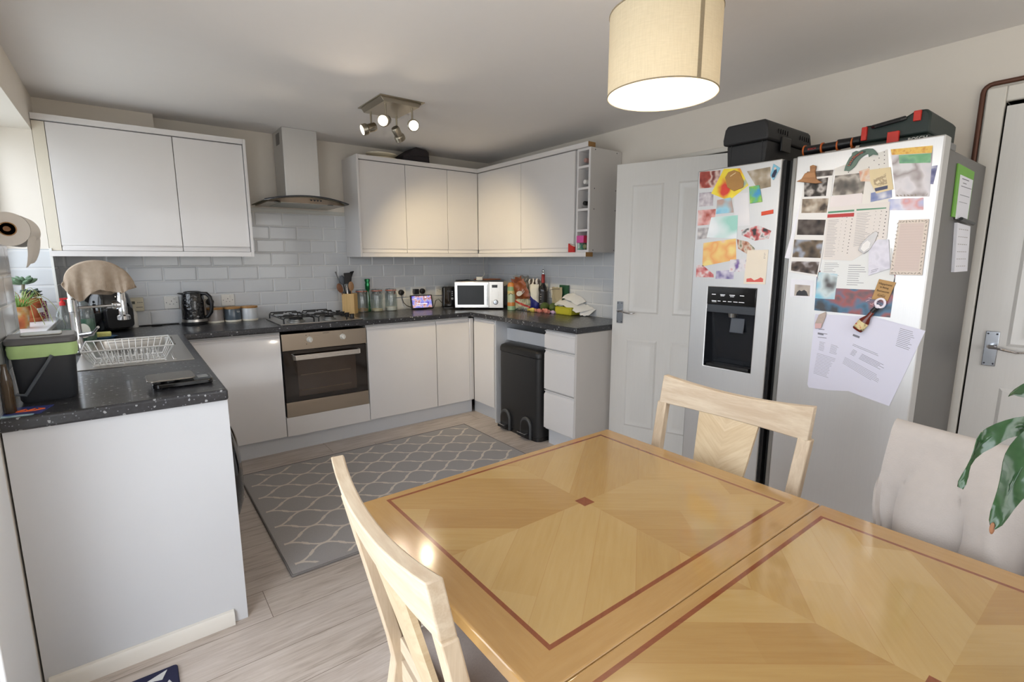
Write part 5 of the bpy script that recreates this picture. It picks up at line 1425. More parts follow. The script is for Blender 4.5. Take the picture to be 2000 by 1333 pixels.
pinned('paper_card', 'small royal blue card under the cream otter card', 'card', [[-3.522, 1.606], [-3.585, 1.616], [-3.589, 1.584], [-3.524, 1.573]], 2, blotch('royal_blue_card', [(70, 90, 150), (120, 130, 170), (206, 206, 214)], 24, 22.0), group=GR)
t = pinned('paper_card', 'cream pouch-shaped card with an ink drawing, left of the yellow-headed poster', 'card', [[-3.508, 1.69], [-3.574, 1.691], [-3.591, 1.612], [-3.539, 1.603], [-3.517, 1.644]], 3, flat('cream_drawing_card', (216, 198, 158), .6, var=.06, scale=30), .0005, GR)
on(t, 'drawing', [[-3.525, 1.655], [-3.545, 1.660], [-3.562, 1.672], [-3.566, 1.650], [-3.57, 1.635], [-3.55, 1.628], [-3.53, 1.634]], blotch('sepia_drawing', [(206, 188, 148), (140, 118, 84), (222, 206, 170)], 90, 23.0))
on(t, 'dark_foot', [[-3.532, 1.622], [-3.572, 1.628], [-3.573, 1.616], [-3.536, 1.610]], flat('navy_print', (52, 60, 92), .5))
t = pinned('poster', 'tall poster with yellow heading and leafy white foot at the top right', 'poster', [[-3.568, 1.753], [-3.688, 1.746], [-3.697, 1.577], [-3.599, 1.586]], 2, blotch('soft_grey_green_poster', [(196, 194, 200), (206, 202, 206), (150, 140, 140), (206, 204, 206)], 16, 24.7), .0005, GR)
on(t, 'heading', [[-3.568, 1.753], [-3.688, 1.746], [-3.688, 1.722], [-3.573, 1.733]], blotch('orange_yellow_heading', [(206, 140, 50), (230, 190, 90), (226, 170, 70)], 60, 25.0))
on(t, 'green_band', [[-3.594, 1.729], [-3.686, 1.721], [-3.688, 1.690], [-3.599, 1.700]], blotch('green_band_print', [(80, 150, 100), (120, 176, 130), (70, 130, 110)], 24, 26.0))
LEAF = flat('sage_leaf_print', (140, 132, 122), .7, var=.2)
m = MB()
rnd = random.Random(4)
for i in range(9):
    y = -3.605 - i * .0105; z = 1.588 - i * .0006; a = rnd.uniform(.5, 2.4)
    c, s = math.cos(a), math.sin(a)
    m.prism([(y - .006 * c, z - .004 * s), (y - .002 * s, z + .002), (y + .007 * c, z + .006 * s), (y + .002 * s, z - .001)], 'x', t['_x'] + .0001, t['_x'] - .0002)
build('leaf_border', m, LEAF, t)
t = pinned('fridge_magnet', 'green fish-shaped magnet with orange lettering at the top of the fridge door', 'magnet', [[-3.426, 1.697], [-3.428, 1.712], [-3.433, 1.728], [-3.44, 1.744], [-3.446, 1.75], [-3.447, 1.76], [-3.46, 1.765], [-3.469, 1.761], [-3.477, 1.765], [-3.495, 1.767], [-3.513, 1.764], [-3.521, 1.756], [-3.529, 1.745], [-3.532, 1.738], [-3.516, 1.743], [-3.503, 1.736], [-3.5, 1.749], [-3.49, 1.745], [-3.479, 1.738], [-3.471, 1.727], [-3.465, 1.714], [-3.459, 1.706], [-3.45, 1.698], [-3.442, 1.693], [-3.434, 1.697]], 4, flat('fish_green', (86, 110, 98), .45, var=.12, scale=60), .004, 'magnets on the fridge door')
on(t, 'orange_band', [[-3.436, 1.712], [-3.442, 1.728], [-3.452, 1.745], [-3.464, 1.755], [-3.482, 1.761], [-3.492, 1.760], [-3.491, 1.753], [-3.478, 1.750], [-3.466, 1.742], [-3.456, 1.729], [-3.448, 1.712]], flat('dark_green_band', (44, 62, 56), .5))
def glyphs(s, path, size, mat, t):
    for ch, (y, z, a) in zip(s, path):
        text(ch, size, (t['_x'] - .0006, y, z), (0, -math.cos(a), math.sin(a)), (0, math.sin(a), math.cos(a)), mat, t)
OR_ = flat('orange_lettering', (216, 92, 56), .5)
glyphs('Lake', [(-3.4405, 1.716, 1.15), (-3.4435, 1.7225, 1.1), (-3.4465, 1.7285, 1.0), (-3.450, 1.7345, .9)], .0105, OR_, t)
glyphs('District', [(-3.4555, 1.7415, .8), (-3.4592, 1.7448, .7), (-3.4625, 1.7475, .65), (-3.4660, 1.7497, .55), (-3.4697, 1.7517, .5), (-3.4733, 1.7535, .45), (-3.4775, 1.7552, .35), (-3.4815, 1.7565, .3)], .0105, OR_, t)
pinned('paper_card', 'narrow navy card sticking out right of the yellow-headed poster', 'card', [[-3.679, 1.678], [-3.708, 1.679], [-3.703, 1.617], [-3.685, 1.621]], 1, blotch('navy_card', [(60, 64, 110), (110, 112, 150), (190, 190, 206)], 40, 27.0), group=GR)
pinned('paper_card', 'pale blue and red blurred strip below the poster', 'card', [[-3.579, 1.579], [-3.681, 1.575], [-3.685, 1.533], [-3.581, 1.539]], 1, blotch('pale_blue_red_strip', [(150, 160, 206), (206, 206, 220), (206, 150, 150), (170, 180, 214)], 18, 28.0), group=GR)
# long photo strip
t = pinned('photo_strip', 'white card strip behind the scan strip, showing at its left', 'photo', [[-3.281, 1.624], [-3.289, 1.618], [-3.267, 1.479], [-3.253, 1.365], [-3.233, 1.369]], 0, PAPER, group=GR)
t = pinned('photo_strip', 'long curling strip of six grey scan photos down the left of the fridge door', 'photo', [[-3.286, 1.716], [-3.39, 1.709], [-3.388, 1.602], [-3.385, 1.452], [-3.37, 1.293], [-3.254, 1.311], [-3.27, 1.503], [-3.282, 1.648]], 3, flat('glossy_strip_white', (222, 220, 218), .3), .0005, GR)
SC = [blotch('scan_%d' % i, c, s, 30 + i * 2.3, .25) for i, (c, s) in enumerate((([(30, 26, 26), (84, 78, 76), (150, 144, 140)], 30), ([(24, 22, 22), (60, 56, 54), (180, 174, 170), (40, 36, 36)], 26), ([(60, 52, 46), (150, 136, 120), (200, 190, 176)], 30), ([(30, 26, 26), (66, 58, 54), (100, 92, 88)], 24), ([(50, 44, 40), (110, 96, 80), (170, 184, 206)], 20), ([(40, 34, 34), (90, 78, 72), (190, 186, 190)], 28)))]
for i, q in enumerate(([[-3.291, 1.712], [-3.388, 1.706], [-3.386, 1.686], [-3.292, 1.688]], [[-3.283, 1.677], [-3.372, 1.680], [-3.370, 1.610], [-3.289, 1.614]], [[-3.283, 1.606], [-3.381, 1.600], [-3.379, 1.545], [-3.284, 1.550]], [[-3.274, 1.525], [-3.378, 1.518], [-3.376, 1.458], [-3.274, 1.463]], [[-3.266, 1.444], [-3.376, 1.438], [-3.373, 1.368], [-3.264, 1.372]], [[-3.262, 1.355], [-3.370, 1.353], [-3.366, 1.302], [-3.264, 1.316]])):
    on(t, 'scan_picture', q, SC[i])
t = pinned('fridge_magnet', 'brown wooden hat-and-hand magnet at the top left of the fridge door', 'magnet', [[-3.257, 1.677], [-3.276, 1.685], [-3.287, 1.705], [-3.306, 1.71], [-3.304, 1.731], [-3.315, 1.734], [-3.326, 1.728], [-3.324, 1.706], [-3.331, 1.679], [-3.353, 1.662], [-3.33, 1.661]], 4, wood('carved_brown_wood', (136, 92, 54), (178, 128, 82), .5, 0, 'y'), .010, 'magnets on the fridge door')
# polaroid
t = pinned('photo', 'white instant photo of two figures below the scan strip', 'photo', [[-3.265, 1.281], [-3.356, 1.278], [-3.357, 1.208], [-3.268, 1.205]], 0, flat('instant_photo_card', (222, 222, 230), .4), .0005, GR)
on(t, 'picture', [[-3.284, 1.259], [-3.344, 1.257], [-3.345, 1.213], [-3.285, 1.212]], blotch('dusky_background', [(150, 140, 134), (186, 176, 166)], 30, 41.0))
on(t, 'figures', [[-3.292, 1.213], [-3.340, 1.214], [-3.332, 1.232], [-3.322, 1.238], [-3.312, 1.232], [-3.303, 1.236], [-3.294, 1.226]], flat('dark_clothing_print', (40, 40, 46), .5), .0003)
# chart
t = pinned('wall_chart', 'printed chart with green and red headings and rows of dots', 'chart', [[-3.383, 1.565], [-3.585, 1.57], [-3.589, 1.439], [-3.485, 1.358], [-3.381, 1.362]], 4, flat('chart_paper', (218, 212, 208), .75, var=.015), .0005, GR)
on(t, 'heading', [[-3.384, 1.549], [-3.474, 1.55], [-3.474, 1.543], [-3.384, 1.542]], flat('green_heading', (84, 140, 110), .6))
on(t, 'heading', [[-3.481, 1.551], [-3.576, 1.55], [-3.576, 1.546], [-3.482, 1.545]], flat('green_heading', (84, 140, 110), .6))
on(t, 'heading', [[-3.383, 1.538], [-3.475, 1.538], [-3.475, 1.524], [-3.383, 1.525]], flat('red_heading', (176, 52, 52), .6))
m = MB()
for i in range(11):
    for (y, k) in ((-3.470, .0018), (-3.452, .0014), (-3.436, .0009)):
        z = 1.515 - i * .0128 + (y + 3.470) * .15 + (.004 if k < .0016 else 0)
        m.cyl((t['_x'] + .0001, y + i * .0004, z), (t['_x'] - .0002, y + i * .0004, z), k, seg=7)
    if i < 8:
        for (y, k) in ((-3.578, .0019), (-3.562, .0014), (-3.545, .0011)):
            z = 1.534 - i * .0128 + (.004 if k < .0016 else 0)
            m.cyl((t['_x'] + .0001, y + i * .0003, z), (t['_x'] - .0002, y + i * .0003, z), k, seg=7)
build('dots', m, INKD, t)
lines(t, [[-3.388, 1.518], [-3.428, 1.518], [-3.426, 1.372], [-3.386, 1.372]], 24, INK, (.6, 1), .18, 6)
lines(t, [[-3.484, 1.538], [-3.54, 1.538], [-3.535, 1.42], [-3.484, 1.41]], 20, INK, (.6, 1), .18, 7)
# large white letter sheet and dark poster under it
t = pinned('poster', 'dark city-lights poster with white scrawl behind the white sheet', 'poster', [[-3.364, 1.318], [-3.628, 1.318], [-3.629, 1.239], [-3.628, 1.151], [-3.368, 1.157]], 0, blotch('dark_city_poster', [(44, 46, 54), (84, 84, 92), (150, 84, 84), (70, 110, 140), (60, 62, 66)], 16, 50.2), .0005, GR)
m = MB()
for i in range(9):
    a = i * 1.9; y = -3.545 - i * .007; z = 1.205 + .014 * math.sin(a)
    m.prism([(y, z), (y - .012, z + .006 * math.cos(a)), (y - .012, z + .006 * math.cos(a) + .0016), (y, z + .0016)], 'x', t['_x'] + .0001, t['_x'] - .0002)
build('scrawl', m, flat('pink_white_scrawl', (220, 180, 184), .5), t)
t = pinned('paper_sheet', 'large white sheet with faint print under the chart', 'paper', [[-3.381, 1.375], [-3.607, 1.404], [-3.626, 1.3], [-3.622, 1.250], [-3.374, 1.250]], 2, flat('white_sheet_paper', (222, 224, 224), .75, var=.01), group=GR)
lines(t, [[-3.39, 1.352], [-3.452, 1.352], [-3.45, 1.262], [-3.388, 1.262]], 13, INK, (.5, 1), .2, 12)
lines(t, [[-3.475, 1.345], [-3.54, 1.345], [-3.54, 1.262], [-3.475, 1.262]], 10, INK, (.5, 1), .2, 13)
pinned('photo', 'soft blue picture between the white sheet and the scan strip', 'photo', [[-3.369, 1.312], [-3.44, 1.306], [-3.439, 1.206], [-3.367, 1.206]], 3, blotch('soft_blue_picture', [(90, 84, 84), (130, 190, 214), (196, 210, 214), (80, 76, 76)], 14, 52.0), group=GR)
# clear bottle sticker, folded packet
t = pinned('fridge_magnet', 'silvery bottle-shaped magnet tilted across the chart', 'magnet', [[-3.502, 1.397], [-3.509, 1.422], [-3.532, 1.451], [-3.553, 1.467], [-3.561, 1.459], [-3.553, 1.425], [-3.541, 1.4], [-3.522, 1.383]], 6, flat('silver_grey_magnet', (176, 172, 170), .25, .3, var=.1), .003, 'magnets on the fridge door')
on(t, 'label', [[-3.510, 1.402], [-3.516, 1.420], [-3.530, 1.434], [-3.540, 1.424], [-3.538, 1.406], [-3.522, 1.391]], flat('white_bottle_label', (226, 224, 222), .4))
t = pinned('packet', 'translucent lilac packet pinned over the chart corner', 'packet', [[-3.536, 1.411], [-3.563, 1.436], [-3.595, 1.435], [-3.611, 1.331], [-3.545, 1.303]], 6, blotch('translucent_lilac', [(190, 188, 202), (214, 212, 224), (170, 172, 182)], 22, 54.0), .002, GR)
lines(t, [[-3.552, 1.325], [-3.60, 1.34], [-3.60, 1.33], [-3.552, 1.312]], 2, INK, seed=9)
# notepad
t = pinned('notepad', 'tall magnetic notepad with leafy border at the right of the fridge door', 'notepad', [[-3.619, 1.502], [-3.705, 1.501], [-3.706, 1.308], [-3.611, 1.308]], 3, flat('ivory_notepad', (212, 200, 190), .7, var=.02), .006, GR)
on(t, 'writing_area', [[-3.626, 1.489], [-3.694, 1.488], [-3.695, 1.322], [-3.622, 1.322]], flat('blush_page', (206, 190, 184), .75, var=.01))
m = MB(); rnd = random.Random(8)
for i in range(46):
    if i < 14: y, z = -3.622 + .004 * rnd.random() + .003, 1.315 + i * .0135
    elif i < 28: y, z = -3.700, 1.315 + (i - 14) * .0135
    elif i < 37: y, z = -3.620 - (i - 28) * .0095, 1.3145
    else: y, z = -3.625 - (i - 37) * .009, 1.4955
    a = rnd.uniform(0, PI); c, s = math.cos(a), math.sin(a); L = .0055
    m.prism([(y - L * c, z - L * s), (y + .0016 * s, z - .0016 * c), (y + L * c, z + L * s), (y - .0016 * s, z + .0016 * c)], 'x', t['_x'] + .0001, t['_x'] - .0003)
build('leaf_border', m, LEAF, t)
t2 = t; t2['_x'] = t2['_x'] - .0002
lines(t2, [[-3.628, 1.482], [-3.692, 1.482], [-3.693, 1.328], [-3.624, 1.328]], 17, flat('faint_rule', (190, 176, 170), .8), (1, 1), .06, 1, name='ruled_lines')
# kraft tag, opener, letters
t = pinned('letter', 'printed white letter hanging straight, under the other letter', 'letter', [[-3.373, 1.143], [-3.522, 1.147], [-3.55, 0.853], [-3.446, 0.836], [-3.377, 0.833], [-3.37, 0.845]], 1, flat('lilac_white_letter', (214, 214, 230), .8, var=.01), .0005, 'letters on the fridge door')
lines(t, [[-3.392, 1.09], [-3.45, 1.09], [-3.45, 1.04], [-3.392, 1.04]], 3, INK, (.3, .7), .14, 21)
lines(t, [[-3.400, 1.034], [-3.472, 1.022], [-3.466, .985], [-3.399, .995]], 8, INK, (.8, 1), .22, 22, ((0, .3), (.6, 1)))
lines(t, [[-3.395, .985], [-3.466, .972], [-3.448, .885], [-3.388, .895]], 15, INK, (.8, 1), .18, 23)
on(t, 'stamp', [[-3.390, 1.068], [-3.412, 1.066], [-3.412, 1.058], [-3.390, 1.060]], INK)
t = pinned('letter', 'printed white letter hanging askew, its corner past the fridge door edge', 'letter', [[-3.522, 1.147], [-3.581, 1.149], [-3.736, 1.114], [-3.659, 0.82], [-3.588, 0.834], [-3.451, 0.864]], 3, flat('lilac_white_letter', (214, 214, 230), .8, var=.01), .0005, 'letters on the fridge door')
lines(t, [[-3.662, 1.118], [-3.718, 1.105], [-3.700, 1.035], [-3.655, 1.048]], 11, INK, (.7, 1), .24, 31)
lines(t, [[-3.520, 1.040], [-3.630, 1.004], [-3.627, .994], [-3.517, 1.030]], 2, INKD, (.75, 1), .2, 32)
lines(t, [[-3.522, 1.018], [-3.642, .968], [-3.632, .945], [-3.512, .995]], 5, INKD, (.7, 1), .22, 33, ((0, .14), (.26, .95)))
lines(t, [[-3.497, .984], [-3.628, .925], [-3.616, .893], [-3.490, .955]], 6, INK, (.7, 1), .2, 34)
on(t, 'stamp', [[-3.516, 1.077], [-3.539, 1.070], [-3.538, 1.062], [-3.515, 1.069]], INK)
m = MB()
t = thing('bottle_opener', 'brown beer-bottle magnet with white opener head holding up the letters', 'bottle opener', (FX0 - .003, -3.553, 1.09), 0, 'magnets on the fridge door', world=True)
bd_ = Vector((0, -.047, .078)).normalized(); bc = Vector((FX0 - .0135, -3.5305, 1.095))
build('bottle', MB().lathe([(0, 0), (.0165, 0), (.0185, .004), (.0185, .042), (.0085, .064), (.0078, .088), (0, .088)], bc, 22, bd_, .58, 1), flat('brown_bottle_gloss', (96, 34, 22), .2, var=.3, scale=30), t)
build('label', MB().lathe([(.0187, .008), (.0190, .010), (.0190, .036), (.0187, .038)], bc, 22, bd_, .60, 1.0), blotch('cream_red_label', [(190, 56, 46), (216, 200, 150), (206, 190, 140), (60, 40, 30)], 60, 60.0), t)
x = FX0 - .0195
c = Vector((-3.597, 1.203))
ringp = [(x + .006, c.x + .015 * math.cos(a * PI / 8) * (1 + .15 * math.cos(a * PI / 8)), c.y + .016 * math.sin(a * PI / 8)) for a in range(16)]
build('opener_head', MB().tube(ringp, .0042, 8, True).ball((x + .006, -3.588, 1.190), .008, 1, 1, 1, 12, 8), flat('white_enamel', (232, 226, 236), .25), t)
build('cap', MB().cyl((x + .006, -3.573, 1.168), (x + .006, -3.584, 1.183), .009, .009, 12), BLACK, t)
t = pinned('paper_tag', 'tilted brown kraft card with handwritten-style verse', 'card', [[-3.58, 1.291], [-3.633, 1.28], [-3.615, 1.211], [-3.563, 1.215]], 4, flat('kraft_card', (176, 140, 92), .75, var=.06, scale=30), .0025, GR)
rx, up = (0, -.98, -.19), (0, .26, .965)
up = Vector((0, -.19 * -1, .98)).normalized()
KI = flat('brown_verse_ink', (70, 50, 34), .7)
for s, sz, dz in (('Happiness', .0105, .020), ('is Being', .009, .008), ('Someone', .0105, -.006), ('GiGi', .013, -.022)):
    text(s, sz, (t['_x'] - .0004, -3.5985 + dz * -.22, 1.252 + dz), rx, (0, -.19, .98), KI, t)
t = pinned('fridge_magnet', 'small pink and silver clip magnet at the top left of the straight letter', 'magnet', [[-3.378, 1.105], [-3.389, 1.141], [-3.413, 1.155], [-3.415, 1.137], [-3.402, 1.086], [-3.38, 1.083]], 3, flat('silver_pink_clip', (176, 160, 150), .3, .3, var=.2, scale=60), .006, 'magnets on the fridge door')
on(t, 'pink_pad', [[-3.379, 1.104], [-3.403, 1.107], [-3.402, 1.087], [-3.38, 1.084]], flat('rose_pad', (206, 168, 168), .5))
# fridge side: pads and pen
def side(name, label, cat, poly, y1, th, mat):
    x = sum(p[0] for p in poly) / len(poly)
    t = thing(name, label, cat, (x, y1, min(p[1] for p in poly)), 0, 'notes on the side of the fridge', world=True)
    build('pad', MB().prism(poly, 'y', y1 - th, y1), mat, t); return t
SY = -3.7165
t = side('notebook', 'green magnetic notebook on the side of the fridge', 'notebook', [(2.76, 1.705), (3.003, 1.699), (3.002, 1.517), (2.772, 1.519)], SY, .004, flat('apple_green_cover', (110, 172, 58), .5, var=.04))
build('list_page', MB().prism([(2.80, 1.67), (2.991, 1.667), (2.99, 1.515), (2.815, 1.512)], 'y', SY - .0052, SY - .0041), PAPER, t)
m = MB()
for i, (x0, x1, z) in enumerate(((2.83, 2.93, 1.657), (2.85, 2.90, 1.643), (2.83, 2.985, 1.631), (2.83, 2.97, 1.6), (2.83, 2.95, 1.575))): m.box(x0, x1, SY - .0056, SY - .0051, z, z + .003 - .0004 * i)
build('handwriting', m, INK, t)
t = side('notepad', 'white tear-off calendar pad below the green notebook', 'notepad', [(2.83, 1.499), (3.03, 1.493), (3.085, 1.315), (2.882, 1.314)], SY, .010, PAPER)
m = MB()
for i in range(6):
    for j in range(5): m.box(2.86 + .007 * i + j * .03, 2.878 + .007 * i + j * .03, SY - .0106, SY - .0099, 1.475 - i * .028, 1.478 - i * .028)
build('print', m, flat('pale_calendar_ink', (176, 172, 172), .8), t)
t = thing('pen', 'black pen clipped across the top of the white calendar pad', 'pen', (2.94, SY - .012, 1.507), world=True)
build('barrel', MB().cyl((2.84, SY - .016, 1.513), (3.035, SY - .016, 1.503), .0065, seg=12), BLACK, t)
build('tip', MB().cyl((3.035, SY - .016, 1.503), (3.055, SY - .016, 1.502), .005, .002, 10), PLATE, t)

# on top of the fridge
t = thing('tool_box', 'large black plastic toolbox on top of the fridge, at the left', 'toolbox', (2.89, -2.965, 1.7425), -.0)
TB = flat('black_toolbox_plastic', (34, 34, 36), .55, var=.1, bump=.15, bscale=250)
build('tub', MB().prism([(-.085, 0), (.085, 0), (.096, .150), (-.096, .150)], 'x', -.212, .185), TB, t, bevel=.006)
ld = build('lid', MB().prism([(-.105, .150), (.105, .150), (.108, .175), (.100, .222), (.088, .238), (-.088, .238), (-.100, .222), (-.108, .175)], 'x', -.232, .205), TB, t, bevel=.008, bseg=3)
m = MB()
for i in range(5): m.box(-.14 + i * .022, -.132 + i * .022, -.1095, -.106, .185, .205); m.box(.08 + i * .022, .088 + i * .022, -.1095, -.106, .185, .205)
build('vent_rib', m, BLACK, ld)
build('latch', MB().box(-.11, -.02, -.113, -.104, .11, .175), BLACK, t, bevel=.003)
build('rib', MB().box(-.2135, -.2105, -.075, -.071, .0, .15).box(-.2135, -.2105, .071, .075, .0, .15), TB, t)
# row of bit holders with orange bands
t = thing('tool_grip', 'black ribbed tool roll with four orange bands between the toolbox and green case', 'tool', (2.74, -3.315, 1.7425), world=True)
m = MB().box(2.70, 2.78, -3.405, -3.190, 1.7425, 1.80)
build('base', m, BLACK, t, bevel=.01)
gp = build('sleeve', MB().cyl((2.735, -3.200, 1.826), (2.735, -3.265, 1.828), .021, .019).cyl((2.735, -3.272, 1.829), (2.735, -3.325, 1.830), .017).cyl((2.735, -3.330, 1.832), (2.735, -3.378, 1.833), .021, .019).cyl((2.735, -3.384, 1.834), (2.735, -3.41, 1.835), .018), BLACK, t)
for y in (-3.198, -3.268, -3.328, -3.381):
    build('orange_band', MB().cyl((2.735, y, 1.828), (2.735, y - .0055, 1.828), .023, seg=18), flat('orange_band', (206, 104, 44), .45), t)
text('BOSCH', .010, (2.7135, -3.236, 1.828), (0, -1, 0), (0, 0, 1), flat('red_tool_print', (206, 60, 50), .5), t)
# drill case
t = thing('drill_case', 'dark green power-tool case with red latches on top of the fridge', 'case', (2.83, -3.53, 1.7425), world=True)
DG = flat('dark_green_case_plastic', (28, 42, 38), .5, var=.12, bump=.1, bscale=200)
build('lower_shell', MB().prism([(-3.420, 1.743), (-3.640, 1.743), (-3.640, 1.815), (-3.420, 1.815)], 'x', 2.69, 3.04), DG, t, bevel=.008)
build('upper_shell', MB().prism([(-3.420, 1.816), (-3.640, 1.816), (-3.640, 1.882), (-3.628, 1.900), (-3.606, 1.902), (-3.585, 1.898), (-3.560, 1.884), (-3.475, 1.876), (-3.438, 1.878), (-3.422, 1.866)], 'x', 2.69, 3.03), DG, t, bevel=.008)
build('carry_handle', MB().tube([(2.684, -3.465, 1.868), (2.674, -3.475, 1.866), (2.674, -3.555, 1.876), (2.684, -3.565, 1.880)], .008, 8), BLACK, t)
RL = flat('red_latch', (196, 46, 34), .4, var=.05)
for (y0, y1, z0, z1) in ((-3.428, -3.446, 1.822, 1.872), (-3.590, -3.612, 1.862, 1.898), (-3.515, -3.552, 1.775, 1.838)):
    build('latch', MB().box(2.678, 2.692, y1, y0, z0, z1), RL, t, bevel=.002)
text('BOSCH', .018, (2.6895, -3.628 + .02, 1.80), (0, -1, 0), (0, 0, 1), PLATE, t)
# ---------------------------------------------------------------- table, chairs, rug, lamps, plants
solo('rug', 'grey rug with a cream trellis pattern on the kitchen floor', 'rug', MB().prism(rrect(.782, 2.440, -2.09, -.835, .012, 3), 'z', .0005, .011), RUGM, bevel=.003)
rb = Mat('grey_rug_binding', .95, spec=.1); rb.col(rb.mix(rb.noise(rb.coord(), 200), rgb(116, 112, 110), rgb(134, 130, 128))); rb.bump(rb.noise(rb.coord(), 300), .4, .002)
_r = bpy.data.objects['rug']; OFF['rug'] = _r.location.copy()
build('binding', MB().tube([(.780, -2.092, .007), (2.442, -2.092, .007), (2.442, -.833, .007), (.780, -.833, .007)], .0065, 8, True), rb.m, _r)

# doormat: navy with white strokes
t = thing('doormat', 'navy doormat with bold white strokes on the floor by the garden door', 'mat', (.17, -2.66, 0), 0, world=True)
NV = flat('navy_mat_pile', (34, 36, 66), .95, var=.2, scale=200, bump=.5, bscale=300)
build('mat', MB().prism(rrect(.0 + .03, .345, -2.96, -2.358, .012, 3), 'z', .0005, .010), NV, t, bevel=.003)
WH = flat('white_mat_pile', (206, 206, 206), .95, var=.1, scale=200)
m = MB()
for poly in ([(.255, -2.395), (.315, -2.372), (.300, -2.41)], [(.17, -2.43), (.215, -2.408), (.30, -2.452), (.318, -2.425), (.328, -2.452), (.30, -2.50), (.285, -2.48)], [(.06, -2.50), (.10, -2.46), (.24, -2.53), (.22, -2.57)], [(.30, -2.56), (.325, -2.53), (.325, -2.66), (.30, -2.68)], [(.08, -2.62), (.12, -2.59), (.26, -2.66), (.24, -2.70)], [(.06, -2.75), (.10, -2.72), (.32, -2.80), (.30, -2.84)]):
    m.prism(poly, 'z', .0095, .0118)
build('white_stroke', m, WH, t)

# dining table
TZ = .75
TX0, TX1, TY1, TY0 = .7415, 1.6815, -3.055, -4.488
t = thing('dining_table', 'large glossy maple dining table with dark inlay lines and starburst veneer', 'table', (1.2115, -3.77, 0), world=True)
def topslab(y0, y1):
    return MB().box(TX0, TX1, y0, y1, TZ - .028, TZ)
build('tabletop', topslab(-3.7712, TY1), TABLEM, t, bevel=.004, bseg=3)
build('tabletop', topslab(TY0, -3.7722), TABLEM, t, bevel=.004, bseg=3)
build('apron', MB().box(TX0 + .075, TX1 - .075, TY1 - .095, TY1 - .072, TZ - .115, TZ - .0285).box(TX0 + .075, TX1 - .075, TY0 + .072, TY0 + .095, TZ - .115, TZ - .0285).box(TX0 + .072, TX0 + .095, TY0 + .075, TY1 - .075, TZ - .115, TZ - .0285).box(TX1 - .095, TX1 - .072, TY0 + .075, TY1 - .075, TZ - .115, TZ - .0285), TABLEW, t)
build('edge_moulding', MB().slab([TX0 + .012, TX0 + .09, TX1 - .09, TX1 - .012], [TY0 + .012, TY0 + .09, TY1 - .09, TY1 - .012], TZ - .042, TZ - .0285, lambda i, j: i == 1 and j == 1), TABLEW, t)
for sx in (0, 1):
    for sy in (0, 1):
        x = TX0 + .085 if sx == 0 else TX1 - .085; y = TY0 + .085 if sy == 0 else TY1 - .085
        m = MB(); w0, w1 = .021, .033
        V = [[m.bm.verts.new((x + a * w, y + b * w, z)) for a, b in ((-1, -1), (1, -1), (1, 1), (-1, 1))] for z, w in ((0, w0), (.55, w1), (TZ - .043, w1))]
        for A, B in zip(V, V[1:]):
            for i in range(4): m.bm.faces.new((A[i], A[(i + 1) % 4], B[(i + 1) % 4], B[i]))
        m.bm.faces.new(V[0]); m.bm.faces.new(V[-1])
        build('leg', m, BEECH, t, bevel=.003)

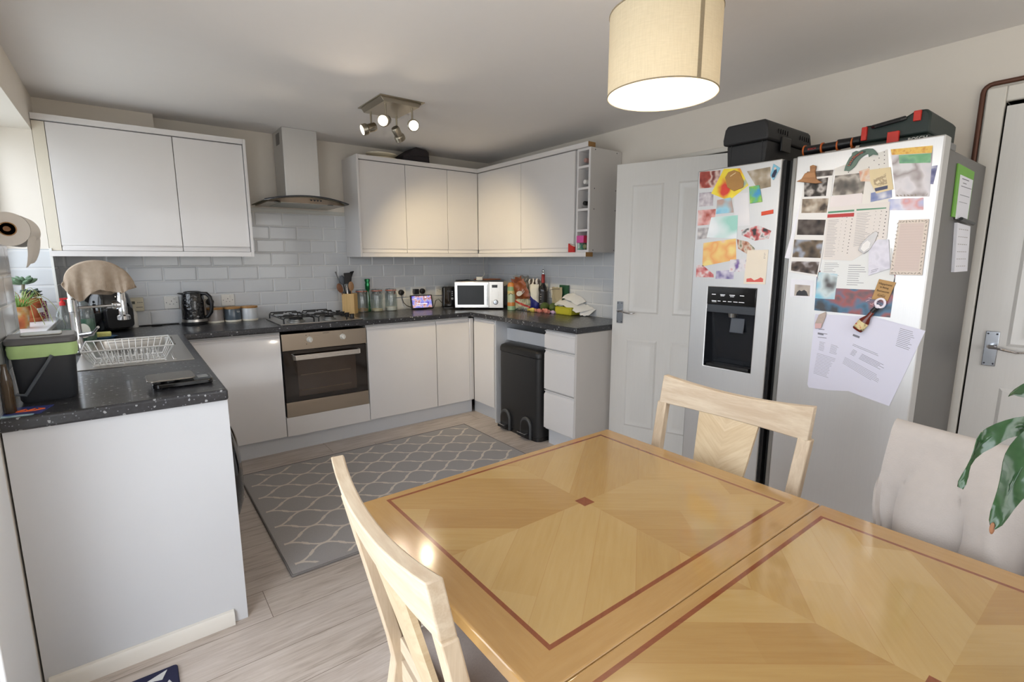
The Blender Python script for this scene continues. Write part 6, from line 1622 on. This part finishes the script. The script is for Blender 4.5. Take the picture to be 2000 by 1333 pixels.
# dining chairs, authored facing -x (sitter looks towards -x); back rail at local x = 0
def chair(label, loc, rz, group='ash dining chairs round the table'):
    t = thing('dining_chair', label, 'chair', loc, rz, group)
    def backx(z): return -.115 + .115 * ((z - .44) / .50) if z > .44 else -.115 + .11 * ((.44 - z) / .44) ** 1.3
    # top rail: bowed away from the sitter and dipped in the middle
    rows = []
    n = 24
    for i in range(n + 1):
        s = i / n * 2 - 1; y = s * .252
        bw = .018 * (1 - s * s); dip = .022 * (1 - s * s)
        zt = .949 - dip; zb = .851
        xt = bw; xb = bw - .020
        rows.append([(xt, y, zt), (xt + .027, y, zt), (xb + .027, y, zb), (xb, y, zb)])
    m = MB(); V = [[m.bm.verts.new(p) for p in r] for r in rows]
    for A, B in zip(V, V[1:]):
        for i in range(4): m.bm.faces.new((A[i], A[(i + 1) % 4], B[(i + 1) % 4], B[i]))
    m.bm.faces.new(V[0]); m.bm.faces.new(V[-1])
    build('top_rail', m, BEECHY, t, bevel=.003)
    for sg in (-1, 1):
        m = MB(); V = []
        for k in range(15):
            z = .855 * k / 14
            yc = sg * (.2255 + (.016 * max(0, (z - .45)) / .4 if z > .45 else 0)); x = backx(z) + .002
            V.append([m.bm.verts.new(p) for p in ((x, yc - .018, z), (x + .026 + .01 * (1 - z), yc - .018, z), (x + .026 + .01 * (1 - z), yc + .018, z), (x, yc + .018, z))])
        for A, B in zip(V, V[1:]):
            for i in range(4): m.bm.faces.new((A[i], A[(i + 1) % 4], B[(i + 1) % 4], B[i]))
        m.bm.faces.new(V[0]); m.bm.faces.new(V[-1])
        build('rear_leg', m, BEECH, t, bevel=.003)
        build('front_leg', MB().prism([(-.515, 0), (-.485, 0), (-.478, .43), (-.522, .43)], 'y', sg * .205 - .020, sg * .205 + .020), BEECH, t, bevel=.003)
    # tapered splat with matched veneer
    sp = Mat.__new__(Mat) if False else None
    m = MB(); V = []
    for k in range(10):
        z = .475 + (.856 - .475) * k / 9
        f = k / 9; w = .066 + .036 * f
        bwx = backx(z) + .016 * f
        V.append([m.bm.verts.new(p) for p in ((bwx + .004, -w, z), (bwx + .015, -w, z), (bwx + .015, w, z), (bwx + .004, w, z))])
    for A, B in zip(V, V[1:]):
        for i in range(4): m.bm.faces.new((A[i], A[(i + 1) % 4], B[(i + 1) % 4], B[i]))
    m.bm.faces.new(V[0]); m.bm.faces.new(V[-1])
    build('splat', m, SPLAT, t)
    build('lower_rail', MB().box(-.120, -.093, -.208, .208, .455, .492), BEECHY, t, bevel=.003)
    m = MB().box(-.515, -.485, -.186, .186, .375, .43).box(-.485, -.115, -.222, -.200, .375, .43).box(-.485, -.115, .200, .222, .375, .43).box(-.115, -.095, -.208, .208, .375, .43)
    build('seat_frame', m, BEECHY, t)
    rows = []
    for k, z in ((0.0, .43), (.012, .445), (.012, .462), (0, .474), (-.05, .480)):
        rows.append(([(x - .305, y) for x, y in rrect(-.210 - k, .188 + k, -.232 - k, .232 + k, .03, 4)], z))
    build('seat_pad', loft(MB(), rows), FABRIC, t)
    return t
def make_splat():
    m = Mat('book_matched_splat_veneer', .38, 0, .15)
    x, y, z = m.xyz(m.coord())
    d = z * .78 + (y.abs()) * -.62
    v = m.comb(d * 60, (z * .62 + y.abs() * .78) * 6)
    f = m.noise(v, 1.2, 4, .6)
    c = m.mix(f.step(.3, .7), rgb(196, 172, 138), rgb(216, 197, 164))
    st = ((d / .07).floor() * 3.1 + y.sgn() * 5.7)
    m.col(m.mix(m.white(st) * .35, c, rgb(196, 170, 130)))
    return m.m
SPLAT = make_splat()
chair('pale ash dining chair in front of the fridge, on the far side of the table', (1.850, -3.418, 0), 0)
chair('pale ash dining chair nearest the camera, seen from behind its back rail', (.652, -3.452, 0), PI + math.radians(-4.5))
c2 = chair('ash dining chair at the right covered by a grey fleece throw', (1.850, -4.122, 0), math.radians(0))

# throw over that chair's back: over the rail, hanging on both sides in loose folds
def ridge(u, k=.5): return 1 - abs(math.sin(u)) ** k          # narrow creases between broad swells
rows = []
NF, NB = 40, 20
prof = [('f', i / NF) for i in range(NF)] + [('t', i / 7) for i in range(1, 7)] + [('b', i / NB) for i in range(NB)]
for side_, u in prof:
    row = []
    for j in range(71):
        s = j / 70 * 2 - 1; y = s * .262
        bw = .018 * (1 - s * s); dip = -.016 * (1 - s * s)
        if side_ == 'f':
            h = 1 - u                                     # 0 at the rail, 1 at the hem
            z = .950 - .46 * h; x = -.012 + min(0, -.115 + .115 * ((z - .44) / .50)) * 1.0
            a = min(1, h * 2.2) ** 1.1
            sway = .9 * h + .35 * math.sin(h * 5)
            crease = .050 * ridge(s * 3.3 + 1.05 - sway * 1.1) * (s > -.78) + .034 * ridge(s * 5.9 - .5 + sway * 1.6, .6) * min(1, max(0, (s + .6) * 3))
            swell = .016 * math.sin(s * 7 + 2.5 * h) + .010 * math.sin(s * 15 - 4 * h)
            c_ = min(1, max(0, crease / .050))
            x -= .006 + (.052 * (1 - c_) + .4 * max(0, swell)) * a
            y += (.014 * math.sin(s * 6 + h * 6) - .03 * h * s) * a
        elif side_ == 't':
            x = -.012 + .054 * u; z = .950 + .010 * math.sin(PI * u)
        else:
            x = .042 + .05 * u; z = .950 - .40 * u
            x += (.014 * math.sin(s * 12 + u * 2) + .012) * min(1, u * 3); y *= 1 + .10 * u
        row.append((x + bw, y, z + dip))
    rows.append(row)
mb = MB().grid(rows, .007)
bmesh.ops.translate(mb.bm, vec=(1.850, -4.122, .003), verts=mb.bm.verts)
solo('throw', 'pale grey fleece throw draped over the back of the right-hand chair', 'throw', mb, FLEECE)

# peace lily on the near end of the table, only leaf tips reach into view
t = thing('peace_lily', 'green peace lily leaves arching in at the right edge over the table', 'plant', (1.335, -4.345, TZ))
build('pot', MB().lathe([(0, 0), (.055, 0), (.075, .11), (.078, .115), (.07, .115), (.066, .10), (0, .10)], seg=28), flat('white_glazed_pot', (216, 214, 208), .2, var=.02), t)
build('soil', MB().lathe([(0, .1005), (.065, .1005), (.064, .104), (0, .106)], seg=20), flat('potting_soil', (44, 34, 28), .95, var=.4, scale=120), t)
LF = Mat('peace_lily_leaf', .25, 0, .25)
fl = LF.noise(LF.scaled(LF.coord(), (1, 1, 1)), 40, 3)
LF.col(LF.mix(fl, rgb(28, 56, 33), rgb(56, 92, 54)))
TIP = flat('yellowed_leaf_tip', (176, 168, 74), .5, var=.3, scale=60); BRN = flat('brown_leaf_tip', (150, 104, 74), .7, var=.2, scale=60)
def leaf(pts, wid, up, tipmat=True):
    P = [Vector(p) - Vector(t.location) for p in pts]
    def cr(u):
        u *= len(P) - 1; i = min(int(u), len(P) - 2); f = u - i
        p0, p1, p2, p3 = P[max(i - 1, 0)], P[i], P[i + 1], P[min(i + 2, len(P) - 1)]
        return .5 * ((2 * p1) + (p2 - p0) * f + (2 * p0 - 5 * p1 + 4 * p2 - p3) * f * f + (3 * p1 - p0 - 3 * p2 + p3) * f ** 3)
    stem = [Vector((0.0 + .01 * random.uniform(-1, 1), .01 * random.uniform(-1, 1), .105))] + [Vector((0, 0, .105)).lerp(P[0], .5) + Vector((0, 0, .03))] + [P[0], cr(.08)]
    rows = []
    N = 18
    for k in range(N + 1):
        u = k / N; c = cr(u); d = (cr(min(1, u + .02)) - cr(max(0, u - .02))).normalized()
        sd = d.cross(Vector(up)).normalized(); nn = sd.cross(d)
        w = wid * max(.03, math.sin(PI * min(1, u ** .8 * 1.0)) ** .75) if k < N else wid * .02
        rows.append([c + sd * w * q + nn * (.22 * w * abs(q) + .004 * math.sin(u * 16 + q * 2)) for q in (-1, -.66, -.33, 0, .33, .66, 1)])
    lf = build('leaf', MB().grid(rows, .0008), LF.m, t, angle=80)
    build('midrib', MB().tube([cr(k / 10 * .96) for k in range(11)], [.0016 - .0012 * k / 10 for k in range(11)], 5), LF.m, lf)
    build('stem', MB().tube(stem, [.0035, .003, .0025, .002], 6), LF.m, lf)
    return cr
random.seed(3)
leaf([(1.305, -4.215, 1.150), (1.250, -4.150, 1.152), (1.215, -4.115, 1.125), (1.199, -4.103, 1.062)], .011, (-.3, -.75, .6))
leaf([(1.305, -4.205, 1.130), (1.262, -4.166, 1.135), (1.232, -4.150, 1.085), (1.205, -4.139, 1.018)], .024, (-.75, -.55, .35))
leaf([(1.375, -4.28, 1.16), (1.36, -4.20, 1.195), (1.325, -4.155, 1.192), (1.288, -4.125, 1.180)], .018, (-.3, -.6, .7))
leaf([(1.44, -4.34, 1.05), (1.50, -4.30, 1.12), (1.55, -4.27, 1.10), (1.60, -4.25, 1.02)], .035, (-.2, -.3, .9))
leaf([(1.36, -4.44, 1.02), (1.40, -4.50, 1.08), (1.43, -4.55, 1.05), (1.46, -4.60, .98)], .035, (-.2, .3, .9))
tb = build('leaf_tip', MB().ball((1.2045 - 1.335, -4.1388 + 4.345, 1.018 - TZ), .0055, .9, .5, 1.5, 10, 8), BRN, t)

# pendant lamp
LX, LY, LZ0, LZ1, LR = 1.666, -3.240, 1.849, 2.072, .160
t = thing('pendant_lamp', 'cream linen drum pendant lamp hanging over the table', 'lamp', (LX, LY, LZ0), world=True)
m = MB()
for r0, r1 in ((LR, LR - .0016),):
    m.lathe([(r0, 0), (r0, LZ1 - LZ0)], (LX, LY, LZ0), 64)
bm = m.bm
for f in [f for f in bm.faces if len(f.verts) > 4]: bm.faces.remove(f)
sh = build('lamp_shade', m, SHADE, t, angle=80)
a0 = math.atan2(-4.2385 - LY, .337 - LX) + .63
seam = MB().grid([[(LX + (LR + .0012) * math.cos(a0 + q * .038), LY + (LR + .0012) * math.sin(a0 + q * .038), LZ0 + (LZ1 - LZ0) * k / 4) for q in (-1, 0, 1)] for k in range(5)], .0012)
sm = Mat('shade_seam_overlap', .9, spec=.1); sm.col(sm.mix(sm.noise(sm.coord(), 200), rgb(140, 126, 104), rgb(160, 146, 122)))
build('seam', seam, sm.m, sh)
build('rim', MB().tube(arc((LX, LY, LZ0), LR, 0, 2 * PI, 64, 'xy')[:-1], .0022, 6, True), flat('taupe_rim_tape', (150, 136, 112), .8), sh)
build('rim', MB().tube(arc((LX, LY, LZ1), LR, 0, 2 * PI, 64, 'xy')[:-1], .0022, 6, True), flat('taupe_rim_tape', (150, 136, 112), .8), sh)
m = MB().tube(arc((LX, LY, LZ1 - .02), .022, 0, 2 * PI, 20, 'xy')[:-1], .002, 6, True)
for k in range(3):
    a = k * 2 * PI / 3; m.tube([(LX + .022 * math.cos(a), LY + .022 * math.sin(a), LZ1 - .02), (LX + (LR - .002) * math.cos(a), LY + (LR - .002) * math.sin(a), LZ1 - .002)], .002, 6)
build('spider_ring', m, PLATE, t)
build('lamp_holder', MB().lathe([(.0, .0), (.019, .0), (.02, .05), (.014, .075), (.0, .08)], (LX, LY, LZ1 - .075), 20), PLATE, t)
bulb = build('bulb', MB().lathe([(0, -.060), (.018, -.056), (.030, -.040), (.033, -.022), (.029, -.004), (.018, .018), (.014, .04), (0, .042)], (LX, LY, LZ1 - .112), 26), glow('lit_bulb_glass', (255, 240, 208), 8), t)
build('cord', MB().cyl((LX, LY, LZ1), (LX, LY, H - .03), .0035, seg=8), PLATE, t)
build('ceiling_rose', MB().lathe([(.05, 0), (.048, -.012), (.03, -.03), (0, -.032)], (LX, LY, H - .0005), 26), PLATE, t)

# ceiling spotlight bar
t = thing('spotlight_fitting', 'square satin nickel ceiling fitting with four swivel spotlights', 'spotlight', (1.72, -1.21, 2.26), world=True)
PX0, PX1, PY0_, PY1_ = 1.592, 1.850, -1.375, -1.050
pb = build('ceiling_plate', MB().box(PX0 - .012, PX1 + .012, PY0_ - .012, PY1_ + .012, H - .005, H - .0004), BRASSN, t, bevel=.001)
build('box', MB().prism([(PX0, H - .005), (PX1, H - .005), (PX1 - .018, H - .03), (PX0 + .018, H - .03)], 'y', PY0_ + .01, PY1_ - .01), BRASSN, t, bevel=.001)
HEADS = [((1.635, -1.105), (-.86, .10, -.32), 'spot'), ((1.635, -1.325), (-.62, -.72, -.30), 'spot'), ((1.805, -1.105), (.62, .36, -.70), 'spot'), ((1.805, -1.325), (-.30, -.90, -.32), 'spot')]
SPOTS = []
for (hx_, hy_), d, _ in HEADS:
    d = Vector(d).normalized()
    ar = build('arm', MB().cyl((hx_, hy_, H - .03), (hx_, hy_, H - .105), .006, seg=12).ball((hx_, hy_, H - .108), .010), BRASSN, t)
    c = Vector((hx_, hy_, H - .122)) - d * .03
    hd = build('lamp_head', MB().lathe([(0, 0), (.022, .0), (.026, .006), (.026, .052), (.031, .056), (.033, .062), (.033, .088), (.030, .090)], c, 24, d), BRASSN, t)
    m = MB()
    for k in range(6): m.tube([tuple(c + d * (.063 + k * .0042) + (Matrix.Rotation(a * PI / 10, 3, d) @ d.orthogonal().normalized()) * .0332) for a in range(20)], .0012, 5, True)
    build('knurled_ring', m, BRASSN, hd)
    build('lamp_face', MB().cyl(c + d * .0885, c + d * .0905, .0285, seg=22), glow('lit_spot_lens', (255, 238, 210), 5), hd)
    SPOTS.append((c + d * .10, d))

# pedal bin
t = thing('pedal_bin', 'tall dark grey twin-pedal kitchen bin under the worktop', 'bin', (2.82, -1.26, 0), world=True)
BG = flat('dark_grey_bin_steel', (54, 54, 55), .38, .45, var=.05, scale=6)
BX0, BX1, BY0, BY1 = 2.665, 3.03, -1.515, -1.015
build('body', MB().prism(rrect(BX0, BX1, BY0, BY1, .045, 6), 'z', .03, .635), BG, t, angle=50)
build('base', MB().prism(rrect(BX0 - .004, BX1, BY0 - .004, BY1 + .004, .045, 6), 'z', .0, .03), BLACK, t, angle=50)
rings = []
for k, z in ((0, .637), (-.004, .64), (-.004, .665), (.004, .685), (.03, .698), (.09, .703)):
    rings.append((rrect(BX0 + k, BX1 - k, BY0 + k, BY1 - k, max(.01, .045 - k * .3), 6), z))
build('lid', loft(MB(), rings), flat('black_bin_lid', (40, 40, 41), .4, .3, var=.06), t, angle=50)
for yc in (-1.125, -1.385):
    arch = [(yc + .062 * math.cos(a * PI / 12), .012 + (.085 if True else 0) + .075 * math.sin(a * PI / 12)) for a in range(13)]
    P = [(yc + .062, .004)] + arch + [(yc - .062, .004)]
    pd = build('pedal_arch', MB().prism(P, 'x', BX0 - .022, BX0 - .0005), flat('grey_pedal_surround', (74, 76, 78), .4), t, bevel=.006)
    build('pedal_recess', MB().prism([(yc + (y - yc) * .78, z * .86 + .004) for y, z in P], 'x', BX0 - .0245, BX0 - .0222), BLACK, pd)
    build('pedal', MB().box(BX0 - .062, BX0 - .022, yc - .045, yc + .045, .028, .052), RUBBER, pd, bevel=.006)
    build('pedal_trim', MB().box(BX0 - .066, BX0 - .024, yc - .046, yc + .046, .054, .058), CHROME, pd, bevel=.0015)

# kitchen roll on its wall holder
t = thing('kitchen_roll', 'white kitchen roll on a wall holder at the left edge, tail hanging', 'kitchen roll', (.085, -1.92, 1.457), world=True)
RX, RZ, RR = .0585, 1.457, .052
pts_ = []
m = MB().lathe([(.021, 0), (RR, 0), (RR, .235), (.021, .235), (.021, 0)], (RX, -2.025, RZ), 40, (0, 1, 0))
KP = flat('soft_kitchen_paper', (224, 220, 214), .95, var=.02, bump=.3, bscale=160)
build('roll', m, KP, t, angle=50)
build('core', MB().lathe([(.0185, -.001), (.0215, -.001), (.0215, .236), (.0185, .236), (.0185, -.001)], (RX, -2.025, RZ), 26, (0, 1, 0)), flat('brown_cardboard_core', (170, 132, 90), .8, var=.1), t)
rows = []
for k in range(18):
    a = -.35 - k * .0
    if k < 8: p = (RX + (RR + .0015) * math.cos(.9 - k * .17), RZ + (RR + .0015) * math.sin(.9 - k * .17))
    else:
        q = (k - 7) / 10; p0 = (RX + (RR + .0015) * math.cos(-.29), RZ + (RR + .0015) * math.sin(-.29))
        p = (p0[0] - .005 * q - .02 * q * q, p0[1] - .075 * q + .012 * math.sin(q * 5))
    rows.append([(p[0] + .004 * math.sin(j * .9 + k * .4) * (k > 9), -2.024 + .233 * j / 10, p[1] - (.018 * (1 - j / 10) if k > 12 else 0)) for j in range(11)])
build('loose_sheet', MB().grid(rows, .0006), KP, t, angle=60)
build('holder', MB().cyl((RX, -2.045, RZ), (RX, -1.765, RZ), .008, seg=12).tube([(RX, -1.772, RZ), (.03, -1.772, RZ), (.010, -1.772, RZ)], .006, 8).box(.0005, .012, -1.80, -1.745, RZ - .03, RZ + .03), wood('brown_holder_wood', (112, 76, 46), (150, 106, 66), .5), t)

# plants on the window sill
TC = flat('terracotta', (176, 96, 60), .85, var=.18, scale=22, bump=.15, bscale=80)
SIL = Z0 + .0002
t = thing('potted_plant', 'small painted terracotta pot with spiky green grass-like plant, nearest on the sill', 'plant', (-.095, -.865, SIL))
build('pot', MB().lathe([(0, 0), (.030, 0), (.040, .085), (.043, .086), (.044, .105), (.038, .106), (.036, .09), (0, .088)], seg=24), blotch('painted_terracotta', [(150, 78, 50), (186, 104, 62), (190, 150, 90), (190, 186, 180)], 22, 70.0, .8), t)
m = MB(); rnd = random.Random(17)
for i in range(46):
    a = rnd.uniform(0, 2 * PI); L = rnd.uniform(.05, .105); sp = rnd.uniform(.15, .95)
    p0 = Vector((.022 * math.cos(a) * rnd.random(), .022 * math.sin(a) * rnd.random(), .088))
    pts = [p0 + Vector((math.cos(a) * L * sp * u, math.sin(a) * L * sp * u, L * (u - .38 * sp * u * u) * 1.1)) for u in (0, .33, .66, 1)]
    m.tube(pts, [.0022, .0022, .0018, .0008], 5)
fo = build('foliage', m, flat('fresh_green_stems', (112, 150, 66), .5, var=.25, scale=40), t); fo['kind'] = 'stuff'
m = MB()
for (a, L, dz) in ((.9, .20, .05), (1.2, .25, .06), (.5, .22, .02), (1.35, .16, .045), (.75, .12, -.02)):
    m.tube([Vector((.02 * math.cos(a), .02 * math.sin(a), .09)) + Vector((math.cos(a) * L * u * .7, math.sin(a) * L * u * 1.25, (dz + .05) * 4 * u * (1 - u) - .10 * u ** 3)) for u in [k / 8 for k in range(9)]], .0014, 5)
build('trailing_stem', m, flat('yellow_green_stem', (176, 186, 120), .5, var=.2), t)
t = thing('potted_plant', 'terracotta pot on saucer with grey-green succulents, farther along the sill', 'plant', (-.100, -.52, SIL))
build('saucer', MB().lathe([(0, 0), (.050, 0), (.062, .022), (.058, .022), (.048, .006), (0, .006)], seg=26), TC, t)
build('pot', MB().lathe([(0, .0065), (.042, .0065), (.054, .095), (.059, .096), (.060, .122), (.053, .123), (.050, .105), (0, .10)], seg=26), TC, t)
build('plant_label', MB().obox((.052, -.022, .06), (.0008, .026, .012), (.92, -.39, .1), (.39, .92, 0)), PAPER, t)
SG = flat('succulent_green', (92, 118, 92), .45, var=.25, scale=30); SGD = flat('dark_succulent', (58, 72, 62), .5, var=.25, scale=30)
def rosette(c, r, n, mat, nm, lift=.5):
    m = MB()
    for k in range(n):
        a = k * 2.4; q = .45 + .55 * k / n
        d = Vector((math.cos(a) * q, math.sin(a) * q, lift * (1.3 - q))).normalized()
        L = r * (.6 + .4 * q)
        m.lathe([(0, 0), (L * .13, L * .2), (L * .2, L * .62), (L * .12, L * .88), (0, L)], Vector(c), 8, d, 1, .55)
    return build(nm, m, mat, t, angle=60)
build('stem', MB().tube([(0, 0, .10), (-.012, .01, .15), (-.006, .012, .20)], .007, 8).tube([(.01, -.01, .10), (.02, -.02, .15)], .006, 8), flat('woody_stem', (112, 104, 84), .8), t)
rosette((-.006, .012, .198), .075, 13, SG, 'rosette', .75)
rosette((.022, -.022, .148), .055, 12, SGD, 'rosette', .5)
rosette((.02, .035, .13), .05, 11, SGD, 'rosette', .5)
m = MB()
for i in range(26):
    a = rnd.uniform(0, 2 * PI); L = rnd.uniform(.03, .06)
    m.tube([(.03 * math.cos(a), .03 * math.sin(a), .105), (.045 * math.cos(a), .045 * math.sin(a), .105 + L * .8), (.06 * math.cos(a), .06 * math.sin(a), .105 + L)], [.0012, .0012, .0006], 4)
fo = build('dry_stalk', m, flat('reddish_stalk', (150, 120, 90), .7, var=.3), t); fo['kind'] = 'stuff'
t = thing('gift_box', 'small plum patterned box behind the terracotta pots on the sill', 'box', (-.075, -.385, SIL), .3)
pm = Mat('plum_flower_print', .5); vq = pm.voronoi(pm.coord(), 42); dq = X(pm.nt, vq.outputs['Distance'])
pm.col(pm.mix((dq * 26).sin().gt(.45), rgb(96, 44, 66), rgb(196, 150, 160)))
build('box', MB().box(-.034, .034, -.026, .026, 0, .10), pm.m, t, bevel=.003)
# ---------------------------------------------------------------- camera, daylight and lamps
cam = bpy.data.cameras.new('camera'); co = bpy.data.objects.new('camera', cam); COL.objects.link(co)
cam.sensor_fit = 'HORIZONTAL'; cam.sensor_width = 36.0; cam.lens = 977.3 / 2000 * 36.0; cam.clip_start = .02
co.location = (.337, -4.2385, 1.3668)
co.rotation_euler = (math.radians(90 - 9.384), 0, math.radians(-37.41))
scn.camera = co

wd = bpy.data.worlds.new('world'); scn.world = wd; wd.use_nodes = True
nt = wd.node_tree; nt.nodes.clear()
ow = nt.nodes.new('ShaderNodeOutputWorld'); bg = nt.nodes.new('ShaderNodeBackground')
# bright overcast sky above the horizon, duller garden ground below it
tcw = nt.nodes.new('ShaderNodeTexCoord'); sxyz = nt.nodes.new('ShaderNodeSeparateXYZ'); cr = nt.nodes.new('ShaderNodeValToRGB')
mr = nt.nodes.new('ShaderNodeMapRange'); mr.inputs['From Min'].default_value = -1.0; mr.inputs['From Max'].default_value = 1.0
nt.links.new(tcw.outputs['Generated'], sxyz.inputs[0]); nt.links.new(sxyz.outputs[2], mr.inputs[0]); nt.links.new(mr.outputs[0], cr.inputs[0])
cr.color_ramp.elements[0].position = .46; cr.color_ramp.elements[0].color = (.30, .30, .28, 1)
cr.color_ramp.elements[1].position = .54; cr.color_ramp.elements[1].color = (.90, .93, 1.06, 1)
nt.links.new(cr.outputs[0], bg.inputs[0]); nt.links.new(bg.outputs[0], ow.inputs[0])
bg.inputs[1].default_value = 2.7

def area(name, loc, sx, sy, rot, power, col):
    l = bpy.data.lights.new(name, 'AREA'); l.shape = 'RECTANGLE'; l.size = sx; l.size_y = sy; l.energy = power; l.color = col
    o = bpy.data.objects.new(name, l); COL.objects.link(o); o.location = loc; o.rotation_euler = rot
    return o
# daylight arriving through the two glazed openings of the left wall
area('daylight_window', (-.42, (Y0 + Y1) / 2, 1.6), 1.25, .95, (0, -PI / 2, 0), 9, (.88, .92, 1.0))
area('daylight_garden_door', (-.42, (PY0 + PY1) / 2, 1.1), 1.8, 1.95, (0, -PI / 2, 0), 46, (.90, .92, 1.0))
area('added_front_fill', ((FWX0 + FWX1) / 2, YF - .22, (FWZ0 + FWZ1) / 2), 2.2, 1.05, (PI / 2, 0, 0), 15, (1.0, .88, .78))  # added fill lamp outside the added window behind the camera
def point(name, loc, power, col, r):
    l = bpy.data.lights.new(name, 'POINT'); l.energy = power; l.color = col; l.shadow_soft_size = r
    o = bpy.data.objects.new(name, l); COL.objects.link(o); o.location = loc; return o
WARM = (1.0, .80, .55)
point('pendant_bulb_light', (LX, LY, LZ1 - .19), 10, (1.0, .90, .78), .03)
for (p_, d_), (pw_, c_) in zip(SPOTS, ((5, (1.0, .84, .62)), (11, (1.0, .84, .66)), (38, (1.0, .78, .44)), (6, (1.0, .84, .6)))):
    l = bpy.data.lights.new('spot_lamp_light', 'SPOT'); l.energy = pw_; l.color = c_; l.spot_size = math.radians(95); l.spot_blend = .8; l.shadow_soft_size = .025
    o = bpy.data.objects.new('spot_lamp_light', l); COL.objects.link(o); o.location = p_
    o.rotation_euler = Vector(d_).to_track_quat('-Z', 'Y').to_euler()

for o in bpy.data.objects:
    if '_x' in o.keys(): del o['_x']
vs = scn.view_settings
vs.view_transform = 'Standard'; vs.look = 'None'; vs.exposure = 0.1; vs.gamma = 1.0; vs.use_curve_mapping = False
